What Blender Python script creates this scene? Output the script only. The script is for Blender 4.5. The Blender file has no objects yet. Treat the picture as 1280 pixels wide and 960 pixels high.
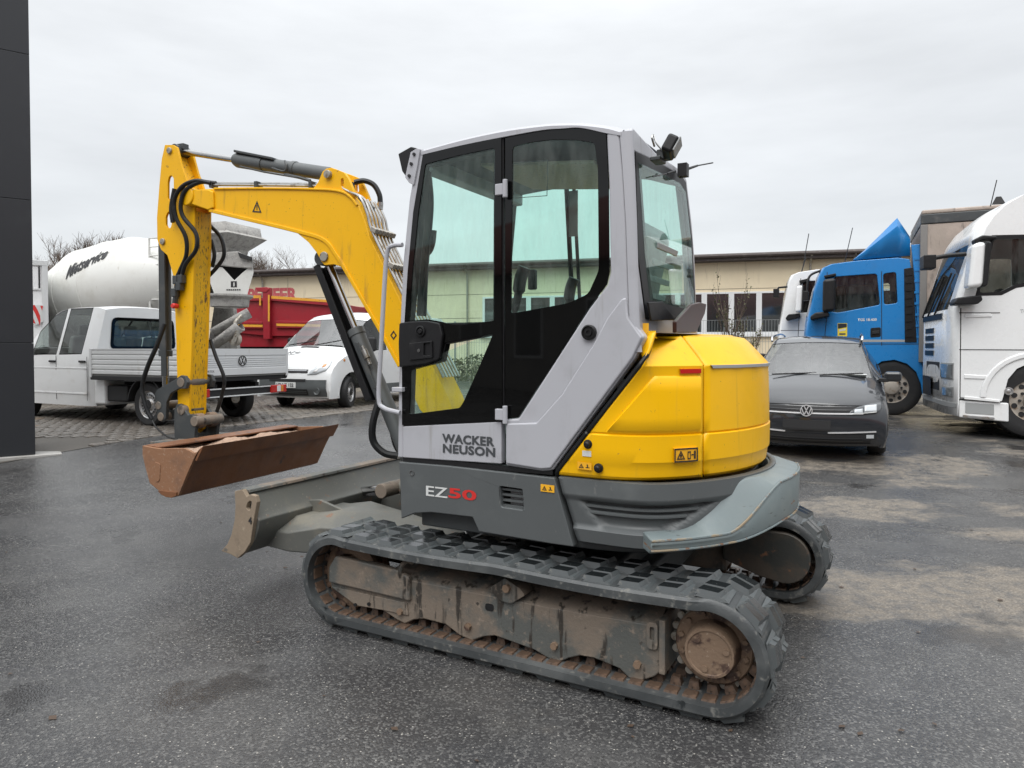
import bpy, bmesh, math, random
from mathutils import Vector, Matrix
random.seed(7)
R = math.radians
SC = bpy.context.scene
COL = SC.collection

# ---------------------------------------------------------------- camera
FPX, HZ, CAMH, PIT = 868.0, 435.0, 1.57, R(1.3)      # focal length and horizon in photo pixels (1280 x 960)
CYP = HZ + FPX * math.tan(PIT)
cam = bpy.data.cameras.new('camera'); cam_o = bpy.data.objects.new('camera', cam); COL.objects.link(cam_o)
cam.sensor_width = 36.0; cam.lens = 36.0 * FPX / 1280.0
cam.shift_y = -(480.0 - CYP) / 1280.0
cam.clip_start = 0.05; cam.clip_end = 1500.0
cam_o.location = (0, 0, CAMH); cam_o.rotation_euler = (R(90) - PIT, 0, 0)
SC.camera = cam_o
SC.render.resolution_x, SC.render.resolution_y = 1024, 768

# ---------------------------------------------------------------- sky, sun, exposure
SUN_EL, SUN_ROT = R(58), R(200)
wd = bpy.data.worlds.new('World'); SC.world = wd; wd.use_nodes = True
nt = wd.node_tree; nt.nodes.clear()
def wn(t, **k):
    n = nt.nodes.new(t)
    for a, b in k.items(): setattr(n, a, b)
    return n
out = wn('ShaderNodeOutputWorld')
sky = wn('ShaderNodeTexSky', sky_type='NISHITA', sun_disc=False, sun_elevation=SUN_EL, sun_rotation=SUN_ROT)
bg1 = wn('ShaderNodeBackground'); bg1.inputs['Strength'].default_value = 0.012
nt.links.new(sky.outputs[0], bg1.inputs[0])
tc = wn('ShaderNodeTexCoord'); sep = wn('ShaderNodeSeparateXYZ')
nt.links.new(tc.outputs['Generated'], sep.inputs[0])
# overcast: even grey, gently brighter towards the zenith, with faint cloud mottling
pw = wn('ShaderNodeMath', operation='POWER'); pw.inputs[1].default_value = 3.2; pw.use_clamp = True
mr = wn('ShaderNodeMapRange')
mr.inputs['From Min'].default_value = 0.0; mr.inputs['From Max'].default_value = 1.0
mr.inputs['To Min'].default_value = 0.61; mr.inputs['To Max'].default_value = 2.1
nt.links.new(sep.outputs[2], pw.inputs[0]); nt.links.new(pw.outputs[0], mr.inputs[0])
mp = wn('ShaderNodeMapping'); mp.inputs['Scale'].default_value = (1.2, 1.2, 5.0)
nt.links.new(tc.outputs['Generated'], mp.inputs[0])
nz = wn('ShaderNodeTexNoise'); nz.inputs['Scale'].default_value = 1.7; nz.inputs['Detail'].default_value = 6; nz.inputs['Roughness'].default_value = 0.55
nt.links.new(mp.outputs[0], nz.inputs[0])
m2 = wn('ShaderNodeMapRange'); m2.inputs['From Min'].default_value = 0.3; m2.inputs['From Max'].default_value = 0.7
m2.inputs['To Min'].default_value = 0.86; m2.inputs['To Max'].default_value = 1.08
nt.links.new(nz.outputs[0], m2.inputs[0])
mu = wn('ShaderNodeMath', operation='MULTIPLY'); nt.links.new(mr.outputs[0], mu.inputs[0]); nt.links.new(m2.outputs[0], mu.inputs[1])
bg2 = wn('ShaderNodeBackground'); bg2.inputs[0].default_value = (0.965, 0.985, 1.0, 1)
nt.links.new(mu.outputs[0], bg2.inputs[1])
ad = wn('ShaderNodeAddShader'); nt.links.new(bg1.outputs[0], ad.inputs[0]); nt.links.new(bg2.outputs[0], ad.inputs[1])
nt.links.new(ad.outputs[0], out.inputs[0])
sl = bpy.data.lights.new('sun', 'SUN'); sl.energy = 1.5; sl.angle = R(50); sl.color = (1.0, 0.98, 0.95)
so = bpy.data.objects.new('sun', sl); COL.objects.link(so)
so.rotation_euler = (R(32), 0, R(-20))
SC.view_settings.view_transform = 'Standard'; SC.view_settings.look = 'None'
SC.view_settings.exposure = 0.45; SC.view_settings.gamma = 1.0

# ---------------------------------------------------------------- pixel helpers (a pixel gives a direction only)
def ray(x, y):
    u = (x - 640) / FPX; v = -(y - CYP) / FPX
    c, s = math.cos(PIT), math.sin(PIT)
    return Vector((u, c + v * s, v * c - s))
PLAT = 0.31
def gz(X, Y):                                        # the yard rises gently beyond the excavator
    t = min(1, max(0, (Y - 5.2) / 5.8)); return PLAT * t * t * (3 - 2 * t)
def ground(x, y, z=0.0):
    d = ray(x, y); t = (z - CAMH) / d.z; return Vector((0, 0, CAMH)) + d * t
def at_depth(x, y, D):
    d = ray(x, y); return Vector((0, 0, CAMH)) + d * (D / d.y)
class Frame:                                         # x forward, y left, z up; yaw is the angle of forward off the picture's left
    def __init__(s, o, yaw):
        s.o = Vector(o); s.a = R(180 - yaw); s.F = Vector((math.cos(s.a), math.sin(s.a), 0)); s.L = Vector((-s.F.y, s.F.x, 0))
    def loc(s, p):
        d = Vector(p) - s.o; return Vector((d.dot(s.F), d.dot(s.L), d.z))
    def dr(s, x, y):
        d = ray(x, y); return Vector((d.dot(s.F), d.dot(s.L), d.z))
    def py(s, x, y, yl):                             # pixel -> point on plane y = yl
        o = s.loc((0, 0, CAMH)); d = s.dr(x, y); return o + d * ((yl - o.y) / d.y)
    def px(s, x, y, xl):
        o = s.loc((0, 0, CAMH)); d = s.dr(x, y); return o + d * ((xl - o.x) / d.x)
    def xz(s, pts, yl): return [(q.x, q.z) for q in (s.py(a, b, yl) for a, b in pts)]

# ---------------------------------------------------------------- materials
MATS = {}
def mat(name, col, rough=0.5, metal=0.0, layers=(), bump=None, coat=0.0, spec=0.5, rvar=0.0, drops=0.0, emit=None, edge=None):
    """layers: (scale, lo, hi, colour, roughness or None, stretch or None, detail)"""
    m = bpy.data.materials.new(name); m.use_nodes = True; MATS[name] = m
    t = m.node_tree; N = t.nodes; K = t.links.new
    b = N['Principled BSDF']
    b.inputs['Metallic'].default_value = metal
    b.inputs['Specular IOR Level'].default_value = spec
    b.inputs['Coat Weight'].default_value = coat; b.inputs['Coat Roughness'].default_value = 0.035
    tc = N.new('ShaderNodeTexCoord')
    def noise(scale, stretch=None, detail=5, seed=0.0):
        n = N.new('ShaderNodeTexNoise'); n.inputs['Scale'].default_value = scale; n.inputs['Detail'].default_value = detail
        n.inputs['Roughness'].default_value = 0.6
        mp = N.new('ShaderNodeMapping'); mp.inputs['Scale'].default_value = stretch or (1, 1, 1); mp.inputs['Location'].default_value = (seed, seed * 1.7, seed * .6)
        K(tc.outputs['Object'], mp.inputs[0]); K(mp.outputs[0], n.inputs[0]); return n.outputs[0]
    def rng(sock, lo, hi, a=0.0, c=1.0):
        r = N.new('ShaderNodeMapRange'); r.interpolation_type = 'SMOOTHSTEP'
        r.inputs['From Min'].default_value = lo; r.inputs['From Max'].default_value = hi
        r.inputs['To Min'].default_value = a; r.inputs['To Max'].default_value = c
        K(sock, r.inputs[0]); return r.outputs[0]
    cn = N.new('ShaderNodeRGB'); cn.outputs[0].default_value = (*col, 1); cs = cn.outputs[0]
    rn = N.new('ShaderNodeValue'); rn.outputs[0].default_value = rough; rs = rn.outputs[0]
    for i, ly in enumerate(layers):
        sc, lo, hi, c2 = ly[:4]; r2 = ly[4] if len(ly) > 4 else None; st = ly[5] if len(ly) > 5 else None; de = ly[6] if len(ly) > 6 else 6
        f = rng(noise(sc, st, de, i * 3.3 + 1.1), lo, hi)
        mx = N.new('ShaderNodeMix'); mx.data_type = 'RGBA'; K(f, mx.inputs[0]); K(cs, mx.inputs[6]); mx.inputs[7].default_value = (*c2, 1); cs = mx.outputs[2]
        if r2 is not None:
            mf = N.new('ShaderNodeMix'); mf.data_type = 'FLOAT'; K(f, mf.inputs[0]); K(rs, mf.inputs[2]); mf.inputs[3].default_value = r2; rs = mf.outputs[0]
    if edge:                                          # paint rubbed off along sharp edges
        ge = N.new('ShaderNodeNewGeometry'); f = rng(ge.outputs['Pointiness'], edge[0], edge[1]); g2 = N.new('ShaderNodeMath'); g2.operation = 'MULTIPLY'
        K(f, g2.inputs[0]); K(rng(noise(14, None, 5, 7), .42, .6), g2.inputs[1])
        mx = N.new('ShaderNodeMix'); mx.data_type = 'RGBA'; K(g2.outputs[0], mx.inputs[0]); K(cs, mx.inputs[6]); mx.inputs[7].default_value = (*edge[2], 1); cs = mx.outputs[2]
    if rvar:
        a = N.new('ShaderNodeMath'); a.operation = 'ADD'; K(rs, a.inputs[0]); K(rng(noise(7, None, 4, 9), .3, .7, -rvar, rvar), a.inputs[1]); rs = a.outputs[0]
    K(cs, b.inputs['Base Color']); K(rs, b.inputs['Roughness'])
    nrm = None
    if bump:
        bn = N.new('ShaderNodeBump'); bn.inputs['Strength'].default_value = bump[1]; bn.inputs['Distance'].default_value = bump[2] if len(bump) > 2 else 0.01
        K(noise(bump[0], bump[3] if len(bump) > 3 else None, 5, 4), bn.inputs['Height']); nrm = bn.outputs[0]
    if drops:
        v = N.new('ShaderNodeTexVoronoi'); v.inputs['Scale'].default_value = drops; K(tc.outputs['Object'], v.inputs[0])
        bn = N.new('ShaderNodeBump'); bn.inputs['Strength'].default_value = 0.22; bn.inputs['Distance'].default_value = 0.003
        K(rng(v.outputs['Distance'], 0.05, 0.42, 1, 0), bn.inputs['Height'])
        if nrm: K(nrm, bn.inputs['Normal'])
        nrm = bn.outputs[0]
    if nrm: K(nrm, b.inputs['Normal'])
    if emit: b.inputs['Emission Color'].default_value = (*emit[0], 1); b.inputs['Emission Strength'].default_value = emit[1]
    return m
def glass(name, tint, rough=0.0, f0=1.5, dust=.07):
    m = bpy.data.materials.new(name); m.use_nodes = True; MATS[name] = m
    t = m.node_tree; N = t.nodes; K = t.links.new; N.clear()
    o = N.new('ShaderNodeOutputMaterial'); mx = N.new('ShaderNodeMixShader')
    tr = N.new('ShaderNodeBsdfTransparent'); tr.inputs[0].default_value = (*tint, 1)
    gl = N.new('ShaderNodeBsdfGlossy'); gl.inputs['Roughness'].default_value = rough
    ge = N.new('ShaderNodeNewGeometry'); mr = N.new('ShaderNodeMapRange')           # thin sheet: same reflection from both sides
    mr.inputs['To Min'].default_value = f0; mr.inputs['To Max'].default_value = 1 / f0; K(ge.outputs['Backfacing'], mr.inputs[0])
    fr = N.new('ShaderNodeFresnel'); K(mr.outputs[0], fr.inputs[0])
    K(fr.outputs[0], mx.inputs[0]); K(tr.outputs[0], mx.inputs[1]); K(gl.outputs[0], mx.inputs[2])
    # a film of dust and dried rain
    tc = N.new('ShaderNodeTexCoord'); mp = N.new('ShaderNodeMapping'); mp.inputs['Scale'].default_value = (3, 3, .8); K(tc.outputs['Object'], mp.inputs[0])
    nz = N.new('ShaderNodeTexNoise'); nz.inputs['Scale'].default_value = 5; nz.inputs['Detail'].default_value = 8; nz.inputs['Roughness'].default_value = .7; K(mp.outputs[0], nz.inputs[0])
    r2 = N.new('ShaderNodeMapRange'); r2.inputs['From Min'].default_value = .40; r2.inputs['From Max'].default_value = .75; r2.inputs['To Min'].default_value = .004; r2.inputs['To Max'].default_value = dust; K(nz.outputs[0], r2.inputs[0])
    df = N.new('ShaderNodeBsdfDiffuse'); df.inputs[0].default_value = (.6, .6, .58, 1); m2 = N.new('ShaderNodeMixShader')
    K(r2.outputs[0], m2.inputs[0]); K(mx.outputs[0], m2.inputs[1]); K(df.outputs[0], m2.inputs[2]); K(m2.outputs[0], o.inputs[0])
    return m

# ---------------------------------------------------------------- mesh helpers
def link(name, me, m, parent=None):
    o = bpy.data.objects.new(name, me); COL.objects.link(o)
    if parent is not None: o.parent = parent
    if m is not None:
        if isinstance(m, str): m = MATS[m]
        me.materials.clear(); me.materials.append(m)
    return o
def tag(o, label=None, cat=None, group=None, kind=None):
    if label: o['label'] = label
    if cat: o['category'] = cat
    if group: o['group'] = group
    if kind: o['kind'] = kind
    return o
def empty(name, loc, rz=0.0, label=None, cat=None, group=None):
    o = bpy.data.objects.new(name, None); COL.objects.link(o); o.location = loc; o.rotation_euler = (0, 0, rz); o.empty_display_size = .2
    return tag(o, label, cat, group)
def fillet(poly, r, n=4):
    """round the corners of a 2D polygon; r a number or a list per corner"""
    out = []; L = len(poly)
    for i in range(L):
        p0, p1, p2 = Vector(poly[i - 1]), Vector(poly[i]), Vector(poly[(i + 1) % L])
        rr = r[i] if isinstance(r, (list, tuple)) else r
        a, b = p0 - p1, p2 - p1
        k = min(rr, a.length * .45, b.length * .45)
        if k < 1e-4: out.append(tuple(p1)); continue
        q0 = p1 + a.normalized() * k; q1 = p1 + b.normalized() * k
        for j in range(n + 1):
            t = j / n; out.append(tuple(q0 * (1 - t) ** 2 + p1 * 2 * t * (1 - t) + q1 * t * t))
    return out
def spline(pts, n=6, closed=False):
    """Catmull-Rom through points of any dimension"""
    P = [Vector(p) for p in pts]; L = len(P); out = []
    for i in range(L if closed else L - 1):
        p0 = P[i - 1] if (closed or i > 0) else P[0] * 2 - P[1]
        p1, p2 = P[i], P[(i + 1) % L]
        p3 = P[(i + 2) % L] if (closed or i + 2 < L) else P[-1] * 2 - P[-2]
        for j in range(n):
            t = j / n
            out.append(0.5 * (2 * p1 + (p2 - p0) * t + (2 * p0 - 5 * p1 + 4 * p2 - p3) * t * t + (3 * p1 - p0 - 3 * p2 + p3) * t ** 3))
    if not closed: out.append(P[-1])
    return out
class MB:
    def __init__(s): s.v = []; s.f = []
    def add(s, vs, fs):
        o = len(s.v); s.v += [tuple(q) for q in vs]; s.f += [tuple(i + o for i in g) for g in fs]; return s
    def box(s, c, d, rot=None, taper=None):
        vs = [Vector((x * d[0] / 2, y * d[1] / 2, z * d[2] / 2)) for x in (-1, 1) for y in (-1, 1) for z in (-1, 1)]
        if taper: vs = [Vector((q.x * (taper if q.z > 0 else 1), q.y * (taper if q.z > 0 else 1), q.z)) for q in vs]
        if rot is not None:
            if not isinstance(rot, Matrix):
                from mathutils import Euler
                rot = Euler(rot).to_matrix()
            vs = [rot @ q for q in vs]
        vs = [q + Vector(c) for q in vs]
        return s.add(vs, [(0, 1, 3, 2), (4, 6, 7, 5), (0, 4, 5, 1), (2, 3, 7, 6), (0, 2, 6, 4), (1, 5, 7, 3)])
    def bx(s, x0, x1, y0, y1, z0, z1): return s.box(((x0 + x1) / 2, (y0 + y1) / 2, (z0 + z1) / 2), (abs(x1 - x0), abs(y1 - y0), abs(z1 - z0)))
    def ext(s, poly, a, b, ax='y', holes=()):
        """polygon in the plane across axis ax, extruded from a to b; holes cut through"""
        def P(u, w, t): return {'y': (u, t, w), 'x': (t, u, w), 'z': (u, w, t)}[ax]
        if not holes:
            n = len(poly); vs = [P(u, w, a) for u, w in poly] + [P(u, w, b) for u, w in poly]
            fs = [tuple(range(n)), tuple(range(2 * n - 1, n - 1, -1))] + [(i, i + n, (i + 1) % n + n, (i + 1) % n) for i in range(n)]
            return s.add(vs, fs)
        bm = bmesh.new(); es = []
        for lp in [poly] + list(holes):
            q = [bm.verts.new((u, w, 0)) for u, w in lp]
            es += [bm.edges.new((q[i], q[(i + 1) % len(q)])) for i in range(len(q))]
        bmesh.ops.triangle_fill(bm, use_beauty=True, use_dissolve=False, edges=es)
        bm.verts.index_update(); n = len(bm.verts)
        uv = [(v.co.x, v.co.y) for v in bm.verts]; tr = [tuple(v.index for v in f.verts) for f in bm.faces]
        be = [(e.verts[0].index, e.verts[1].index) for e in bm.edges if len(e.link_faces) == 1]; bm.free()
        vs = [P(u, w, a) for u, w in uv] + [P(u, w, b) for u, w in uv]
        return s.add(vs, tr + [tuple(i + n for i in reversed(t)) for t in tr] + [(i, j, j + n, i + n) for i, j in be])
    def cyl(s, p0, p1, r0, r1=None, n=20, caps=True):
        p0, p1 = Vector(p0), Vector(p1); r1 = r0 if r1 is None else r1
        d = (p1 - p0).normalized(); u = d.orthogonal().normalized(); w = d.cross(u)
        vs = [p + (u * math.cos(2 * math.pi * i / n) + w * math.sin(2 * math.pi * i / n)) * r for p, r in ((p0, r0), (p1, r1)) for i in range(n)]
        fs = [(i, (i + 1) % n, (i + 1) % n + n, i + n) for i in range(n)]
        if caps: fs += [tuple(range(n - 1, -1, -1)), tuple(range(n, 2 * n))]
        return s.add(vs, fs)
    def lathe(s, c, axis, prof, n=32, a0=0, a1=360):
        """prof: (distance along axis, radius)"""
        c = Vector(c); d = Vector(axis).normalized(); u = d.orthogonal().normalized(); w = d.cross(u)
        full = abs(a1 - a0) >= 360; m = n if full else n + 1; vs = []; fs = []
        for h, r in prof:
            for i in range(m):
                t = R(a0 + (a1 - a0) * i / n); vs.append(c + d * h + (u * math.cos(t) + w * math.sin(t)) * r)
        for k in range(len(prof) - 1):
            for i in range(n):
                j = (i + 1) % m; fs.append((k * m + i, k * m + j, (k + 1) * m + j, (k + 1) * m + i))
        return s.add(vs, fs)
    def tube(s, pts, r, n=10, caps=True):
        P = [Vector(p) for p in pts]; vs = []; fs = []; L = len(P)
        up = None
        for i, p in enumerate(P):
            d = (P[min(i + 1, L - 1)] - P[max(i - 1, 0)]).normalized()
            if up is None: up = d.orthogonal().normalized()
            up = (up - d * up.dot(d)).normalized(); w = d.cross(up)
            rr = r[i] if isinstance(r, (list, tuple)) else r
            vs += [p + (up * math.cos(2 * math.pi * k / n) + w * math.sin(2 * math.pi * k / n)) * rr for k in range(n)]
        for i in range(L - 1):
            fs += [(i * n + k, i * n + (k + 1) % n, (i + 1) * n + (k + 1) % n, (i + 1) * n + k) for k in range(n)]
        if caps: fs += [tuple(range(n - 1, -1, -1)), tuple(range((L - 1) * n, L * n))]
        return s.add(vs, fs)
    def loft(s, rows, closed=False, cap0=False, cap1=False):
        m = len(rows[0]); vs = [q for r_ in rows for q in r_]; fs = []
        for k in range(len(rows) - 1):
            for i in range(m if closed else m - 1):
                j = (i + 1) % m; fs.append((k * m + i, k * m + j, (k + 1) * m + j, (k + 1) * m + i))
        if cap0: fs.append(tuple(range(m - 1, -1, -1)))
        if cap1: fs.append(tuple(range((len(rows) - 1) * m, len(rows) * m)))
        return s.add(vs, fs)
    def build(s, name, m, parent=None, bevel=0.0, seg=2, ang=32, solid=0.0, offset=-1.0):
        me = bpy.data.meshes.new(name); me.from_pydata(s.v, [], s.f)
        bm = bmesh.new(); bm.from_mesh(me); bmesh.ops.recalc_face_normals(bm, faces=bm.faces); bm.to_mesh(me); bm.free()
        me.polygons.foreach_set('use_smooth', [True] * len(me.polygons))
        o = link(name, me, m, parent)
        if solid:
            md = o.modifiers.new('solid', 'SOLIDIFY'); md.thickness = solid; md.offset = offset
        if bevel:
            md = o.modifiers.new('bevel', 'BEVEL'); md.width = bevel; md.segments = seg; md.limit_method = 'ANGLE'; md.angle_limit = R(ang); md.harden_normals = True
        else: me.set_sharp_from_angle(angle=R(ang))
        return o
def outward(o, c=(0, 0)):
    """make the faces of an open sheet look away from the vertical axis through c"""
    me = o.data
    if sum((p.normal.x * (p.center.x - c[0]) + p.normal.y * (p.center.y - c[1])) * p.area for p in me.polygons) < 0: me.flip_normals()
    return o
def copy(o, parent=None):
    c = o.copy(); COL.objects.link(c); c.parent = parent
    for ch in list(o.children): copy(ch, c)
    return c
def text_mesh(s, w=None, h=None, bold=0.0, shear=0.0, depth=0.002, spacing=1.0, res=3, line=1.0):
    cu = bpy.data.curves.new('lettering', 'FONT'); cu.body = s; cu.size = 1; cu.offset = bold; cu.shear = shear; cu.extrude = 0
    cu.space_character = spacing; cu.resolution_u = res; cu.space_line = line
    o = bpy.data.objects.new('lettering', cu); COL.objects.link(o)
    dg = bpy.context.evaluated_depsgraph_get(); dg.update()
    me = bpy.data.meshes.new_from_object(o.evaluated_get(dg)); bpy.data.objects.remove(o); bpy.data.curves.remove(cu)
    xs = [v.co.x for v in me.vertices]; ys = [v.co.y for v in me.vertices]
    x0, x1, y0, y1 = min(xs), max(xs), min(ys), max(ys)
    sx = (w / (x1 - x0)) if w else None; sy = (h / (y1 - y0)) if h else None
    sx = sx or sy; sy = sy or sx
    for v in me.vertices: v.co = ((v.co.x - x0) * sx, (v.co.y - y0) * sy, 0)
    return me
def letter(name, s, m, parent, origin, right, up, w=None, h=None, **k):
    """flat lettering, lower-left corner at origin, laid along right / up"""
    me = text_mesh(s, w, h, **k); r_ = Vector(right).normalized(); u = Vector(up).normalized(); n = r_.cross(u)
    o = link(name, me, m, parent)
    M = Matrix((( r_.x, u.x, n.x, origin[0]), (r_.y, u.y, n.y, origin[1]), (r_.z, u.z, n.z, origin[2]), (0, 0, 0, 1)))
    me.transform(M)
    return o

# palette
mat('yellow_paint', (.93, .505, .001), .36, coat=.05, spec=.35, layers=[(2.2, .45, .8, (.84, .46, .004), .45), (6, .56, .78, (.72, .40, .02), .55, (3, 3, .22)), (45, .68, .73, (.34, .20, .04), .7), (3, .62, .8, (.66, .40, .06), .6, (1, 1, 2))], rvar=.06, bump=(220, .03, .001))
mat('boom_yellow', (.84, .445, .001), .42, spec=.35, layers=[(2.5, .48, .85, (.70, .36, .006), .55), (7, .58, .76, (.55, .29, .02), .6, (2.5, 2.5, .3)), (60, .66, .71, (.22, .12, .03), .7), (16, .66, .72, (.40, .22, .03), .7)], rvar=.08, bump=(160, .05, .001))
mat('worn_yellow', (.82, .455, .004), .45, spec=.35, layers=[(5, .45, .75, (.58, .33, .02), .5), (55, .56, .64, (.16, .09, .04), .75, (1.6, 1.6, .45)), (14, .62, .70, (.12, .07, .035), .75, (1.5, 1.5, .4))], bump=(60, .15, .003))
mat('silver_paint', (.43, .435, .465), .40, layers=[(4, .5, .85, (.34, .34, .36), .5), (7, .58, .78, (.30, .295, .29), .55, (2.5, 2.5, .22)), (30, .7, .8, (.25, .24, .24), .6)], coat=.1, rvar=.05)
mat('skirt_grey', (.090, .098, .100), .46, layers=[(3, .5, .8, (.12, .13, .13), .55), (24, .66, .76, (.17, .17, .165), .6, (1, 1, .35))], rvar=.06, bump=(180, .06, .002))
mat('bumper_grey', (.165, .20, .205), .40, layers=[(4, .45, .8, (.21, .24, .235), .5), (20, .62, .70, (.09, .10, .10), .6, (.5, .5, 2)), (9, .66, .70, (.27, .12, .045), .8, (.5, .5, 2.6))], rvar=.06, bump=(70, .15, .003))
mat('blade_grey', (.108, .110, .100), .5, layers=[(3, .5, .75, (.17, .16, .13), .65), (16, .62, .70, (.20, .12, .08), .8), (45, .62, .72, (.24, .21, .17), .8)], bump=(90, .2, .003), rvar=.08)
mat('muddy_steel', (.185, .150, .118), .75, layers=[(3.2, .44, .58, (.098, .102, .095), .55), (6, .56, .63, (.042, .036, .030), .3, (2.4, 2.4, .28)), (30, .55, .75, (.26, .21, .165), .85), (14, .66, .72, (.05, .042, .035), .4)], bump=(70, .45, .006))
mat('muddy_hub', (.20, .135, .09), .75, layers=[(7, .53, .60, (.075, .045, .034), .4), (50, .60, .70, (.30, .23, .17), .85)], bump=(60, .45, .006))
mat('rust', (.19, .078, .032), .5, layers=[(3, .45, .75, (.105, .046, .026), .45), (28, .55, .75, (.23, .112, .055), .7), (9, .62, .72, (.055, .033, .026), .4, (1, 1, .5))], bump=(80, .3, .004), rvar=.1)
mat('rust_end', (.25, .125, .065), .65, layers=[(5, .5, .75, (.17, .095, .06), .6), (40, .55, .7, (.33, .21, .14), .8)], bump=(70, .35, .004))
mat('sand', (.42, .29, .21), .9, layers=[(25, .5, .65, (.33, .22, .16), .9), (60, .6, .7, (.12, .09, .07), .9)], bump=(60, .8, .02))
mat('rubber', (.050, .055, .057), .40, layers=[(3, .42, .68, (.100, .106, .106), .55), (24, .56, .72, (.17, .168, .155), .75), (10, .62, .70, (.022, .026, .028), .25, (1, 1, .5))], bump=(110, .25, .004), rvar=.08)
mat('lug_wet', (.012, .014, .015), .10, layers=[(30, .62, .74, (.06, .065, .065), .5)], bump=(40, .08, .002))
mat('tooth_steel', (.085, .055, .038), .5, layers=[(12, .5, .65, (.14, .085, .055), .7), (30, .6, .7, (.03, .024, .02), .25)], bump=(70, .4, .005))
mat('lug_rubber', (.080, .087, .089), .5, layers=[(5, .5, .7, (.075, .088, .092), .3), (30, .66, .76, (.14, .14, .13), .7)], bump=(60, .12, .003))
mat('dark_steel', (.045, .050, .052), .42, layers=[(6, .5, .75, (.085, .085, .08), .6), (30, .66, .75, (.16, .12, .09), .8)], bump=(100, .12, .003), rvar=.08)
mat('black_paint', (.012, .012, .013), .35, layers=[(10, .6, .8, (.03, .03, .03), .55)])
mat('black_plastic', (.009, .009, .010), .45, spec=.35, layers=[(12, .55, .8, (.022, .022, .022), .6)], bump=(300, .08, .001))
mat('hose_black', (.009, .010, .011), .42, spec=.35, layers=[(20, .58, .72, (.035, .033, .03), .65)], bump=(160, .3, .003))
mat('black_gloss', (.003, .003, .003), .03, spec=.35)
mat('chrome', (.42, .42, .42), .16, metal=1.0, layers=[(30, .55, .75, (.28, .27, .25), .35), (8, .5, .7, (.30, .30, .29), .3)])
mat('steel_pipe', (.40, .40, .39), .30, metal=.9, layers=[(14, .48, .7, (.20, .18, .15), .55)])
mat('zinc', (.36, .34, .30), .5, metal=.6, layers=[(30, .5, .7, (.16, .11, .07), .8)])
mat('seat_fabric', (.09, .095, .10), .8, bump=(200, .3, .002))
mat('seat_back', (.33, .34, .34), .55)
mat('smoked_guard', (.045, .016, .010), .3)
mat('sticker_yellow', (.80, .62, .05), .5)
mat('headliner', (.55, .47, .37), .8, layers=[(60, .55, .65, (.40, .33, .26), .8)])
mat('cab_inner', (.14, .15, .155), .6)
mat('badge_silver', (.68, .68, .69), .28, metal=.3)
mat('decal_black', (.02, .02, .022), .5)
mat('mud_tan', (.25, .195, .14), .8, layers=[(5, .5, .7, (.17, .13, .095), .75), (20, .6, .7, (.32, .26, .19), .85), (9, .64, .70, (.10, .10, .09), .5)], bump=(60, .4, .005))
mat('scuffed_edge', (.165, .20, .205), .45, layers=[(5, .52, .58, (.27, .215, .145), .8), (18, .56, .64, (.17, .085, .045), .85), (9, .60, .66, (.165, .20, .205), .45)], bump=(60, .4, .004))
mat('decal_grey', (.055, .06, .065), .5)
mat('decal_white', (.62, .63, .62), .5)
mat('decal_red', (.60, .03, .025), .45)
mat('decal_orange', (.85, .43, .02), .45)
mat('reflector_red', (.5, .015, .012), .15)
glass('cab_glass', (.875, .99, .955), 0.0, 1.35)
glass('car_glass', (.70, .77, .75), 0.0, 1.6)
glass('screen_glass', (.78, .83, .81), 0.0, 2.7, .10)
glass('dark_glass', (.16, .18, .18))
glass('clear_glass', (.9, .93, .92))

# ================================================================ EXCAVATOR
EY = 28.4
E0 = (0.429, 4.19, 0.0)
EF = Frame(E0, EY)
exc = empty('mini_excavator', E0, EF.a, 'yellow and silver compact crawler excavator with cab, dozer blade and wide ditching bucket', 'excavator')
BO = Vector((1.15, -.15, 0)); BY = 23.0
BF = Frame(EF.o + EF.F * BO.x + EF.L * BO.y, BY)
def onboom(o):                                       # boom parts: swung a few degrees on the king post
    o.location = BO; o.rotation_euler = (0, 0, R(EY - BY)); return o

# ---------------- tracks
ZR, XR, RR = .277, -.965, .277                       # rear sprocket end of the track loop
ZF, XF_, RF = .277, 1.07, .277                       # front idler end
def track_path(inset, n=400):
    P = []
    rr, rf = RR - inset, RF - inset
    for i in range(61):                              # rear half circle, bottom to top
        t = R(-90 - 180 * i / 60); P.append((XR + rr * math.cos(t), ZR + rr * math.sin(t)))
    for i in range(1, 40):                           # top run with a little sag either side of the carrier roller
        t = i / 40; sag = -.012 * abs(math.sin(2 * math.pi * t)) - .006
        P.append((XR + (XF_ - XR) * t, (ZR + rr) * (1 - t) + (ZF + rf) * t + sag))
    for i in range(61):
        t = R(90 - 180 * i / 60); P.append((XF_ + rf * math.cos(t), ZF + rf * math.sin(t)))
    for i in range(1, 40):
        t = i / 40; P.append((XF_ + (XR - XF_) * t, (ZF - rf) * (1 - t) + (ZR - rr) * t))
    return P
def resample(P, n):
    P = [Vector(p) for p in P]; P.append(P[0]); L = [0]
    for a, b in zip(P, P[1:]): L.append(L[-1] + (b - a).length)
    out = []; k = 0
    for i in range(n):
        s = L[-1] * i / n
        while L[k + 1] < s: k += 1
        t = (s - L[k]) / (L[k + 1] - L[k] + 1e-9); out.append(P[k].lerp(P[k + 1], t))
    return out
LUGH = .027
NP = 33
FDX = -.085                                          # the far track stands a little further back
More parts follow.
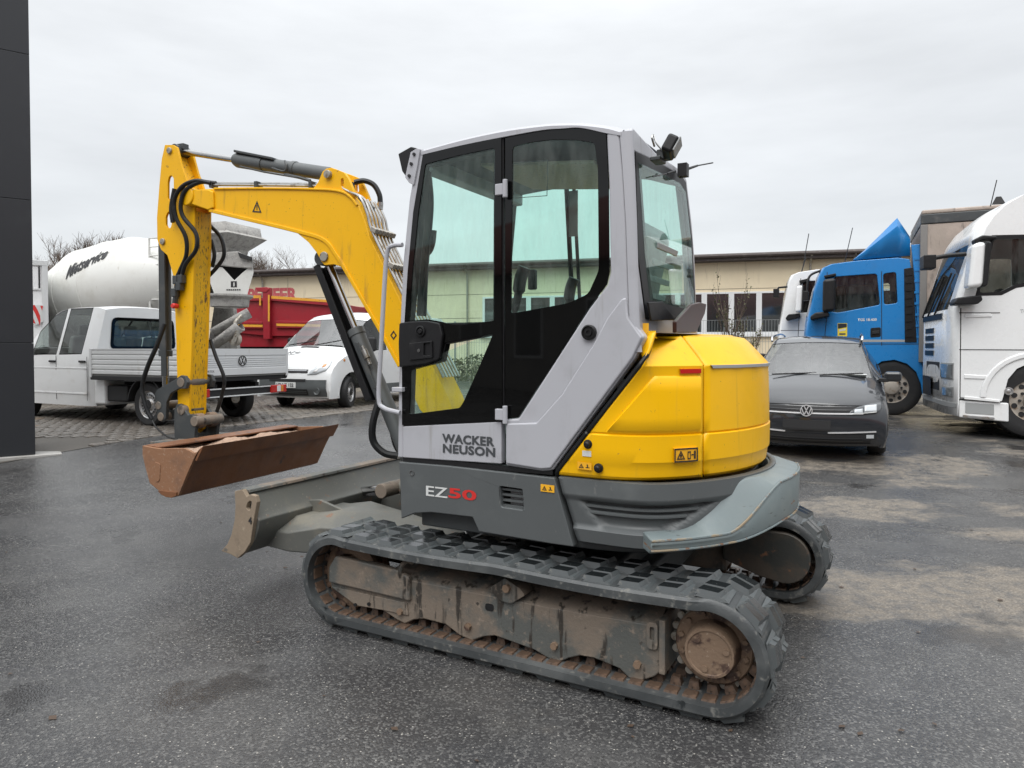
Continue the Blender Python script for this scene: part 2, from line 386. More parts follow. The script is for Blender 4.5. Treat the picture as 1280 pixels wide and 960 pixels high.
def track(yo, yi, near):
    """yo outer edge, yi inner edge"""
    n = NP * 8; A = resample(track_path(LUGH), n); s = 1 if yo > 0 else -1; dx_ = 0 if near else FDX
    Bp = resample(track_path(LUGH + .048), n)
    # cross-section of the belt: chamfered edges
    rows = []
    cs = [(yo - s * .012, A, 0), (yo, A, .5), (yo, Bp, 0), (yi, Bp, 0), (yi, A, .5), (yi + s * .012, A, 0)]
    for y, Q, k in cs:
        other = Bp
        rows.append([(q.x + (b.x - q.x) * k * .5, y, q.y + (b.y - q.y) * k * .5) for q, b in zip(Q, other)])
    m = MB(); nn = n
    for q in rows: m.v += [tuple(t) for t in q]
    for k in range(len(rows)):
        k2 = (k + 1) % len(rows)
        m.f += [(k * nn + i, k * nn + (i + 1) % nn, k2 * nn + (i + 1) % nn, k2 * nn + i) for i in range(nn)]
    belt = m.build('rubber_track', 'rubber', exc, ang=40); belt.location.x = dx_
    # tread lugs, two staggered rows
    path = resample(track_path(LUGH), NP * 2)
    # one lug: two pads on a common foot; local x along travel, z outwards
    g = MB(); w = .165
    def pad(x0, x1, y0, y1, z0, z1, tx, ty, skew):
        vs = [(x0, y0, z0), (x1, y0, z0), (x1 + skew, y1, z0), (x0 + skew, y1, z0), (x0 + tx, y0 + ty, z1), (x1 - tx, y0 + ty, z1), (x1 + skew - tx, y1 - ty, z1), (x0 + skew + tx, y1 - ty, z1)]
        g.add(vs, [(0, 3, 2, 1), (4, 5, 6, 7), (0, 1, 5, 4), (1, 2, 6, 5), (2, 3, 7, 6), (3, 0, 4, 7)])
    pad(-.072, .072, -w / 2, w / 2, -.004, .008, .016, .004, .0)
    pad(-.060, .048, -w / 2 + .004, -.004, .006, LUGH, .011, .007, .012)
    pad(-.048, .060, .004, w / 2 - .004, .006, LUGH, .011, .007, .012)
    me = bpy.data.meshes.new('lug'); me.from_pydata(g.v, [], g.f); me.materials.append(MATS['lug_rubber']); me.materials.append(MATS['lug_wet'])
    bmn = bmesh.new(); bmn.from_mesh(me); bmesh.ops.recalc_face_normals(bmn, faces=bmn.faces); bmn.to_mesh(me); bmn.free()
    for pf in me.polygons: pf.material_index = 1 if pf.center.z > LUGH - .001 else 0
    c0 = (yo + yi) / 2
    for i in range(NP * 2):
        a, b, c = path[i - 1], path[i], path[(i + 1) % len(path)]
        d = (c - a).normalized()                     # travel direction in xz
        row = (1 if i % 2 else -1)
        o = bpy.data.objects.new('lug', me); COL.objects.link(o); o.parent = belt
        X = Vector((d.x, 0, d.y)); Zv = Vector((X.z, 0, -X.x))
        # the loop runs bottom-rear -> top: outward normal is to its left
        mid = Vector((.03, 0, .31))
        if Zv.dot(Vector((b.x, 0, b.y)) - Vector((max(-.96, min(1.06, b.x)), 0, .277))) < 0: Zv = -Zv
        Yv = Zv.cross(X)
        M = Matrix(((X.x, Yv.x, Zv.x, b.x), (X.y, Yv.y, Zv.y, c0 + row * .094), (X.z, Yv.z, Zv.z, b.y), (0, 0, 0, 1)))
        o.matrix_local = M
    # steel drive teeth inside
    g = MB(); g.box((0, -.045, .014), (.054, .05, .040), taper=.7); g.box((0, .045, .014), (.054, .05, .040), taper=.7); g.box((0, -.12, .0), (.066, .07, .016), taper=.85); g.box((0, .12, .0), (.066, .07, .016), taper=.85)
    me = bpy.data.meshes.new('drive_tooth'); me.from_pydata(g.v, [], g.f); me.materials.append(MATS['tooth_steel'])
    inner = resample(track_path(LUGH + .048), NP * 2)
    for i in range(NP * 2):
        a, b, c = inner[i - 1], inner[i], inner[(i + 1) % len(inner)]
        if not near and b.x > -.6: continue
        d = (c - a).normalized(); X = Vector((d.x, 0, d.y)); Zv = Vector((X.z, 0, -X.x))
        if Zv.dot(Vector((b.x, 0, b.y)) - Vector((max(-.96, min(1.06, b.x)), 0, .277))) > 0: Zv = -Zv
        Yv = Zv.cross(X)
        o = bpy.data.objects.new('drive_tooth', me); COL.objects.link(o); o.parent = belt
        o.matrix_local = Matrix(((X.x, Yv.x, Zv.x, b.x), (X.y, Yv.y, Zv.y, c0), (X.z, Yv.z, Zv.z, b.y), (0, 0, 0, 1)))
    return belt
track(.995, .595, True); track(-.995, -.595, False)

mat('muddy_cover', (.05, .052, .048), .5, layers=[(4, .45, .6, (.085, .07, .055), .6), (9, .60, .68, (.22, .11, .06), .8)], bump=(50, .3, .004))
# ---------------- track frame (traced on its outer plate) and running gear
FP = .90
fr_px = [(411, 709), (419, 696), (470, 706), (488, 712), (509, 724), (560, 734), (640, 750), (720, 765), (780, 775), (824, 783), (828, 800), (828, 838), (818, 846), (800, 852), (786, 848), (774, 836), (742, 823), (725, 820), (711, 823), (697, 829), (683, 822), (668, 813), (641, 803), (618, 795), (605, 796), (590, 801), (575, 795), (557, 781), (530, 774), (517, 775), (506, 780), (496, 775), (478, 763), (444, 757), (414, 735)]
xz = EF.xz(fr_px, FP)
MB().ext(xz, FP, FP - .05).build('track_frame_plate', 'muddy_steel', exc, bevel=.008)
top_px = [(509, 724), (560, 734), (640, 750), (720, 765), (780, 775), (824, 783)]
m = MB(); t0 = [EF.py(a, b, FP) for a, b in top_px]
m.loft([[(q.x, FP - .004, q.z - .01) for q in t0], [(q.x, FP - .004, q.z) for q in t0], [(q.x, FP - .16, q.z + .075) for q in t0], [(q.x, FP - .30, q.z + .08) for q in t0], [(q.x, FP - .30, q.z - .2) for q in t0]])
m.build('track_frame_top', 'muddy_steel', exc, bevel=.012)
MB().bx(-.72, .78, .63, .84, .14, .36).build('track_frame_beam', 'muddy_steel', exc, bevel=.02)
MB().bx(-.72, .78, -.84, -.63, .14, .40).build('track_frame_beam', 'muddy_steel', exc, bevel=.02)
# idler yoke cover at the front
yk = EF.xz([(411, 709), (419, 695), (495, 712), (512, 722), (512, 752), (505, 750), (411, 728)], FP + .02)
MB().ext(yk, FP + .025, FP - .01).build('idler_yoke', 'muddy_steel', exc, bevel=.012)
yk = EF.xz([(413, 733), (508, 754), (510, 770), (478, 763), (444, 757)], FP + .01)
MB().ext(yk, FP + .008, FP - .01).build('yoke_strip', 'muddy_steel', exc, bevel=.004)
for a, b in ((444, 752), (461, 751)):
    q = EF.py(a, b + 4, FP + .012); MB().cyl((q.x, FP + .006, q.z), (q.x, FP + .016, q.z), .010, n=10).build('yoke_bolt', 'black_paint', exc)
m = MB(); q = EF.py(508, 708, FP)
m.tube(spline([(q.x + .02, FP - .02, q.z - .09), (q.x + .025, FP + .02, q.z - .05), (q.x + .02, FP + .025, q.z + .0), (q.x - .005, FP + .0, q.z + .03), (q.x - .03, FP - .02, q.z + .02)]), .012, 8).build('lifting_ring', 'muddy_steel', exc)
q = EF.py(829, 782, FP); m = MB().bx(q.x - .012, q.x + .016, .66, FP + .012, .13, .37).build('frame_end_plate', 'muddy_steel', exc, bevel=.004)
q = EF.py(815, 782, FP); MB().ext(fillet([(q.x - .03, q.z - .10), (q.x + .02, q.z - .1), (q.x + .02, q.z + .02), (q.x - .03, q.z + .02)], .02), FP, FP + .018, holes=[fillet([(q.x - .015, q.z - .06), (q.x + .005, q.z - .06), (q.x + .005, q.z), (q.x - .015, q.z)], .008)]).build('lifting_eye', 'muddy_steel', exc, bevel=.004)
# carrier roller bracket
q = [EF.py(a, b, FP + .01) for a, b in ((612, 735), (632, 722), (652, 736), (657, 744), (640, 754), (625, 750))]
MB().ext(fillet([(p.x, p.z) for p in q], .01), FP + .02, FP - .12).build('carrier_bracket', 'muddy_steel', exc, bevel=.006)
p = EF.py(634, 735, FP + .02); MB().cyl((p.x, FP + .018, p.z), (p.x, FP + .04, p.z), .022, n=6).build('carrier_bolt', 'muddy_hub', exc, bevel=.003)
# bottom rollers
for a, b in ((506, 771), (590, 792), (697, 819), (800, 841)):
    p = EF.py(a, b, FP - .03); z = .140
    for s in (1, -1):
        MB().lathe((p.x, s * (FP - .085), z), (0, s, 0), [(-.13, 0), (-.13, .055), (-.12, .070), (-.09, .070), (-.085, .05), (.02, .05), (.025, .072), (.064, .072), (.070, .062), (.070, 0)], 24).build('track_roller', 'muddy_hub', exc)
        if s > 0: MB().cyl((p.x, FP, z + .01), (p.x, FP + .022, z + .01), .018, n=6).build('roller_bolt', 'muddy_hub', exc)
p = EF.py(612, 759, FP); MB().ext(fillet([(p.x - .024, p.z - .018), (p.x + .024, p.z - .018), (p.x + .024, p.z + .018), (p.x - .024, p.z + .018)], .014), FP - .01, FP + .003).build('frame_slot', 'black_paint', exc)
# idler and sprocket
for s in (1, -1):
    MB().lathe((XF_ + (0 if s > 0 else FDX), s * .795, ZF), (0, s, 0), [(-.16, 0), (-.16, .10), (-.09, .13), (-.09, .16), (-.06, .188), (-.03, .188), (-.03, .16), (.03, .16), (.03, .188), (.06, .188), (.075, .16), (.075, .12), (.03, .10), (.03, .05), (.09, .045), (.09, 0)], 40).build('front_idler', 'muddy_hub', exc)
    c = (XR + (0 if s > 0 else FDX), s * .795, ZR)
    hub = MB().lathe(c, (0, s, 0), [(-.12, 0), (-.12, .13), (.02, .13), (.02, .160), (.045, .167), (.052, .161), (.052, .10)], 48).build('sprocket_disc', 'muddy_hub', exc)
    MB().lathe(c, (0, s, 0), [(.05, .118), (.10, .112), (.128, .108), (.140, .103), (.140, .094), (.135, .090), (.135, 0)], 48).build('final_drive_cover', 'muddy_hub', hub)
    if s > 0:
        for k in range(12):
            t = R(30 * k + 12); MB().cyl((c[0] + 0.141 * math.cos(t), c[1] + .05, c[2] + 0.141 * math.sin(t)), (c[0] + 0.141 * math.cos(t), c[1] + .066, c[2] + 0.141 * math.sin(t)), .0125, n=6).build('hub_bolt', 'muddy_hub', hub)
        for k in range(3):
            t = R(120 * k + 165); MB().cyl((c[0] + .072 * math.cos(t), c[1] + .13, c[2] + .072 * math.sin(t)), (c[0] + .072 * math.cos(t), c[1] + .142, c[2] + .072 * math.sin(t)), .014, n=12).build('filler_plug', 'muddy_hub', hub)
    tm = MB()
    for k in range(21):
        t = R(360 * k / 21); tm.cyl((c[0] + .176 * math.cos(t), c[1] - .03 * s, c[2] + .176 * math.sin(t)), (c[0] + .176 * math.cos(t), c[1] + .03 * s, c[2] + .176 * math.sin(t)), .019, n=10)
    tm.cyl((c[0], c[1] - .03 * s, c[2]), (c[0], c[1] + .03 * s, c[2]), .170, n=40)
    tm.build('sprocket_teeth', 'zinc', hub)
# inner motor cover of the far track
cv = [(XR + .40, .20), (XR + .40, .40), (XR + .10, .47)] + [(XR - .02 + .17 * math.cos(R(a)), .30 + .17 * math.sin(R(a))) for a in range(80, -100, -12)][::1]
XQ = XR + FDX
pts = [(XQ + .34, .445)] + [(XQ - .02 + .155 * math.cos(R(a)), .29 + .155 * math.sin(R(a))) for a in range(90, 271, 12)] + [(XQ + .12, .16), (XQ + .34, .235)]
MB().ext(pts, -.66, -.585).build('motor_cover', 'muddy_cover', exc, bevel=.008)
# undercarriage centre
MB().bx(-.55, .62, -.62, .62, .26, .42).build('cross_beam', 'dark_steel', exc, bevel=.03)
MB().ext(fillet([(-.45, -.7), (.45, -.7), (.45, .7), (-.45, .7)], .1), .30, .50, 'z').build('centre_frame', 'dark_steel', exc, bevel=.03)
MB().cyl((0, 0, .48), (0, 0, .60), .36, n=48).build('slew_ring', 'dark_steel', exc, bevel=.01)

# ---------------- dozer blade
BP = .995
end_px = [(293, 614), (303, 612), (308, 621), (313, 618), (319, 620), (321, 628), (317, 650), (313, 678), (306, 690), (297, 698), (288, 693), (276, 689), (284, 680), (289, 668), (293, 650), (294, 632)]
slot = [(312, 626), (314.5, 627), (313, 637), (310, 638), (307.5, 635), (309, 629)]
ep = EF.xz(end_px, BP)
MB().ext(ep, BP, BP - .03, holes=[fillet(EF.xz(slot, BP), .006)]).build('blade_end_plate', 'mud_tan', exc, bevel=.004)
MB().ext(ep, -BP, -BP + .03).build('blade_end_plate', 'mud_tan', exc, bevel=.004)
# moldboard: curved front sheet with box-folded back
fx = [EF.py(a, b, BP) for a, b in ((293, 615), (294, 632), (292, 650), (289, 668), (284, 680), (277, 689))]
bx = [EF.py(a, b, BP) for a, b in ((303, 613), (307, 624), (313, 644), (319, 652), (318, 662), (313, 678), (300, 694))]
prof = [(q.x, q.z) for q in fx] + [(q.x, q.z) for q in reversed(bx)]
MB().ext(prof, BP - .03, -BP + .03).build('blade_moldboard', 'blade_grey', exc, bevel=.008)
tl = [EF.py(a, b, BP) for a, b in ((296, 611), (306, 613.5), (307, 617.5), (297, 615))]
MB().ext([(q.x, q.z) for q in tl], BP - .032, -BP + .032).build('blade_top_edge', 'muddy_steel', exc, bevel=.004)
x1 = bx[2].x; zt = bx[1].z
for s in (1, -1):
    # push arm: wide box at the blade narrowing back to the undercarriage
    rows = []
    for x, y0, y1, z0, z1 in ((x1 + .12, .22, .80, .32, .50), (x1 - .10, .22, .80, .31, .50), (x1 - .30, .24, .72, .30, .54), (x1 - .62, .30, .58, .28, .52), (.62, .34, .56, .26, .46)):
        rows.append([(x, s * y0, z0), (x, s * y1, z0), (x, s * y1, z1 - .07), (x, s * (y1 - .14), z1), (x, s * y0, z1)])
    MB().loft(rows, closed=True, cap0=True, cap1=True).build('push_arm', 'blade_grey', exc, bevel=.012)
    g = [(bx[0].x - .01, zt - .01), (x1 + .06, zt - .10), (x1 - .10, .58), (x1 - .45, .50), (x1 - .45, .44), (x1 + .14, .40)]
    MB().ext(g, s * .50, s * .525).build('blade_gusset', 'blade_grey', exc, bevel=.004)
MB().cyl((x1 + .05, 0, .52), (x1 - .42, 0, .60), .035).build('blade_cylinder_rod', 'chrome', exc)
MB().cyl((x1 - .38, 0, .595), (.62, 0, .68), .062).build('blade_cylinder', 'blade_grey', exc, bevel=.006)
MB().cyl((x1 - .34, .20, .60), (x1 - .34, -.20, .60), .05).build('blade_pin', 'muddy_steel', exc, bevel=.006)
p = EF.py(312.5, 651, BP)
letter('stamped_mark', '4', 'decal_black', exc, (p.x + .012, BP + .003, p.z - .02), (-1, 0, 0), (0, 0, 1), h=.045, bold=.02)

# ---------------- upper carriage: lower skirts
YC = .86
UR = 1.095
def plan(R_, ylim, x0, n=60, xr=None):
    """left side straight from x0, round the tail on radius R_, right side back to xr"""
    xc = -math.sqrt(R_ * R_ - ylim * ylim); a0 = math.degrees(math.atan2(ylim, xc)); P = []
    for i in range(8): P.append((x0 + (xc - x0) * i / 8, ylim))
    for i in range(n + 1):
        t = R(a0 + (360 - 2 * a0) * i / n); P.append((R_ * math.cos(t), R_ * math.sin(t)))
    if xr is not None:
        for i in range(1, 9): P.append((xc + (xr - xc) * i / 8, -ylim))
    P = [Vector(p) for p in P]; L = [0]
    for a, b in zip(P, P[1:]): L.append(L[-1] + (b - a).length)
    Q = []; k = 0; M = n + 24
    for i in range(M + 1):
        s_ = L[-1] * i / M
        while k < len(L) - 2 and L[k + 1] < s_: k += 1
        Q.append(P[k].lerp(P[k + 1], (s_ - L[k]) / max(1e-9, L[k + 1] - L[k])))
    for _ in range(26): Q = [Q[0]] + [(Q[i - 1] + Q[i + 1]) * .25 + Q[i] * .5 for i in range(1, M)] + [Q[-1]]
    return [(q.x, q.y) for q in Q]
deck = [(q[0], q[1]) for q in plan(1.03, .80, .62, 40, .62)]
MB().ext(deck, .60, .93, 'z').build('slew_deck', 'dark_steel', exc, bevel=.01)
# front-left skirt panel (carries the model number)
sk = EF.xz([(500, 577), (560, 582), (694, 597), (718, 683), (690, 679), (648, 672), (600, 664), (592, 646), (540, 640), (520, 641), (503, 648), (502, 610)], YC)
vent = EF.xz([(626, 607), (654, 611), (656, 637), (628, 633)], YC)
skirt = MB().ext(sk, YC + .012, YC - .05, holes=[fillet(vent, .01)]).build('side_skirt', 'skirt_grey', exc, bevel=.006)
v = EF.xz([(624, 605), (656, 609), (658, 640), (626, 636)], YC)
MB().ext(v, YC - .06, YC - .055).build('vent_back', 'black_paint', skirt)
for k in range(4):
    y0 = 610 + 6.8 * k
    q = EF.xz([(626, y0), (655, y0 + 3.4), (655, y0 + 6.2), (626, y0 + 2.6)], YC)
    MB().ext(q, YC - .008, YC - .03).build('vent_slat', 'skirt_grey', skirt)
q = EF.xz([(638, 612), (655, 614), (655, 635), (638, 632)], YC - .035)
MB().ext(q, YC - .036, YC - .05).build('vent_filter', 'seat_back', skirt, bevel=.003)
p = EF.py(515, 591, YC + .012)
MB().lathe((p.x, YC + .010, p.z), (0, 1, 0), [(0, .016), (.006, .016), (.006, .011), (-.001, .009), (-.001, 0)], 18).build('skirt_bolt', 'chrome', skirt)
def eletter(name, s, m, parent, ll, ul, rx_, y, **k):
    a = EF.py(*ll, y); b = EF.py(*ul, y); c = EF.py(rx_, ll[1] + (rx_ - ll[0]) * .08, y)      # lower-left, upper-left pixels, right edge
    return letter(name, s, m, parent, (a.x, y, a.z), (-1, 0, 0), (0, 0, 1), w=abs(a.x - c.x), h=abs(b.z - a.z), **k)
eletter('model_lettering', 'EZ', 'decal_white', skirt, (532.5, 619.5), (532.5, 607), 559.5, YC + .0145, bold=.012)
eletter('model_number', '50', 'decal_red', skirt, (560.5, 622.2), (560.5, 609.4), 595.5, YC + .0145, bold=.025)
def sticker(parent, pts, m='decal_orange', y=YC, marks=True):
    q = EF.xz(pts, y); o = MB().ext(q, y, y + .0015).build('warning_sticker', m, parent)
    if marks:
        c = [(sum(a[0] for a in q) / 4, sum(a[1] for a in q) / 4)][0]; w = abs(q[1][0] - q[0][0]); h = abs(q[2][1] - q[1][1])
        s = h * .36; cx = c[0] + w * .22
        tri = [(cx - s, c[1] - s * .8), (cx + s, c[1] - s * .8), (cx, c[1] + s * .9)]; ti = [(cx - s * .6, c[1] - s * .58), (cx + s * .6, c[1] - s * .58), (cx, c[1] + s * .5)]
        MB().ext(tri, y + .002, y + .003, holes=[ti]).build('warning_symbol', 'decal_black', o)
        MB().ext([(cx - s * .12, c[1] - s * .4), (cx + s * .12, c[1] - s * .4), (cx + s * .12, c[1] + s * .15), (cx - s * .12, c[1] + s * .15)], y + .002, y + .003).build('warning_symbol', 'decal_black', o)
        cx = c[0] - w * .22
        MB().ext([(cx - s * .8, c[1] - s * .6), (cx + s * .8, c[1] - s * .6), (cx + s * .8, c[1] - s * .4), (cx + s * .1, c[1] - s * .3), (cx + s * .4, c[1] + s * .7), (cx - s * .1, c[1] + s * .7), (cx - s * .3, c[1] - s * .3), (cx - s * .8, c[1] - s * .4)], y + .002, y + .003).build('warning_symbol', 'decal_black', o)
    return o
sticker(skirt, [(676, 605), (693, 607), (693, 616), (676, 614)], y=YC + .014)
# rear skirt, following the tail
def polar(z_i, th0, th1, n=48, x0=None):
    rows = []
    for z, rad in z_i: rows.append([(rad * math.cos(R(th0 + (th1 - th0) * i / n)), rad * math.sin(R(th0 + (th1 - th0) * i / n)), z) for i in range(n + 1)])
    return rows
def taper_skirt(levels, front, n=60, end=None):
    rows = []
    for k, (z, rad, yl) in enumerate(levels):
        f = front[k] if isinstance(front, (list, tuple)) else front
        rows.append([(x, y, z) for x, y in plan(rad, yl, f, n, end)])
    return rows
fa = EF.py(697, 597, YC); fb = EF.py(721, 683, YC)
zt_, zb_ = .955, .645
lv = [(zt_ + .0, UR - .03, YC - .03), (zt_ - .004, UR, YC + .006), (.875, UR + .004, YC + .01), (.845, UR - .012, YC - .006), (.73, UR - .016, YC - .012), (.715, UR - .004, YC + .004), (.655, UR - .01, YC - .004), (zb_, UR - .03, YC - .03)]
def lerp_lv(z):
    for a, b in zip(lv, lv[1:]):
        if b[0] <= z <= a[0]:
            t = (a[0] - z) / max(1e-9, a[0] - b[0]); return (z, a[1] + (b[1] - a[1]) * t, a[2] + (b[2] - a[2]) * t)
zl = sorted({round(z, 4) for z, _, _ in lv} | {round(.655 + .0125 * k, 4) for k in range(25) if .655 + .0125 * k < zt_}, reverse=True); lv2 = [lerp_lv(z) for z in zl]
def proj_xy(q):
    w = EF.o + EF.F * q[0] + EF.L * q[1]; return 640 + FPX * w.x / w.y
def smooth01(x): x = min(1, max(0, x)); return x * x * (3 - 2 * x)
rows = []
for z, rad, yl_ in lv2:
    f = fa.x + (fb.x - fa.x) * (zt_ - z) / (zt_ - zb_) - .006; row = []
    for x, y in plan(rad, yl_, f, 110, .2):
        if y > 0:                                    # hollow pressing: a trapezium leaning with the bumper
            px = proj_xy((x, y)); lft = 724 + (.852 - z) / .125 * 28; rgt = 902 - (.852 - z) / .125 * 62
            d = .034 * smooth01((px - lft) / 10) * smooth01((rgt - px) / 12) * smooth01((.856 - z) / .014) * smooth01((z - .722) / .014)
            r0 = math.hypot(x, y); x, y = x * (1 - d / r0), y * (1 - d / r0)
        row.append((x, y, z))
    rows.append(row)
outward(MB().loft(rows).build('rear_skirt', 'skirt_grey', exc, ang=50, solid=.02))
# recessed louvre moulding on the rear skirt
for zz, x0, x1_ in ((.825, -.34, -.78), (.795, -.36, -.76)):
    P = [q for q in plan(UR - .030, YC - .026, x0, 60) if proj_xy(q) < (878 if zz > .81 else 862)]
    m = MB(); m.loft([[(x, y, zz + .010) for x, y in P], [(x * 1.012, y + .012, zz + .004) for x, y in P], [(x * 1.012, y + .012, zz - .004) for x, y in P], [(x, y, zz - .010) for x, y in P]]); m.build('louvre_rib', 'skirt_grey', exc)
# counterweight bumper ring
rows = []; NB = 90
def bump_sec(th):
    """cross-section of the tail bumper at polar angle th: (radius, z) list"""
    t = th if th < 180 else 360 - th
    def ss(a, b): k = min(1, max(0, (t - a) / (b - a))); return k * k * (3 - 2 * k)
    ki, ko, kb = ss(136, 160), ss(147, 166), ss(149, 168)
    zti = .735 + .21 * ki; zto = .722 + .205 * ko; ro = 1.165 + .045 * ko; zb = .655 + .055 * kb; ri = 1.05
    return [(ri, zb), (ro - .03, zb), (ro - .004, zb + .02), (ro, zb + .04), (ro + .004, zto - .02), (ro - .006, zto), (ro - .10 + .02 * ko, zti), (ri, zti - .004)]
for i in range(NB + 1):
    th = 127.5 + (232.5 - 127.5) * i / NB
    ca, sa = math.cos(R(th)), math.sin(R(th))
    def yl(x, y):
        return (x, max(-.925, min(.925, y)))
    rows.append([(*yl(r_ * ca, r_ * sa), z) for r_, z in bump_sec(th)])
MB().loft(rows, closed=True, cap0=True, cap1=True).build('tail_bumper', 'bumper_grey', exc, bevel=.012, ang=38)
for key in ((4, 5), (3, 2)):
    P = []
    for i in range(NB + 1):
        th = 127.5 + (232.5 - 127.5) * i / NB; sc_ = bump_sec(th); r_ = (sc_[key[0]][0] + sc_[key[1]][0]) / 2; z = (sc_[key[0]][1] + sc_[key[1]][1]) / 2 + (.006 if key[0] == 4 else -.012)
        x, y = r_ * math.cos(R(th)), r_ * math.sin(R(th)); P.append((x, max(-.925, min(.925, y)), z))
    MB().tube(P[:60], .006 if key[0] == 4 else .005, 6).build('edge_scuff', 'scuffed_edge', exc)
MB().bx(-1.06, -.85, -.62, -.30, .56, .66).build('tail_bracket', 'skirt_grey', exc, bevel=.02)

# ---------------- engine hood
HR = 1.045
HPX = [(697, 590), (763, 505), (805, 453), (811, 440), (818, 417), (819, 412)]
def hood_front(z, yl=None):
    yl = YC if yl is None else yl
    lo, hi = 0.0, len(HPX) - 1.0
    for _ in range(30):
        mid_ = (lo + hi) / 2; k = min(int(mid_), len(HPX) - 2); t = mid_ - k
        q = EF.py(HPX[k][0] + (HPX[k + 1][0] - HPX[k][0]) * t, HPX[k][1] + (HPX[k + 1][1] - HPX[k][1]) * t, yl)
        if q.z < z: lo = mid_
        else: hi = mid_
    return q.x
def hood_ins(z):
    pts = [(.955, .03), (.975, .012), (1.03, .004), (1.045, -.004), (1.165, -.006), (1.172, .006), (1.18, -.002), (1.30, 0), (1.47, .006), (1.487, .004), (1.495, .010), (1.60, .105), (1.625, .135), (1.635, .19)]
    for a, b in zip(pts, pts[1:]):
        if z <= b[0]: return a[1] + (b[1] - a[1]) * (z - a[0]) / (b[0] - a[0])
    return pts[-1][1]
def hood_row(z, n=72):
    i = hood_ins(z); return plan(HR + .015 - i, YC + .004 - i * .62, hood_front(z, YC - i * .62) - .01, n, -.05)
ZS = [.957, .965, .975, 1.0, 1.03, 1.045, 1.10, 1.165, 1.172, 1.18, 1.24, 1.30, 1.37, 1.43, 1.47, 1.487, 1.495, 1.53, 1.565, 1.60, 1.615, 1.625, 1.635]
grid = [[Vector((x, y, z)) for x, y in hood_row(z)] for z in ZS]
# the seam between side cover and rear cover: the column nearest photo column 880
def proj_x(l):
    w = EF.o + EF.F * l.x + EF.L * l.y; return 640 + FPX * w.x / w.y
def hood_pt(col, z, off=0.0):
    """point on the hood: col is a fractional column of the plan curve"""
    P = hood_row(z); i = int(col); i = min(max(i, 0), len(P) - 2); t = col - i
    a, b = Vector(P[i]), Vector(P[i + 1]); q = a.lerp(b, t); d = (b - a).normalized(); nrm = Vector((d.y, -d.x))
    if nrm.dot(q) < 0: nrm = -nrm
    return Vector((q.x + nrm.x * off, q.y + nrm.y * off, z))
_rows = {}
_hr = hood_row
def hood_row(z, n=72):
    if z not in _rows: _rows[z] = _hr(z, n)
    return _rows[z]
def col_at(px, z, lo=0, hi=44):
    return min((k * .05 for k in range(lo * 20, hi * 20)), key=lambda c: abs(proj_x(hood_pt(c, z, 0)) - px))
def seam_px(z): return 879 if z <= 1.495 else 879 - 29 * (z - 1.495) / (1.635 - 1.495)
seams = [col_at(seam_px(z), z) for z in ZS]
side_c = outward(MB().loft([[hood_pt(c * k / 36, z) for k in range(37)] for c, z in zip(seams, ZS)]).build('hood_side_cover', 'yellow_paint', exc, solid=.015, ang=22))
NH = len(hood_row(ZS[0])) - 1
rear_c = outward(MB().loft([[hood_pt(c + .34 + (NH - c - .34) * k / 56, z) for k in range(57)] for c, z in zip(seams, ZS)]).build('hood_rear_cover', 'yellow_paint', exc, solid=.015, ang=22))
gap = MB().loft([[hood_pt(c - .6 + k * .7, z, -.012) for k in range(3)] for c, z in zip(seams, ZS)]).build('hood_seam', 'black_paint', exc)
MB().tube([hood_pt(0, z, -.004) + Vector((.012, 0, .004)) for z in ZS[:-3]], .012, 8).build('hood_gasket', 'hose_black', exc)
tp = [(q.x, q.y) for q in grid[-1]]
MB().ext(tp, 1.615, 1.640, 'z').build('hood_top', 'yellow_paint', exc, bevel=.012)
# lower raised belt is in the profile; pressed trapezoid on the side cover
rows = []
zz = [1.182, 1.195, 1.25, 1.31, 1.37, 1.43, 1.442]
for k, z in enumerate(zz):
    l0 = col_at(757 + (z - 1.182) / (1.442 - 1.182) * 60, z); l1 = col_at(875, z)
    offs = 0.0 if k in (0, len(zz) - 1) else .011
    cols = [l0, l0 + .25] + [l0 + .25 + (l1 - .05 - l0 - .25) * j / 10 for j in range(1, 11)] + [l1]
    rows.append([hood_pt(c, z, (0 if j in (0, len(cols) - 1) else offs)) for j, c in enumerate(cols)])
MB().loft(rows).build('pressed_panel', 'yellow_paint', side_c, ang=60)
# reflector strips, latches, stickers
def hood_px(px, z, off): return hood_pt(col_at(px, z), z, off)
def hood_patch(name, m, px0, px1, z0, z1, parent, off=.006, cols=None):
    P = lambda j, z, o: hood_pt(cols[0] + (cols[1] - cols[0]) * j / 8, z, o) if cols else hood_px(px0 + (px1 - px0) * j / 8, z, o)
    rws = [[P(j, z, off * k) for j in range(9)] for z, k in ((z0, 0), (z0 + .001, 1), (z1 - .001, 1), (z1, 0))]
    return MB().loft(rws).build(name, m, parent, ang=30)
hood_patch('reflector', 'reflector_red', 849, 875, 1.452, 1.474, side_c, .010)
nrc = len(hood_row(1.4))
hood_patch('reflector_strip', 'seat_back', 0, 0, 1.474, 1.490, rear_c, .010, cols=(seams[12] + 1.0, nrc - 26))
st = hood_patch('warning_sticker', 'decal_orange', 842, 871, 1.045, 1.110, side_c, .010)
def hood_glyph(px0, px1, z0, z1, poly, parent, m='decal_black', off=.0125, holes=()):
    g = MB().ext([(u, w) for u, w in poly], 0, 1, holes=holes)
    g.v = [tuple(hood_px(px0 + (px1 - px0) * u, round(z0 + (z1 - z0) * w, 4), off + .0008 * t)) for u, t, w in g.v]
    return g.build('warning_symbol', m, parent)
fr_ = [(0, 0), (.5, 0), (1, 0), (1, 1), (.5, 1), (0, 1)]; fi = [(.05, .1), (.5, .1), (.95, .1), (.95, .9), (.5, .9), (.05, .9)]
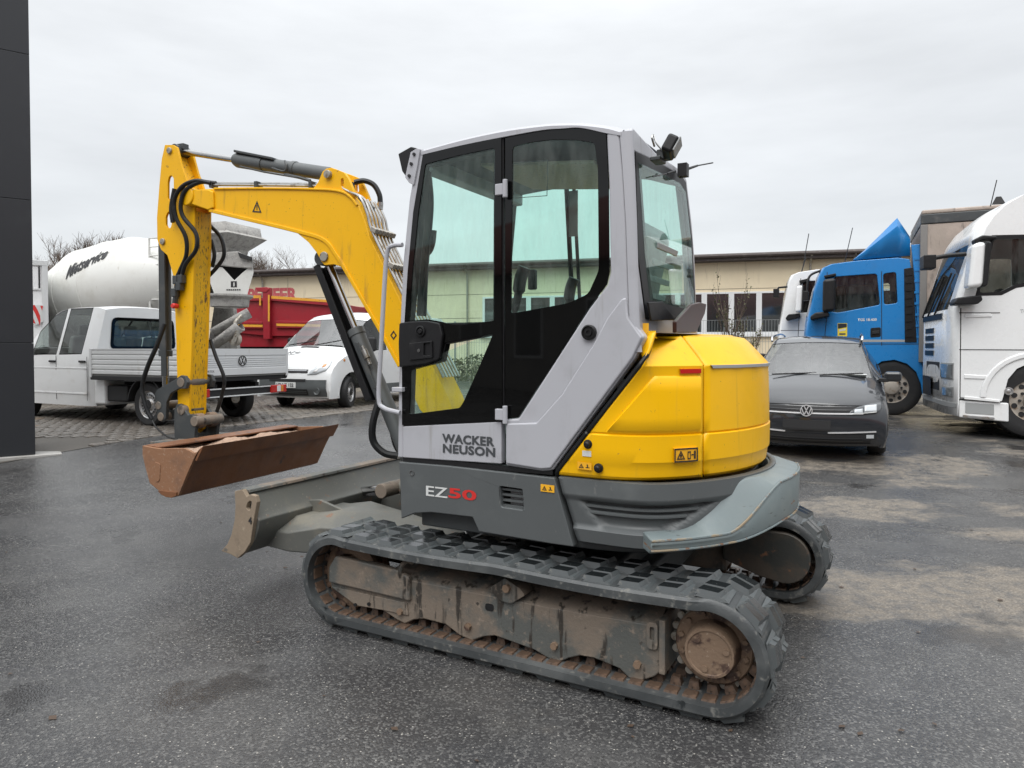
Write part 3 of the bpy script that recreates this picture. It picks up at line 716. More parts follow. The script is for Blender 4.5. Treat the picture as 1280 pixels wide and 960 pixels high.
hood_glyph(842, 871, 1.045, 1.110, fr_, st, holes=[fi])
hood_glyph(842, 871, 1.045, 1.110, [(.10, .2), (.46, .2), (.28, .84)], st, holes=[[(.165, .28), (.395, .28), (.28, .68)]])
hood_glyph(842, 871, 1.045, 1.110, [(.25, .34), (.31, .34), (.31, .56), (.25, .56)], st)
hood_glyph(842, 871, 1.045, 1.110, [(.56, .2), (.7, .2), (.7, .75), (.56, .75)], st, holes=[[(.59, .28), (.67, .28), (.67, .67), (.59, .67)]])
hood_glyph(842, 871, 1.045, 1.110, [(.73, .46), (.82, .46), (.82, .54), (.73, .54)], st)
hood_glyph(842, 871, 1.045, 1.110, [(.84, .2), (.90, .2), (.90, .78), (.84, .78)], st)
for a, b in ((735.5, 555), (748.5, 585)):
    p = EF.py(a, b, YC); MB().lathe((p.x, YC - .004, p.z), (0, 1, 0), [(.0, .022), (.012, .022), (.014, .016), (.03, .014), (.034, .008), (.034, 0)], 20).build('hood_latch', 'black_plastic', side_c)
q = EF.xz([(728, 563), (739, 564), (739, 571), (728, 570)], YC + .008); MB().ext(q, YC + .004, YC + .010).build('data_plate', 'decal_white', side_c)
sticker(side_c, [(722, 577), (739.5, 579), (739.5, 588), (722, 586)], y=YC + .0075)

# ---------------- cab
cabp = []
def eplate(name, m, px, y0, y1, holes=(), bevel=.006, rnd=0, hr=.0, parent=exc, yl=YC):
    po = EF.xz(px, yl); po = fillet(po, rnd) if rnd else po
    hs = [fillet(EF.xz(h, yl), hr) if hr else EF.xz(h, yl) for h in holes]
    return MB().ext(po, y0, y1, holes=hs).build(name, m, parent, bevel=bevel)
YW = -.20                                            # right-hand side of the cab
# silver rear quarter panel with its raised lower pressing
cpost = [(632, 524), (648, 523), (737, 385), (759, 356), (763, 340), (761, 228), (758, 166), (774, 165), (779, 215), (783, 280), (785, 340), (787, 395), (806, 421), (794, 447), (691, 588), (678, 589), (632, 582)]
quarter = eplate('cab_quarter_panel', 'silver_paint', cpost, YC + .004, YC - .06, bevel=.012)
eplate('quarter_pressing', 'silver_paint', [(634, 529), (672, 528), (704, 492), (742, 432), (760, 398), (778, 374), (784, 372), (786, 397), (804, 422), (792, 447), (690, 585), (678, 586), (634, 579)], YC + .018, YC, bevel=.012, parent=quarter)
p = EF.py(735.5, 415.5, YC + .02)
MB().lathe((p.x, YC + .004, p.z), (0, 1, 0), [(.0, .036), (.016, .036), (.019, .030), (.012, .027), (.012, .018), (.020, .016), (.020, .010), (.014, .009), (.014, 0)], 28).build('fuel_cap', 'black_plastic', quarter)
# black printed side glass with a clear window
qo = [(631, 171), (654, 166), (677, 163), (702, 161), (726, 160), (745, 162), (757, 167), (760, 228), (761, 340), (758, 355), (736, 384), (647, 522), (631, 524)]
qi = [(640, 183), (665, 177), (690, 174), (720, 174.5), (743, 178), (747, 212), (748, 338), (735, 367), (710, 379), (638, 392)]
sg = eplate('side_window', 'black_gloss', qo, YC - .004, YC - .014, holes=[qi], hr=.02, bevel=0)
eplate('window_pane', 'cab_glass', [(638, 181), (690, 172), (745, 175), (750, 212), (750, 340), (737, 370), (711, 381), (636, 394)], YC - .008, YC - .0085, bevel=0, parent=sg)
# door
do = [(529, 194), (575, 182), (627, 172), (628, 526), (503, 531), (503, 460), (505, 420), (510, 340), (517, 265)]
du = [(532, 205), (575, 194), (619, 185), (618, 401), (580, 406), (567, 406), (552, 402), (535, 399), (512, 401), (516, 340), (523, 268)]
dl = [(514, 462), (540, 456), (551, 449), (556, 428), (617, 417), (598, 462), (580, 502), (575, 510), (512, 518)]
door = eplate('door', 'black_gloss', do, YC + .004, YC - .008, holes=[du, dl], hr=.015, bevel=0)
eplate('window_pane', 'cab_glass', [(530, 203), (621, 183), (620, 404), (509, 405), (514, 340)], YC - .001, YC - .0015, bevel=0, parent=door)
eplate('window_pane', 'cab_glass', [(510, 459), (620, 414), (582, 505), (575, 513), (508, 521)], YC - .001, YC - .0015, bevel=0, parent=door)
eplate('door_frame', 'black_plastic', [(527, 191), (575, 179), (629, 169), (630, 528), (501, 534), (501, 460), (504, 415), (509, 335), (515, 262)], YC - .004, YC - .045, holes=[[(534, 208), (575, 197), (617, 188), (616, 402), (512, 405), (518, 340), (525, 268)], [(514, 462), (552, 452), (557, 430), (616, 419), (580, 502), (574, 510), (512, 518)]], bevel=0, parent=door)
eplate('door_panel', 'silver_paint', [(503.5, 533), (627, 527), (627, 580), (503.5, 572)], YC + .002, YC - .04, bevel=.006, parent=door)
hb = eplate('lock_housing', 'black_plastic', [(502, 404), (514, 402), (536, 401), (552, 404), (556, 419), (552, 449), (536, 455), (502, 459), (501, 430)], YC + .024, YC, bevel=.008, rnd=.01, parent=door)
p = EF.py(525, 414, YC + .03)
MB().lathe((p.x, YC + .02, p.z), (0, 1, 0), [(0, .032), (.012, .030), (.014, .022), (.006, .018), (.016, .012), (.016, 0)], 24).build('lock_knob', 'black_plastic', hb)
eplate('handle_plate', 'black_plastic', [(516, 429), (544, 426), (545, 447), (516, 450)], YC + .034, YC + .02, holes=[[(534, 429.5), (542, 428.5), (542, 444), (534, 444.5)]], bevel=.004, parent=hb)
p = EF.py(523.5, 438, YC + .035); MB().cyl((p.x, YC + .03, p.z), (p.x, YC + .038, p.z), .009, n=14).build('key_lock', 'chrome', hb)
for yy in (237, 518):
    a = EF.py(626, yy, YC + .01)
    g = MB(); g.bx(a.x - .03, a.x + .028, YC + .0, YC + .022, a.z - .028, a.z + .028); g.cyl((a.x - .03, YC + .02, a.z - .045), (a.x - .03, YC + .02, a.z + .045), .013, n=12); g.build('door_hinge', 'silver_paint', exc, bevel=.004)
# wordmark on the door panel
eletter('maker_lettering', 'WACKER', 'decal_grey', door, (552.5, 553.2), (552.5, 541.8), 618, YC + .0045, bold=.04, spacing=1.06)
eletter('maker_lettering', 'NEUSON', 'decal_grey', door, (553.5, 565.8), (553.5, 554.6), 619, YC + .0045, bold=.04, spacing=1.06)
# front pillar, sill
eplate('front_pillar', 'silver_paint', [(497.5, 572), (504, 572), (504, 460), (506, 418), (511, 338), (518, 264), (530, 192), (527, 185), (522, 192), (512, 250), (504, 330), (499.5, 430)], YC + .004, YC - .06, bevel=.008)
MB().ext([(EF.py(503, 578, YC).x, EF.py(503, 578, YC).z), (EF.py(503, 571, YC).x, EF.py(503, 571, YC).z), (EF.py(690, 588, YC).x, EF.py(690, 588, YC).z), (EF.py(690, 594, YC).x, EF.py(690, 594, YC).z)], YC - .006, YC - .05).build('sill_gasket', 'black_paint', exc)
# roof
top = EF.xz([(526, 185), (575, 171.5), (627, 160), (677, 153), (702, 151.5), (726, 151.5), (757, 155), (777, 160)], YC)
bot = EF.xz([(527, 194), (575, 182.5), (627, 172), (677, 163), (702, 161), (726, 160), (757, 166.5), (777, 170)], YC)
ys = [YC + .006, YC - .03, YC - .10, YC - .3, .33, YW + .3, YW + .10, YW + .03, YW]
cr = [-.022, .0, .016, .026, .03, .026, .016, .0, -.022]
top2 = spline(top, 5); bot2 = spline(bot, 5)
rows = [[(b.x, YC - .03, b.y) for b in bot2], [(b.x, YC + .006, b.y) for b in bot2]]
for y, c in zip(ys, cr): rows.append([(t.x, y, t.y + c) for t in top2])
rows += [[(b.x, YW, b.y) for b in bot2], [(b.x, YW + .03, b.y) for b in bot2]]
MB().loft(rows, cap0=False).build('cab_roof', 'silver_paint', exc, ang=50)
# underside lining
bz = [(b.x, b.y) for b in bot2]
MB().loft([[(x * 1 + .0, y, z - .0) for x, z in bz] for y in (YC - .02, YW + .02)]).build('roof_lining', 'cab_inner', exc, solid=.02)
q = [EF.py(a, b, YC) for a, b in ((560, 190), (752, 172))]
MB().ext([(q[0].x - .10, q[0].z - .03), (q[1].x + .1, q[1].z - .05), (q[1].x + .1, q[1].z - .07), (q[0].x - .10, q[0].z - .05)], YC - .16, YW + .28).build('headliner', 'headliner', exc, bevel=.006)
# rear of the cab: left post, glass, right post
def rx(a, b, x): q = EF.px(a, b, x); return (min(q.y, .80), q.z)
XRR = -.60
ro = [(777, 162), (783.5, 161), (824, 190), (857, 213), (862, 224), (867, 280), (869, 320), (870, 405), (806, 405), (800, 400), (786, 300)]
g = [rx(a, b, XRR) for a, b in ro]
yL = YC - .02; yT = [p for p in g]
top_z = EF.py(775, 163, YC).z
out_r = [(YC - .01, 1.60), (YC - .01, 2.20), (YC - .015, top_z - .01), (YC - .05, top_z + .02)] + [g[2], g[3], g[4], g[5], g[6], (g[7][0], 1.60)]
gl = [rx(a, b, XRR) for a, b in ((789, 183), (826, 203), (855, 220), (860, 228), (866, 300), (868, 400), (805, 398), (797, 320))]
def lean(z): return XRR + .03 * max(0, (z - 1.6))
def rplate(name, m, po, d0, d1, holes=(), parent=exc, bevel=.006):
    b = MB().ext(po, 0, 1, 'x', holes=holes)
    b.v = [(lean(z) + (d0 if x < .5 else d1), y, z) for x, y, z in b.v]
    return b.build(name, m, parent, bevel=bevel)
rplate('cab_rear_frame', 'silver_paint', out_r, -.012, .05, holes=[gl], bevel=.01)
rg = rplate('rear_window', 'black_plastic', gl, -.016, .0, holes=[[rx(a, b, XRR) for a, b in ((803, 206), (828, 219), (850, 232), (857, 242), (862, 300), (864, 386), (814, 373), (808, 320))]], bevel=0)
rplate('window_pane', 'cab_glass', [rx(a, b, XRR) for a, b in ((800, 203), (828, 216), (852, 229), (859, 240), (864, 300), (866, 389), (810, 375), (805, 320))], -.0175, -.017, parent=rg, bevel=0)
# grey printed border reads through a smoky second pane
# rear left corner: rounded post between side and rear
pc = [EF.py(a, b, YC) for a, b in ((775, 165), (779, 215), (783, 280), (785, 340), (787, 395), (794, 440))]
rows = []
for k in range(7):
    t = k / 6; rows.append([((q.x) * (1 - t) + (lean(q.z) - .012) * t - .03 * math.sin(math.pi * t), YC + .004 - .045 * t * t, q.z) for q in pc])
MB().loft(rows).build('cab_rear_post', 'silver_paint', exc, ang=60)
# right side frame
m = MB(); zf = EF.py(527, 190, YC).z; xf = EF.py(503, 570, YC).x; xt = EF.py(528, 195, YC).x
m.tube([(xf, YW + .03, .95), (xf - .01, YW + .03, 1.4), (xt + .02, YW + .03, zf - .1), (xt - .04, YW + .03, zf + .01)], .035, 8)
m.bx(-.62, xf, YW, YW + .05, .95, 1.42)
m.build('cab_right_frame', 'cab_inner', exc, bevel=.006)
m = MB(); m.bx(-.55, xf - .06, YW + .018, YW + .022, 1.42, zf - .02); m.build('right_window', 'cab_glass', exc)
# front screen
xa, xb = xf - .01, xt + .01
m = MB(); m.loft([[(xa, YC - .07, 1.0), (xa, YW + .06, 1.0)], [(xa - .01, YC - .07, 1.5), (xa - .01, YW + .06, 1.5)], [(xb, YC - .07, zf - .03), (xb, YW + .06, zf - .03)]]); m.build('front_window', 'cab_glass', exc)
m = MB(); m.bx(xb - .06, xb + .03, YW, YC - .02, zf - .10, zf + .0); m.bx(xa - .03, xa + .02, YW, YC - .02, .93, 1.02); m.build('front_header', 'silver_paint', exc, bevel=.01)
# floor, bulkhead, seat, consoles, levers
MB().bx(-.55, xf - .03, YW, YC - .06, .93, 1.0).build('cab_floor', 'black_plastic', exc, bevel=.01)
MB().bx(-.62, -.50, YW, YC - .06, .93, 1.42).build('cab_bulkhead', 'cab_inner', exc, bevel=.01)
seat = MB().ext(fillet([(.08, 1.44), (.08, 1.57), (-.38, 1.54), (-.40, 1.42)], .04), .08, .58).build('driver_seat', 'seat_fabric', exc, bevel=.03)
bk = MB().ext(fillet([(-.30, 1.50), (-.42, 1.48), (-.56, 2.16), (-.52, 2.22), (-.46, 2.20)], .03), .10, .56).build('seat_backrest', 'seat_back', seat, bevel=.04, seg=3)
for k in range(7): MB().box((-.475 - .022 * k - .0, .33, 1.60 + .08 * k), (.012, .36, .03), rot=(0, R(-12), 0)).build('backrest_rib', 'seat_back', seat, bevel=.004)
MB().bx(-.30, .0, .10, .54, 1.0, 1.44).build('seat_base', 'black_plastic', seat, bevel=.02)
for s, yy in ((1, .67), (-1, .02)):
    MB().ext(fillet([(.14, 1.60), (.14, 1.70), (-.36, 1.68), (-.36, 1.54)], .03), yy - .06, yy + .06).build('armrest_console', 'black_plastic', exc, bevel=.02)
    jl = MB(); jl.tube(spline([(.10, yy, 1.66), (.11, yy, 1.76), (.09, yy, 1.84), (.075, yy, 1.93), (.05, yy, 1.99)]), [.014] * 7 + [.022] * 7 + [.034] * 9 + [.034] * 2, 12); jl.lathe((.10, yy, 1.66), (0, 0, 1), [(0, .06), (.04, .05), (.09, .02)], 16)
    jl.build('joystick', 'black_plastic', exc)
MB().bx(-.36, .30, -.14, .0, 1.0, 1.62).build('side_console', 'black_plastic', exc, bevel=.03)
m = MB(); m.tube(spline([(.20, .60, 1.62), (.205, .60, 1.75), (.235, .60, 1.82), (.24, .60, 1.90)]), .013, 8); m.build('safety_lever', 'decal_red', exc)
m = MB(); p0 = EF.py(716, 388, YW + .06); p1 = EF.py(708, 232, YW + .06)
m.cyl((p0.x, p0.y, p0.z), (p1.x, p1.y, p1.z), .016, n=8); m.cyl((p0.x - .05, p0.y, p0.z), (p1.x - .05, p1.y, p1.z), .012, n=8); m.build('window_rail', 'black_plastic', exc)
for ya, yb in ((239, 268), (262, 295)):
    a = EF.py(711, ya, YW + .09); b = EF.py(722, yb, YW + .09); MB().bx(min(a.x, b.x), max(a.x, b.x), YW + .085, YW + .092, min(a.z, b.z), max(a.z, b.z)).build('info_label', 'seat_back', exc)
a = EF.py(660, 337, .2); MB().bx(a.x - .05, a.x + .0, .17, .21, a.z - .12, a.z).build('display_unit', 'black_plastic', exc, bevel=.01)
# front of cab inside: wiper motor, grab strap seen through the door glass
m = MB(); P = [EF.py(a, b, .70) for a, b in ((541, 256), (545, 240), (540, 270), (541, 300), (538, 316), (530, 322))]
m.tube(spline([(q.x, q.y, q.z) for q in (EF.py(543, 288, .66), EF.py(541, 305, .66), EF.py(536, 316, .66), EF.py(528, 317, .66), EF.py(525, 305, .66))]), .014, 8); m.build('grab_handle', 'black_plastic', exc)
m = MB(); m.tube(spline([(q.x, q.y, q.z) for q in (EF.py(534, 222, .72), EF.py(536, 260, .72), EF.py(530, 330, .72), EF.py(527, 395, .72))]), .028, 8); m.build('front_trim', 'black_plastic', exc)
# faint information sheet on the side glass
q = EF.xz([(641, 204), (685, 200), (684, 245), (641, 248)], YC - .012)
m = MB(); m.ext(q, YC - .0135, YC - .0132, holes=[[(a * .0 + (q[0][0] + q[2][0]) / 2 + (a - (q[0][0] + q[2][0]) / 2) * .96, (q[0][1] + q[2][1]) / 2 + (b - (q[0][1] + q[2][1]) / 2) * .96) for a, b in q]]); m.build('information_sheet', 'decal_black', sg)
# outside: grab rail, head lamp, work lamp, aerial, smoky rear stop brackets
m = MB(); m.tube(spline([(q.x, YC + .03, q.z) for q in (EF.py(a, b, YC + .03) for a, b in ((503, 306), (492, 307), (484.5, 314), (481, 350), (476, 440), (473.5, 497), (480, 510), (500, 516)))], 6), .0125, 10); m.build('grab_rail', 'silver_paint', exc)
p = EF.py(500, 487, YC + .02); MB().bx(p.x - .02, p.x + .05, YC - .02, YC + .03, p.z - .012, p.z + .012).build('rail_clamp', 'silver_paint', exc, bevel=.004)
eplate('lamp_bracket', 'silver_paint', [(515, 191), (523, 186), (527, 187), (524, 206), (519, 232), (513, 229), (508, 222)], YC + .014, YC + .002, bevel=.003)
hl = eplate('head_lamp', 'black_plastic', [(497, 192), (513, 183), (521, 185), (515, 192), (509, 218), (507, 221), (502, 214)], YC - .002, YC - .12, bevel=.006)
for a, b in ((518, 193), (514.5, 205), (512, 220)):
    p = EF.py(a, b, YC + .014); MB().cyl((p.x, YC + .012, p.z), (p.x, YC + .022, p.z), .009, n=8).build('bracket_bolt', 'black_paint', exc)
def rp3(a, b, x): q = EF.px(a, b, x); return (q.x, q.y, q.z)
wl = MB(); c = Vector(rp3(838.5, 184, -.72)); wl.box(c, (.055, .12, .085), rot=(R(8), R(-28), R(8))); wlo = wl.build('work_lamp', 'black_plastic', exc, bevel=.014, seg=3)
wl = MB(); wl.box(c + Vector((-.031, 0, -.006)), (.008, .105, .07), rot=(R(8), R(-28), R(8))); wl.build('lamp_lens', 'seat_back', wlo, bevel=.003)
wl = MB(); c2 = Vector(rp3(830, 194, -.67)); wl.box(c2, (.06, .05, .05)); wl.box(c2 + Vector((.02, .03, -.03)), (.05, .1, .02)); wl.build('lamp_mount', 'dark_steel', wlo, bevel=.005)
MB().tube(spline([rp3(818, 183, -.62), rp3(815, 172, -.62), rp3(817, 169, -.62), rp3(820, 178, -.64), rp3(828, 188, -.67)]), .005, 6).build('lamp_cable', 'steel_pipe', wlo)
an = MB(); p0 = Vector(rp3(854, 213, -.63)); an.box(p0, (.05, .05, .07)); an.cyl(p0, rp3(872, 207, -.66), .009, .006, 8); an.cyl(rp3(872, 207, -.66), rp3(891, 203.5, -.70), .004, .004, 6); an.build('aerial', 'black_plastic', exc)
an = MB(); an.cyl(rp3(844, 214, -.64), rp3(834, 217, -.62), .007, .005, 8); an.cyl(rp3(834, 217, -.62), rp3(816, 221, -.61), .003, .003, 6); an.build('rear_wiper', 'black_plastic', exc)
m = MB().ext([(u, w) for u, w in [rx(a, b, -.72) for a, b in ((843, 416), (843, 402), (862, 381), (873, 378), (881, 380), (879, 392), (868, 416))]], -.73, -.71, 'x'); m.build('rear_lamp_guard', 'smoked_guard', exc, bevel=.004)
m = MB().ext([(u, w) for u, w in [rx(a, b, -.64) for a, b in ((808, 378), (826, 377), (842, 400), (812, 401))]], -.65, -.64, 'x'); m.build('rear_lamp_guard', 'black_plastic', exc, bevel=.003)
sticker(exc, [(803.5, 404), (811, 404), (811, 416), (803.5, 416)], y=YC - .055, marks=False)

# ---------------- boom, arm, bucket (boom frame: x' along the boom, y' to its left)
BW, AW = .115, .088
def bxz(px, y): return BF.xz(px, y)
def B3(a, b, y): return tuple(BF.py(a, b, y))
def bplate(name, m, px, y0, y1, yl, holes=(), bevel=.006, rnd=0, hr=0, parent=exc):
    po = bxz(px, yl); po = fillet(po, rnd) if rnd else po
    hs = [fillet(bxz(h, yl), hr) if hr else bxz(h, yl) for h in holes]
    o = MB().ext(po, y0, y1, holes=hs).build(name, m, parent, bevel=bevel)
    return onboom(o) if parent is exc else o
def bpart(mb, name, m, parent=exc, **k):
    o = mb.build(name, m, parent, **k); return onboom(o) if parent is exc else o
# king post and boom foot
kp = MB(); kp.cyl((0, 0, .62), (0, 0, 1.12), .115, n=28); kp.bx(-.20, .05, -.14, .14, .66, .74); kp.bx(-.20, .05, -.14, .14, .98, 1.06)
bpart(kp, 'king_post', 'dark_steel', bevel=.012)
kb = MB(); kb.bx(.75, 1.12, -.36, .08, .62, .95); kb.build('king_post_bracket', 'dark_steel', exc, bevel=.03)
boom_px = [(232, 237), (268, 235.5), (330, 235), (393, 236), (424, 238), (438, 244), (448, 256), (456, 275), (462, 296), (497, 368), (560, 497), (566, 515), (557, 530), (540, 530), (524, 512), (500, 458), (475, 412), (452, 372), (436, 344), (428, 330), (419, 317), (411, 305), (399, 296), (378, 291), (355, 285), (300, 272), (262, 263), (236, 255), (229, 250), (228, 242)]
boom = bplate('boom', 'boom_yellow', boom_px, BW, -BW, BW, bevel=.010)
# top and bottom flanges stand proud of the webs
def flange(px, w=.012, t=.014):
    P = [Vector((q.x, q.z)) for q in (BF.py(a, b, BW) for a, b in px)]; P = spline([(p.x, p.y) for p in P], 5); rows = []
    for i, p in enumerate(P):
        d = (P[min(i + 1, len(P) - 1)] - P[max(i - 1, 0)]).normalized(); n = Vector((-d.y, d.x))
        rows.append([(p.x + n.x * t, BW + w, p.y + n.y * t), (p.x - n.x * t, BW + w, p.y - n.y * t), (p.x - n.x * t, -BW - w, p.y - n.y * t), (p.x + n.x * t, -BW - w, p.y + n.y * t)])
    return MB().loft(rows, closed=True, cap0=True, cap1=True).build('boom_flange', 'boom_yellow', boom, bevel=.005)
flange([(262, 263), (300, 272), (355, 285), (378, 291), (399, 297), (411, 305), (420, 318), (430, 334), (452, 372), (475, 412), (500, 458)])
flange([(268, 236), (330, 235.5), (393, 236.5), (424, 239), (438, 246), (447, 257)], t=.008)
# nose pressing at the arm end
bplate('boom_nose_plate', 'boom_yellow', [(232, 238), (262, 237), (268, 240), (269, 260), (262, 263), (236, 254), (230, 249), (229, 243)], BW + .018, BW - .004, BW, bevel=.010, rnd=.01, parent=boom)
# cylinder ear plates under the boom and arm cylinder ear on top
for s in (1, -1):
    e = [(355, 284), (369, 289), (386, 303), (397, 317), (402, 327), (406, 331.5), (418, 330.5), (428, 334), (440, 348), (428, 325), (415, 308), (399, 296), (378, 290)]
    bplate('boom_cylinder_ear', 'boom_yellow', e, s * (BW + .004), s * (BW - .030), BW, bevel=.003)
    e = [(388, 238), (396, 228), (402, 214), (407, 210), (413, 209), (419, 211), (429, 215), (434, 222), (440, 236), (444, 247), (434, 243), (424, 238)]
    hole = [[(425, 223), (428, 222.5), (429, 232), (427, 234), (425, 232)]]
    bplate('arm_cylinder_ear', 'boom_yellow', e, s * (BW - .01), s * (BW - .04), BW, holes=hole, bevel=.004, hr=.006)
    for (a, b), r_ in (((410, 218), .030), ((406, 321), .036)):
        q = BF.py(a, b, BW); bpart(MB().cyl((q.x, s * (BW - .04), q.z), (q.x, s * (BW + .018), q.z), r_, n=20), 'pivot_pin', 'zinc', bevel=.005)
# warning triangle on the boom web
tri = bxz([(321.5, 251), (327, 266), (315.5, 265)], BW); tin = bxz([(321.3, 254.5), (325, 264.2), (317.5, 263.6)], BW)
MB().ext(tri, BW + .001, BW + .0025, holes=[tin]).build('warning_symbol', 'decal_black', boom)
MB().ext(bxz([(320.8, 256.5), (321.9, 256.5), (321.7, 262.5), (320.9, 262.5)], BW), BW + .001, BW + .0025).build('warning_symbol', 'decal_black', boom)
t2 = bxz([(492, 413), (496, 419), (492, 425), (488, 419)], BW); MB().ext(t2, BW + .001, BW + .0025, holes=[bxz([(492, 415.5), (494.5, 419), (492, 422.5), (489.5, 419)], BW)]).build('warning_symbol', 'decal_black', boom)
# boom cylinder: eye at the ear, chrome rod, barrel, guard
p_ear = Vector(B3(408, 324, 0)); p_foot = Vector(B3(512, 575, 0)); d = (p_foot - p_ear).normalized()
pm = p_ear + d * ((Vector(B3(456, 408, 0)) - p_ear).length + .05)
bpart(MB().cyl(p_ear, pm, .030, n=24), 'boom_cylinder_rod', 'chrome')
bc = MB(); bc.cyl(pm - d * .06, p_foot, .058, n=28); bc.cyl(pm - d * .075, pm - d * .02, .064, n=28); bpart(bc, 'boom_cylinder', 'skirt_grey', bevel=.006)
bpart(MB().cyl(p_ear - Vector((0, .075, 0)), p_ear + Vector((0, .075, 0)), .055, n=24), 'cylinder_eye', 'dark_steel', bevel=.006)
# guard channel ahead of the rod
nx = Vector((d.z, 0, -d.x)); nx = nx if nx.x > 0 else -nx
g0 = p_ear + nx * .055 + d * .02; g1 = p_ear + nx * .085 + d * 1.12
m = MB()
for s in (1, -1): m.loft([[g0 + Vector((0, s * .06, 0)) - nx * .02, g0 + Vector((0, s * .06, 0)) + nx * .035, g0 + Vector((0, s * .05, 0)) + nx * .035, g0 + Vector((0, s * .05, 0)) - nx * .02], [g1 + Vector((0, s * .06, 0)) - nx * .02, g1 + Vector((0, s * .06, 0)) + nx * .03, g1 + Vector((0, s * .05, 0)) + nx * .03, g1 + Vector((0, s * .05, 0)) - nx * .02]], closed=True, cap0=True, cap1=True)
m.loft([[g0 + Vector((0, .06, 0)) + nx * .03, g0 + Vector((0, -.06, 0)) + nx * .03, g0 + Vector((0, -.06, 0)) + nx * .04, g0 + Vector((0, .06, 0)) + nx * .04], [g1 + Vector((0, .06, 0)) + nx * .025, g1 + Vector((0, -.06, 0)) + nx * .025, g1 + Vector((0, -.06, 0)) + nx * .035, g1 + Vector((0, .06, 0)) + nx * .035]], closed=True, cap0=True, cap1=True)
bpart(m, 'cylinder_guard', 'black_plastic', bevel=.004)
v0 = Vector(B3(455, 437, .09)); m = MB(); m.cyl(v0, v0 + d * .07, .022, n=12); m.cyl(v0 + d * .07, v0 + d * .12, .014, n=8); m.cyl(v0 - d * .03, v0, .012, n=8); bpart(m, 'hose_rupture_valve', 'steel_pipe', bevel=.003)
m = MB(); a = Vector(B3(449, 428, .075)); b = Vector(B3(472, 486, .075)); m.loft([[a, a + Vector((.03, 0, .0)), a + Vector((.03, .02, .0)), a + Vector((0, .02, 0))], [b, b + Vector((.03, 0, 0)), b + Vector((.03, .02, 0)), b + Vector((0, .02, 0))]], closed=True, cap0=True, cap1=True); bpart(m, 'valve_rail', 'dark_steel', bevel=.003)
# arm cylinder on top
q0 = Vector(B3(413, 218, 0)); q1 = Vector(B3(226, 189, 0)); d2 = (q1 - q0).normalized()
qb = q0 + d2 * ((Vector(B3(295, 200, 0)) - q0).length)
ac = MB(); ac.cyl(q0, qb, .052, n=28); ac.cyl(qb - d2 * .02, qb - d2 * .30, .060, n=28); ac.cyl(qb, qb + d2 * .012, .045, n=28); ac.cyl(qb - d2 * .62, qb - d2 * .58, .058, n=28)
aco = bpart(ac, 'arm_cylinder', 'skirt_grey', bevel=.005)
bpart(MB().cyl(qb, q1, .026, n=20), 'arm_cylinder_rod', 'chrome')
m = MB(); m.cyl(q1 - Vector((0, .07, 0)), q1 + Vector((0, .07, 0)), .045, n=20); m.box(q1 + Vector((-.02, 0, .03)), (.08, .06, .05)); bpart(m, 'rod_eye', 'dark_steel', bevel=.005)
a = Vector(B3(297, 191, .02)); b = Vector(B3(345, 198, .02)); m = MB(); m.loft([[a + Vector(k) for k in ((0, .045, -.005), (0, .045, .015), (0, -.045, .015), (0, -.045, -.005))], [b + Vector(k) for k in ((0, .045, -.02), (0, .045, .0), (0, -.045, .0), (0, -.045, -.02))]], closed=True, cap0=True, cap1=True); m.build('cylinder_port_block', 'dark_steel', aco, bevel=.005)
m = MB(); m.tube(spline([B3(340, 210, .06), B3(355, 214, .065), B3(358, 207, .066), B3(356, 201, .05)]), .008, 8); m.tube([B3(356, 218, .055), B3(375, 222, .055), B3(388, 226, .05)], .012, 8); m.tube([B3(300, 208, .062), B3(330, 215, .064), B3(372, 222, .06)], .007, 8); m.build('cylinder_pipe', 'dark_steel', aco)
# pipes along the boom and down its back
def btube(name, m, px, r_, n=8, parent=exc, k=6):
    P = [B3(a, b, y) for a, b, y in px]; return bpart(MB().tube(spline(P, k) if k else P, r_, n), name, m, parent)
for j, y in enumerate((.085, .055)):
    btube('boom_pipe', 'steel_pipe', [(262, 231 - j * 2, y), (330, 231.5 - j * 2, y), (392, 232.5 - j * 2, y), (424, 233.5 - j * 1.5, y)], .011, parent=boom, k=3)
def onback(a, b, y, off=0.0):                        # a point of the boom's back edge, moved across to lateral position y
    q = BF.py(a, b, BW); return (q.x - off * .9, y, q.z + off * .45)
for j in range(6):
    y = .135 - .045 * j
    P = ([B3(425, 233, .09), B3(437, 240, .105)] if j < 2 else []) + [onback(a, b, y, .03) for a, b in ((448, 250), (457, 270), (464, 294), (498, 364), (552, 474))]
    bpart(MB().tube(spline(P, 5), .0095, 8), 'boom_pipe', 'steel_pipe', boom)
for a, b in ((466, 291), (488, 335)):
    m = MB()
    for j in range(6):
        c = Vector(onback(a, b, .135 - .045 * j, .03)); m.box(c, (.05, .034, .036), rot=(0, R(-28), 0))
    m.build('pipe_clamp', 'zinc', boom, bevel=.005)
for a in (267, 323, 391):
    c = Vector(B3(a, 231.5, .07)); MB().box(c, (.03, .07, .05)).build('pipe_clamp', 'dark_steel', boom, bevel=.004)
btube('hydraulic_hose', 'hose_black', [(443, 228, -.02), (455, 226, -.05), (467, 231, -.08), (474, 243, -.09), (475.5, 254, -.09)], .020)
btube('hose_fitting', 'steel_pipe', [(475.5, 253, -.09), (475, 262, -.09)], .022, k=0)
btube('hydraulic_hose', 'hose_black', [(440, 229, .02), (443, 243, .03), (456, 255, .02), (468, 262, .0)], .018)
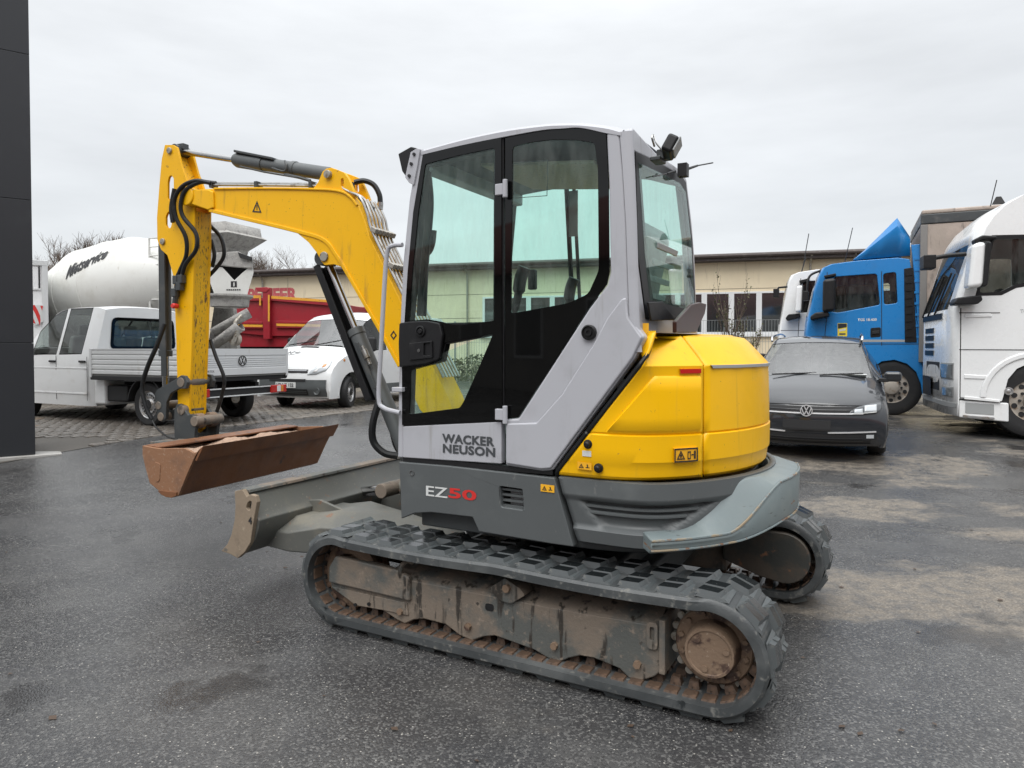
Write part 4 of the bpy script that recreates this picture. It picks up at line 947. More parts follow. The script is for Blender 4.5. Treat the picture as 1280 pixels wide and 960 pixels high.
# arm: two side plates with slots at the head, box section below
armL = [(206, 181), (216, 181), (221, 184), (224, 196), (228, 211), (236, 232), (243, 256), (243, 300), (240, 420), (237, 500), (236, 538), (230, 544), (223, 536), (221.5, 480), (220, 420), (217, 346), (209, 319), (201, 312), (196.5, 300), (196, 272), (199, 232), (202, 199)]
slots = [[(211, 221), (214, 219), (217, 223), (217, 248), (216, 252), (213, 253), (209.5, 248), (209.5, 228)], [(209, 266), (211, 264), (214, 265), (214.5, 280), (213, 285), (209, 285), (207, 281), (207, 271)]]
for s in (1, -1):
    o = bplate('arm_side_plate', 'boom_yellow', armL, s * AW, s * (AW - .022), AW, holes=slots, hr=.01, bevel=.003)
armw = [(226, 300), (243, 262), (242.5, 300), (239.5, 420), (236.5, 500), (235.5, 536), (230, 543), (224, 536), (222.5, 480), (221, 420), (219, 352)]
bplate('arm_box', 'worn_yellow', armw, AW - .002, -AW + .002, AW, bevel=.012)
q = BF.py(236, 246, BW); bpart(MB().cyl((q.x, BW + .03, q.z), (q.x, -BW - .03, q.z), .075, n=28), 'arm_pivot', 'boom_yellow', bevel=.01)
for (a, b), r_ in (((212.5, 188.5), .026), ((204, 302), .026)):
    q = BF.py(a, b, AW); bpart(MB().cyl((q.x, AW + .016, q.z), (q.x, -AW - .016, q.z), r_, n=18), 'pivot_pin', 'zinc', bevel=.005)
m = MB(); P = [BF.py(a, b, 0) for a, b in ((222, 186), (229, 205), (238, 226), (246, 250))]
m.loft([[(q.x, AW - .02, q.z), (q.x, -AW + .02, q.z), (q.x + .02, -AW + .02, q.z - .005), (q.x + .02, AW - .02, q.z - .005)] for q in P], closed=True, cap0=True, cap1=True); bpart(m, 'arm_head_web', 'worn_yellow', bevel=.003)
# bucket cylinder along the back of the arm
c0 = Vector(B3(207, 305, 0)); c1 = Vector(B3(207, 520, 0)); dd = (c1 - c0).normalized(); cm = c0 + dd * .95
c0 += Vector((.01, 0, 0)); m = MB(); m.cyl(c0, cm, .048, n=24); m.cyl(cm - dd * .05, cm, .055, n=24); bpart(m, 'bucket_cylinder', 'dark_steel', bevel=.005)
bpart(MB().cyl(cm, c1, .027, n=20), 'bucket_cylinder_rod', 'chrome')
m = MB(); a = Vector(B3(203, 300, .075)); b = Vector(B3(206, 470, .075)); m.loft([[a + Vector(k) for k in ((-.03, .0, 0), (.03, 0, 0), (.03, .012, 0), (-.03, .012, 0))], [b + Vector(k) for k in ((-.03, .0, 0), (.03, 0, 0), (.03, .012, 0), (-.03, .012, 0))]], closed=True, cap0=True, cap1=True); bpart(m, 'rod_guard', 'dark_steel', bevel=.003)
# linkage
lk = [(231, 470), (226, 469), (219, 474), (196, 487), (193, 493), (194, 505), (197.5, 522), (202, 528), (207, 523), (208, 503), (213, 492), (223, 486), (232, 486), (234, 478)]
for s in (1, -1): bplate('tipping_link', 'dark_steel', lk, s * .150, s * .118, .15, bevel=.006)
for (a, b), r_, w in (((226, 478), .040, .156), ((198, 507), .034, .156), ((201, 521), .036, .156), ((224, 513), .040, .138), ((241, 527), .042, .140)):
    q = BF.py(a, b, .15); bpart(MB().cyl((q.x, w, q.z), (q.x, -w, q.z), r_, n=20), 'pivot_pin', 'muddy_steel', bevel=.006)
bl = [(198, 515), (206, 514), (228, 507), (231, 513), (228, 520), (205, 527), (199, 526)]
bplate('bucket_link', 'dark_steel', bl, .07, -.07, .10, bevel=.012)
ears = [(218.5, 512), (221, 506), (224, 504.5), (227.5, 506), (231, 512), (235.5, 519), (239, 517.5), (243, 520), (246, 527), (244, 540), (243, 552), (236, 560), (219, 555), (218, 530)]
for s in (1, -1): bplate('bucket_ear', 'dark_steel', ears, s * .130, s * .098, .125, bevel=.004)
q = BF.py(241, 527, .125)
for s in (1, -1):
    bpart(MB().cyl((q.x, s * .03, q.z), (q.x, s * .098, q.z), .062, n=24), 'pin_bush', 'muddy_hub', bevel=.008)
# bucket: shell swept between end plates
BK = .75
sec = [(178, 557), (178, 569), (182, 586), (187, 604), (193, 610), (199, 614), (203, 618), (209, 621), (216, 622), (223, 619.5), (228, 607), (234.5, 591), (244, 570), (250, 560.5)]
sp_ = bxz(sec, BK)
ins = [Vector(p) for p in sp_]; cen = sum(ins, Vector((0, 0))) / len(ins)
inner = [p + (cen - p).normalized() * .018 for p in ins]
m = MB(); m.loft([[(p.x, BK - .02, p.y) for p in ins], [(p.x, -BK + .02, p.y) for p in ins], [(p.x, -BK + .02, p.y) for p in inner], [(p.x, BK - .02, p.y) for p in inner]], closed=False)
nS = len(ins); m.f += [(0 + k, k + nS * 3) if False else (k, k + 1, nS * 3 + k + 1, nS * 3 + k) for k in range(nS - 1)]
bpart(m, 'bucket_shell', 'rust', ang=28)
ep_px = [(178, 557), (190, 559.5), (201, 561), (215, 560.5), (230, 560.5), (236, 563), (241.6, 566.5), (246, 565), (250, 560.5), (244, 570), (234.5, 591), (223, 619.5), (216, 622), (209, 621), (203, 618), (199, 614), (187, 604), (182, 586), (178, 569)]
for s in (1, -1): bplate('bucket_end_plate', 'rust_end', ep_px, s * BK, s * (BK - .022), BK, bevel=.003)
wr = bxz([(199, 614), (203, 618), (209, 621), (216, 622), (222, 619.5), (222, 615), (200, 612.5)], BK); bpart(MB().ext(wr, BK + .012, BK - .01), 'wear_strip', 'rust', bevel=.003)
emb = bxz([(194, 577), (201, 580), (200, 600), (197, 603), (194, 601)], BK); bpart(MB().ext(fillet(emb, .01), BK + .005, BK - .01), 'cast_mark', 'rust_end', bevel=.004)
# cutting edge: thicker strip along the lip
lip = bxz([(250, 560.5), (254, 557.5), (252, 563), (245.5, 577), (243.5, 575.5)], BK)
bpart(MB().ext(lip, BK - .0, -BK + .0), 'cutting_edge', 'rust', bevel=.004)
# back lid and the sand left in the bucket
lid = bxz([(179, 556.5), (196, 559), (196, 561), (179, 559)], BK); bpart(MB().ext(lid, BK - .02, -BK + .02), 'bucket_back_lip', 'rust', bevel=.003)
m = MB(); nx_, ny_ = 26, 70; x0_, x1_ = sp_[0][0] - .03, sp_[-1][0] + .07; random.seed(3)
zl0 = BF.py(182, 562, BK).z; zl1 = BF.py(236, 566, BK).z
from mathutils import noise as MN
for i in range(nx_ + 1):
    for j in range(ny_ + 1):
        u = i / nx_; v = -BK + .03 + (2 * BK - .06) * j / ny_
        e = min(1, 6 * u * (1 - u) * 1.2); h = .055 * MN.noise(Vector((u * 4, v * 4, 2))) + .03 * MN.noise(Vector((u * 14, v * 14, 5))) + .045 * math.exp(-((v + .02) / .22) ** 2) + .035 * math.exp(-((v + .35) / .14) ** 2)
        m.v.append((x0_ + (x1_ - x0_) * u, v, zl0 + (zl1 - zl0) * u - .02 + .55 * e * max(-.02, h)))
for i in range(nx_):
    for j in range(ny_): m.f.append((i * (ny_ + 1) + j, (i + 1) * (ny_ + 1) + j, (i + 1) * (ny_ + 1) + j + 1, i * (ny_ + 1) + j + 1))
so_ = m.build('sandy_soil', 'sand', None, ang=80); so_.location = BF.o; so_.rotation_euler = (0, 0, BF.a); tag(so_, 'pale sandy soil left lying in the rusty ditching bucket', 'soil', kind='stuff')
rd = bxz([(216, 548), (246, 549), (248, 556), (216, 556)], .125)
bpart(MB().ext(rd, .34, -.34), 'bucket_top_plate', 'muddy_steel', bevel=.004)
# hoses on the arm
def hose(px, r_=.017): return btube('hydraulic_hose', 'hose_black', px, r_, n=10, k=7)
hose([(264, 229, .10), (245, 226, .13), (228, 233, .16), (218, 250, .17), (220, 272, .16), (232, 296, .13), (233, 318, .12), (226, 336, .12), (221, 347, .12)])
hose([(270, 229, .08), (250, 228, .12), (232, 238, .15), (226, 255, .16), (229, 271, .15), (245, 292, .12), (245, 312, .12), (232, 330, .12), (227, 346, .12)])
hose([(218, 236, .12), (214, 260, .13), (216, 278, .13)])
hose([(262, 281, -.12), (276, 297, -.13), (280, 318, -.13), (272, 333, -.13), (260, 346, -.12)], .016)
hose([(264, 300, -.13), (268, 318, -.13), (265, 334, -.12)], .016)
hose([(263, 425, -.14), (270, 446, -.14), (280, 472, -.15), (278, 492, -.15), (271, 515, -.14)], .015)
hose([(206, 405, .14), (196, 432, .18), (184, 460, .20), (178, 484, .20), (183, 510, .20), (190, 524, .19)], .018)
hose([(190, 524, .19), (196, 535, .20), (210, 546, .18), (222, 549, .16)], .007)
m = MB()
for a, b in ((221, 350), (227, 349), (219, 366), (225, 358)): m.box(B3(a, b, .12), (.05, .05, .07))
m.cyl(B3(222, 352, .12), B3(218, 385, .12), .022, n=10); bpart(m, 'hose_coupling', 'dark_steel', bevel=.008)
bpart(MB().lathe(B3(219, 382.5, .135), (0, 1, 0), [(-.02, 0), (-.02, .02), (.02, .022), (.03, .016), (.03, 0)], 14), 'coupling_cap', 'decal_red')
hose([(474, 500, .12), (466, 530, .16), (467, 552, .16), (480, 566, .14), (497, 570, .10)], .026)
hose([(488, 530, -.02), (494, 555, -.02), (500, 566, -.02)], .02)

# ================================================================ VEHICLES
mat('white_paint', (.83, .84, .84), .28, coat=.5, layers=[(3, .5, .8, (.77, .77, .76), .35), (5, .66, .85, (.66, .64, .61), .5, (1.5, 1.5, .4))], rvar=.03)
mat('van_white', (.72, .73, .73), .30, coat=.4, layers=[(4, .55, .85, (.60, .58, .55), .45), (2, .55, .8, (.64, .64, .63), .35)])
mat('golf_paint', (.016, .018, .022), .30, metal=.0, coat=1.0, spec=.3, layers=[(3, .5, .8, (.020, .022, .026), .34)], drops=60)
mat('golf_lower', (.02, .021, .023), .35, coat=.3)
mat('blue_paint', (.012, .20, .52), .30, coat=.4, layers=[(3, .5, .8, (.02, .18, .45), .38)], rvar=.04)
mat('red_paint', (.30, .012, .022), .42, layers=[(3, .5, .8, (.22, .012, .02), .5), (20, .64, .74, (.30, .10, .09), .7)], rvar=.06)
mat('tipper_yellow', (.70, .33, .03), .55, layers=[(14, .55, .7, (.40, .18, .05), .7)])
mat('tyre', (.016, .016, .017), .62, layers=[(9, .5, .75, (.035, .033, .030), .8)], bump=(60, .25, .004))
mat('rim_silver', (.46, .46, .46), .35, metal=.7, layers=[(14, .5, .7, (.25, .21, .17), .6)])
mat('rim_truck', (.42, .38, .33), .55, metal=.3, layers=[(10, .5, .7, (.25, .17, .11), .75)])
mat('alu_side', (.66, .67, .67), .40, metal=.15, layers=[(2, .5, .8, (.60, .60, .59), .5), (6, .6, .75, (.50, .48, .45), .6, (1, 1, .3))])
mat('drum_white', (.66, .66, .63), .38, coat=.2, layers=[(2, .45, .75, (.58, .57, .53), .5), (5, .6, .75, (.50, .48, .43), .6, (2, 2, .5))])
mat('concrete_crust', (.36, .35, .33), .85, layers=[(8, .45, .65, (.24, .23, .22), .85), (30, .55, .7, (.50, .48, .44), .9)], bump=(40, .6, .02))
mat('tarp', (.36, .30, .255), .65, layers=[(2.5, .45, .7, (.44, .36, .31), .7), (9, .55, .72, (.17, .145, .13), .7, (1, 1, .25))], bump=(6, .35, .04, (1, 1, .4)))
mat('lamp_clear', (.52, .55, .57), .08, coat=.8)
mat('lamp_dark', (.05, .055, .06), .1, coat=.6)
mat('lamp_red', (.45, .02, .015), .12, coat=.6)
mat('lamp_orange', (.62, .22, .03), .15, coat=.6)
mat('chrome_trim', (.72, .72, .73), .12, metal=1.0)
mat('interior', (.035, .036, .038), .7)
mat('interior_light', (.22, .22, .21), .8)
mat('matte_black', (.014, .014, .015), .7)

def heading(h): return math.atan2(h[1], h[0])
def root_for(name, world, local, h, label, cat, z=None, group=None):
    """place a vehicle so that its local ground point lands at a world point"""
    a = heading(h); c, s = math.cos(a), math.sin(a)
    x = world[0] - (c * local[0] - s * local[1]); y = world[1] - (s * local[0] + c * local[1])
    return empty(name, (x, y, PLAT if z is None else z), a, label, cat, group)
def apply_mods(o):
    dg = bpy.context.evaluated_depsgraph_get(); dg.update()
    me = bpy.data.meshes.new_from_object(o.evaluated_get(dg)); o.modifiers.clear(); o.data = me
    me.polygons.foreach_set('use_smooth', [True] * len(me.polygons)); me.set_sharp_from_angle(angle=R(32)); return o
def cut(o, cutters):
    """subtract meshes; the cutters are consumed"""
    for c in cutters:
        md = o.modifiers.new('cut', 'BOOLEAN'); md.operation = 'DIFFERENCE'; md.solver = 'EXACT'; md.object = c
    apply_mods(o)
    for c in cutters: bpy.data.objects.remove(c)
    return o
def arch_cutter(x, z, r, y0, y1, parent):
    return MB().cyl((x, y0, z), (x, y1, z), r, n=36).build('cutter', None, parent)
_wheel = {}
def wheel(parent, x, y, r, w, style='van', steer=0.0):
    s = 1 if y > 0 else -1; key = (style, r, s)
    wh = bpy.data.objects.new('wheel', None); COL.objects.link(wh); wh.parent = parent; wh.location = (x, y, r); wh.rotation_euler = (0, 0, steer); wh.empty_display_size = .1
    if key not in _wheel:
        k = .62 if style != 'truck' else .56
        if style == 'car': k = .68
        ty = MB().lathe((0, 0, 0), (0, s, 0), [(-w / 2, r * k), (-w / 2, r * .88), (-w / 2 + .02, r * .97), (-w / 2 + .05, r), (w / 2 - .05, r), (w / 2 - .02, r * .97), (w / 2, r * .88), (w / 2 - .004, r * .75), (w / 2 - .012, r * k)], 44)
        to = ty.build('tyre', 'tyre', wh)
        rm = MB()
        if style == 'truck':
            rm.lathe((0, 0, 0), (0, s, 0), [(w / 2 - .012, r * k), (w / 2 - .03, r * k * .96), (w / 2 - .035, r * k * .86), (w / 2 - .02, r * .40), (w / 2 - .02, r * .25), (w / 2 + .04, r * .24), (w / 2 + .05, r * .19), (w / 2 + .05, 0)], 44)
            ro = rm.build('rim', 'rim_truck', wh); mm = MB()
            for i in range(10):
                t = R(36 * i); a, b = r * .325 * math.cos(t), r * .325 * math.sin(t); mm.cyl((a, s * (w / 2 - .03), b), (a, s * (w / 2 + .02), b), .02, n=6)
            tag(mm.build('wheel_nuts', 'matte_black', wh), kind='stuff')
            mm = MB()
            for i in range(10):
                t = R(36 * i + 18); a, b = r * .455 * math.cos(t), r * .455 * math.sin(t); mm.cyl((a, s * (w / 2 - .05), b), (a, s * (w / 2 - .020), b), .036, n=12)
            tag(mm.build('hand_holes', 'matte_black', wh), kind='stuff')
        else:
            rm.lathe((0, 0, 0), (0, s, 0), [(w / 2 - .012, r * k), (w / 2 - .02, r * k * .95), (w / 2 - .05, r * k * .90), (w / 2 - .045, r * k * .80), (w / 2 - .03, r * k * .62), (w / 2 - .04, r * k * .45), (w / 2 - .01, r * k * .34), (w / 2 - .01, 0)], 44)
            rm.build('rim', 'rim_silver', wh); mm = MB(); n = 20 if style == 'van' else 5
            for i in range(n):
                t0, t1 = R(360 * (i + .2) / n), R(360 * (i + .8) / n)
                ra, rb = (r * k * .66, r * k * .80) if style == 'van' else (r * k * .42, r * k * .86)
                P = [(ra, t0), (rb, t0), (rb, t1), (ra, t1)]
                mm.add([(q * math.cos(t), s * (w / 2 - .026), q * math.sin(t)) for q, t in P], [(0, 1, 2, 3)])
            tag(mm.build('rim_openings', 'matte_black', wh), kind='stuff')
            MB().lathe((0, 0, 0), (0, s, 0), [(w / 2 - .012, r * k * .36), (w / 2 - .002, r * k * .34), (w / 2 + .002, 0)], 24).build('hub_cap', 'matte_black' if style == 'van' else 'rim_silver', wh)
        _wheel[key] = wh
    else:
        for ch in _wheel[key].children: copy(ch, wh)
    return wh
def vw_logo(parent, c, right, up, r, m='badge_silver', bg='matte_black'):
    c, u, v = Vector(c), Vector(right).normalized(), Vector(up).normalized(); n = u.cross(v)
    P = lambda a, b, t: tuple(c + u * a * r + v * b * r + n * t)
    b = MB(); N = 32
    b.add([P(math.cos(2 * math.pi * i / N), math.sin(2 * math.pi * i / N), .002) for i in range(N)], [tuple(range(N))]); o = b.build('badge', bg, parent)
    b = MB()
    for ra, rb, t in ((.86, 1.0, .008),):
        vs = [P(q * math.cos(2 * math.pi * i / N), q * math.sin(2 * math.pi * i / N), h) for q, h in ((ra, .002), (ra, t), (rb, t), (rb, .002)) for i in range(N)]
        b.add(vs, [(k * N + i, k * N + (i + 1) % N, (k + 1) * N + (i + 1) % N, (k + 1) * N + i) for k in range(3) for i in range(N)])
    def stroke(p, q, w=.085):
        d = Vector((q[0] - p[0], q[1] - p[1])).normalized(); k = Vector((-d.y, d.x)) * w
        b.add([P(p[0] + k.x, p[1] + k.y, .007), P(p[0] - k.x, p[1] - k.y, .007), P(q[0] - k.x, q[1] - k.y, .007), P(q[0] + k.x, q[1] + k.y, .007)], [(0, 1, 2, 3)])
    stroke((-.36, .78), (0, .06)); stroke((.36, .78), (0, .06))
    stroke((-.76, .42), (-.36, -.72)); stroke((-.36, -.72), (0, .0)); stroke((0, 0), (.36, -.72)); stroke((.36, -.72), (.76, .42))
    b.build('badge_emblem', m, o); return o

# ---- generic lofted body shell
def section(st):
    """st = (x, dx, zc, ye, ze, side) -> half section from the centre line down to the sill"""
    x, dx, zc, ye, ze, side = st; P = []
    for t in (0, .3, .58, .82, 1.0): P.append((x - dx * t * t, ye * t, zc - (zc - ze) * t ** 2.4))
    k = len(side)
    for y, z in side: P.append((x - dx, y, z))
    return P
def shell(root, stations, windows, m, name='body', glass_m='car_glass', thick=.012, trim=.02, sub=1):
    """stations front to back; windows: dict name -> list of (row, column, mirrored?) cells"""
    H_ = [section(s) for s in stations]; nh = len(H_[0]); rows = []
    for h in H_: rows.append([Vector((x, -y, z)) for x, y, z in h[:0:-1]] + [Vector(q) for q in h])
    nc = len(rows[0]); cc = nh - 1
    wset = {}
    for wn_, cells in windows.items():
        for r_, c, both in cells:
            wset[(r_, cc + c)] = wn_ + ('' if c >= 0 else '')
            if both: wset[(r_, cc - c - 1)] = wn_ + ('' if wn_ == 'screen' else '|m')
    b = MB(); b.v = [tuple(q) for r_ in rows for q in r_]
    groups = {}
    for i in range(len(rows) - 1):
        for j in range(nc - 1):
            q = (i * nc + j, i * nc + j + 1, (i + 1) * nc + j + 1, (i + 1) * nc + j)
            if (i, j) in wset: groups.setdefault(wset[(i, j)], []).append(q)
            else: b.f.append(q)
    # close the back
    b.f.append(tuple((len(rows) - 1) * nc + j for j in range(nc)))
    o = b.build(name, m, root, ang=26, solid=thick)
    gl = []
    for g, fs in groups.items():
        used = sorted({i for f in fs for i in f}); mp = {i: k for k, i in enumerate(used)}
        me = bpy.data.meshes.new('window'); me.from_pydata([b.v[i] for i in used], [], [tuple(mp[i] for i in f) for f in fs])
        bm = bmesh.new(); bm.from_mesh(me); bmesh.ops.recalc_face_normals(bm, faces=bm.faces)
        cen = Vector((stations[len(stations) // 2][0], 0, .8))
        if bm.faces and sum((f.normal.dot(f.calc_center_median() - cen) for f in bm.faces)) < 0: bmesh.ops.reverse_faces(bm, faces=bm.faces)
        res = bmesh.ops.inset_region(bm, faces=bm.faces[:], thickness=trim, depth=0, use_boundary=True, use_even_offset=True)
        rim = [f.index for f in res['faces']]; bm.faces.index_update(); rimset = set(f.index for f in res['faces'])
        for v in bm.verts: v.co -= v.normal * .004
        bm.to_mesh(me); bm.free()
        me.polygons.foreach_set('use_smooth', [True] * len(me.polygons))
        wo = link('window', me, 'screen_glass' if g.startswith('screen') else glass_m, root); me.materials.append(MATS['black_gloss'])
        for p in me.polygons: p.material_index = 1 if p.index in rimset else 0
        gl.append(wo)
    return o, gl
def strip(name, m, parent, f, y0, y1, zlo, zhi, off, n=16, thick=.006):
    """a band on a nose surface f(y, z) -> x"""
    lo = zlo if callable(zlo) else (lambda y: zlo); hi = zhi if callable(zhi) else (lambda y: zhi)
    Y = [y0 + (y1 - y0) * i / n for i in range(n + 1)]; nz = 8
    zz = lambda y, k: lo(y) + (hi(y) - lo(y)) * k / nz
    rows = [[(f(y, lo(y)) + off - thick - .02, y, lo(y)) for y in Y]] + [[(f(y, zz(y, k)) + off, y, zz(y, k)) for y in Y] for k in range(nz + 1)] + [[(f(y, hi(y)) + off - thick - .02, y, hi(y)) for y in Y]]
    return MB().loft(rows).build(name, m, parent, ang=40)
def nose_fn(rows):
    """rows: (z, x, dx, ye) -> surface"""
    def f(y, z):
        for a, b in zip(rows, rows[1:]):
            if z <= b[0] or b is rows[-1]:
                t = (z - a[0]) / (b[0] - a[0]); x = a[1] + (b[1] - a[1]) * t; dx = a[2] + (b[2] - a[2]) * t; ye = a[3] + (b[3] - a[3]) * t
                return x - dx * (y / ye) ** 2
    return f
def nose_poly(name, m, parent, f, poly, off, thick=.01, bevel=0, dens=.05):
    """polygon given in (y, z) laid on the nose"""
    P = []
    for (a, b), (c, d) in zip(poly, poly[1:] + poly[:1]):
        n = max(1, int(math.hypot(c - a, d - b) / dens))
        P += [(a + (c - a) * i / n, b + (d - b) * i / n) for i in range(n)]
    bm = bmesh.new(); q = [bm.verts.new((0, y, z)) for y, z in P]; bm.faces.new(q); bmesh.ops.triangulate(bm, faces=bm.faces)
    bmesh.ops.subdivide_edges(bm, edges=bm.edges[:], cuts=3, use_grid_fill=True)
    for v in bm.verts: v.co.x = f(v.co.y, v.co.z) + off
    me = bpy.data.meshes.new(name); bm.to_mesh(me); bm.free(); g = MB(); g.v = [tuple(v.co) for v in me.vertices]; g.f = [tuple(p.vertices) for p in me.polygons]
    return g.build(name, m, parent, ang=40, solid=thick + .015, offset=-1 if True else 1)
def seat(parent, x, y, z, m='interior'):
    g = MB(); g.box((x, y, z + .33), (.14, .46, .62), rot=(0, R(-14), 0)); g.box((x - .10, y, z + .74), (.09, .26, .18), rot=(0, R(-10), 0)); g.box((x + .25, y, z + .02), (.5, .48, .14))
    return g.build('seat', m, parent, bevel=.04)

# ================================================================ dark grey estate car
gh = (-math.sin(R(26.5)), -math.cos(R(26.5)))
gp = at_depth(1008, 520, 8.45)
golf = root_for('estate_car', (gp.x, gp.y), (0, 0), gh, 'dark grey estate car with silver roof rails, wet bonnet and empty number plate holder', 'car', z=.188)
golf.rotation_euler = (0, R(2.2), golf.rotation_euler.z)
S = lambda *p: list(p)
stG = [
 (-.075, .17, .19, .72, .19, S((.76, .19), (.78, .19), (.79, .185), (.78, .18))),
 (-.015, .20, .27, .76, .27, S((.80, .26), (.815, .245), (.82, .22), (.80, .18))),
 (0, .22, .40, .80, .40, S((.84, .38), (.855, .34), (.86, .27), (.83, .18))),
 (-.012, .24, .52, .82, .52, S((.86, .49), (.875, .43), (.88, .32), (.85, .18))),
 (-.035, .26, .62, .83, .61, S((.865, .57), (.885, .49), (.89, .36), (.86, .18))),
 (-.075, .28, .695, .82, .685, S((.865, .63), (.89, .53), (.895, .37), (.865, .18))),
 (-.16, .27, .755, .80, .74, S((.87, .67), (.897, .56), (.90, .38), (.87, .18))),
 (-.34, .20, .835, .77, .80, S((.87, .72), (.90, .60), (.90, .40), (.87, .18))),
 (-.62, .13, .905, .76, .86, S((.865, .78), (.90, .63), (.90, .42), (.87, .18))),
 (-.92, .09, .955, .755, .905, S((.86, .82), (.90, .65), (.90, .42), (.87, .18))),
 (-1.06, .06, .985, .74, .935, S((.855, .85), (.90, .66), (.90, .42), (.87, .18))),
 (-1.22, .10, 1.075, .71, 1.04, S((.855, .90), (.90, .67), (.90, .42), (.87, .18))),
 (-1.52, .14, 1.25, .655, 1.22, S((.855, .92), (.90, .68), (.90, .42), (.87, .18))),
 (-1.84, .15, 1.395, .60, 1.365, S((.855, .93), (.90, .68), (.90, .42), (.87, .18))),
 (-2.0, .12, 1.435, .585, 1.405, S((.855, .935), (.90, .68), (.90, .42), (.87, .18))),
 (-2.45, .05, 1.465, .58, 1.435, S((.855, .94), (.90, .68), (.90, .42), (.87, .18))),
 (-3.1, 0, 1.465, .575, 1.435, S((.855, .95), (.90, .69), (.90, .42), (.87, .18))),
 (-3.8, 0, 1.44, .57, 1.41, S((.85, .96), (.895, .70), (.895, .42), (.86, .2))),
 (-4.2, 0, 1.36, .55, 1.32, S((.82, .96), (.87, .70), (.87, .42), (.84, .22))),
 (-4.48, 0, 1.0, .62, .97, S((.76, .9), (.82, .70), (.82, .42), (.8, .25))),
 (-4.56, 0, .55, .72, .5, S((.76, .48), (.80, .45), (.80, .40), (.78, .3)))]
wnG = {'screen': [(r_, c, True) for r_ in (11, 12) for c in range(0, 4)] + [(10, c, True) for c in range(0, 4)],
       'front': [(r_, 4, True) for r_ in (12, 13, 14)], 'rear': [(15, 4, True)], 'quarter': [(16, 4, True)]}
body, glG = shell(golf, stG, wnG, 'golf_paint', trim=.018)
cut(body, [arch_cutter(-.87, .33, .36, .60, 1.1, golf), arch_cutter(-.87, .33, .36, -1.1, -.60, golf), arch_cutter(-3.5, .33, .36, .60, 1.1, golf), arch_cutter(-3.5, .33, .36, -1.1, -.60, golf)])
for x in (-.87, -3.5):
    for y in (.775, -.775): wheel(golf, x, y, .325, .21, 'car')
    MB().bx(x - .35, x + .35, -.62, .62, .16, .68).build('wheel_housing', 'matte_black', golf, bevel=.05)
fn = nose_fn([(s[2], s[0], s[1], s[3]) for s in stG[:7]])
strip('grille', 'matte_black', golf, fn, -.62, .62, .580, .668, .012)
strip('grille_bar', 'badge_silver', golf, fn, -.62, .62, .582, .598, .022)
strip('grille_bar', 'golf_lower', golf, fn, -.58, .58, .630, .638, .020)
strip('bumper_intake', 'matte_black', golf, fn, -.70, .70, .232, .340, .010)
for z in (.255, .285): strip('intake_slat', 'golf_lower', golf, fn, -.62, .62, z, z + .012, .018)
strip('bumper_trim', 'badge_silver', golf, fn, -.76, -.24, lambda y: .352 + .03 * max(0, abs(y) - .3), lambda y: .368 + .03 * max(0, abs(y) - .3), .016)
strip('bumper_trim', 'badge_silver', golf, fn, .24, .76, lambda y: .352 + .03 * max(0, abs(y) - .3), lambda y: .368 + .03 * max(0, abs(y) - .3), .016)
strip('plate_holder', 'matte_black', golf, fn, -.27, .27, .385, .505, .018, thick=.02)
strip('bonnet_gap', 'matte_black', golf, fn, -.66, .66, lambda y: .690 - .02 * abs(y), lambda y: .696 - .02 * abs(y), .003)
strip('front_lip', 'golf_lower', golf, fn, -.72, .72, .192, .225, .012)
for s in (1, -1):
    strip('fog_lamp_surround', 'matte_black', golf, fn, s * .60, s * .76, .275, .345, .006)
    strip('fog_lamp', 'lamp_clear', golf, fn, s * .655, s * .735, .295, .338, .012)
    hl_ = nose_poly('headlight', 'lamp_dark', golf, fn, [(s * .455, .575), (s * .62, .58), (s * .77, .595), (s * .82, .65), (s * .82, .715), (s * .70, .705), (s * .57, .672), (s * .49, .63)], .018)
    for a, b, c, d in ((.525, .615, .596, .640), (.635, .765, .612, .684)): nose_poly('lamp_module', 'lamp_clear', hl_, fn, [(s * a, c), (s * b, c + .004), (s * b, d + .010), (s * a, d)], .026)
    nose_poly('daylight_strip', 'decal_white', hl_, fn, [(s * .49, .583), (s * .76, .605), (s * .77, .614), (s * .50, .592)], .028)
lz = .622; vw_logo(golf, (fn(0, lz) + .036, 0, lz), (0, 1, 0), (0, 0, 1), .070)
for s in (1, -1):
    m = MB(); m.tube(spline([(-1.98, s * .60, 1.41), (-2.08, s * .61, 1.465), (-2.4, s * .60, 1.487), (-3.2, s * .595, 1.487), (-3.75, s * .59, 1.45), (-3.85, s * .585, 1.42)]), .016, 8); m.build('roof_rail', 'chrome_trim', golf)
    mr_ = MB(); mr_.loft([[(-1.18 - .0, s * (.93 + .02), .955 + dz) for dz in (-.045, .045)], [(-1.13, s * (.98), .955 + dz) for dz in (-.06, .06)], [(-1.14, s * 1.07, .962 + dz) for dz in (-.058, .06)], [(-1.20, s * 1.10, .962 + dz) for dz in (-.045, .05)]])
    g = MB(); g.box((-1.17, s * .965, .965), (.11, .20, .13)); mo = g.build('wing_mirror', 'golf_paint', golf, bevel=.04, seg=3); MB().bx(-1.24, -1.12, s * .80, s * .92, .895, .945).build('mirror_arm', 'matte_black', mo, bevel=.01)
    MB().ext([(-1.10, .90), (-1.9, 1.38), (-1.95, 1.38), (-1.14, .90)], s * .0, s * .004) if False else None
m = MB(); m.box((-1.95, 0, 1.35), (.06, .22, .06)); m.build('interior_mirror', 'matte_black', golf, bevel=.02)
MB().ext([(-1.0, .92), (-1.35, .97), (-1.6, .93), (-1.6, .6), (-1.0, .6)], -.70, .70).build('dashboard', 'interior', golf, bevel=.05)
for y in (.36, -.36): seat(golf, -2.35, y, .55); seat(golf, -3.2, y, .58)
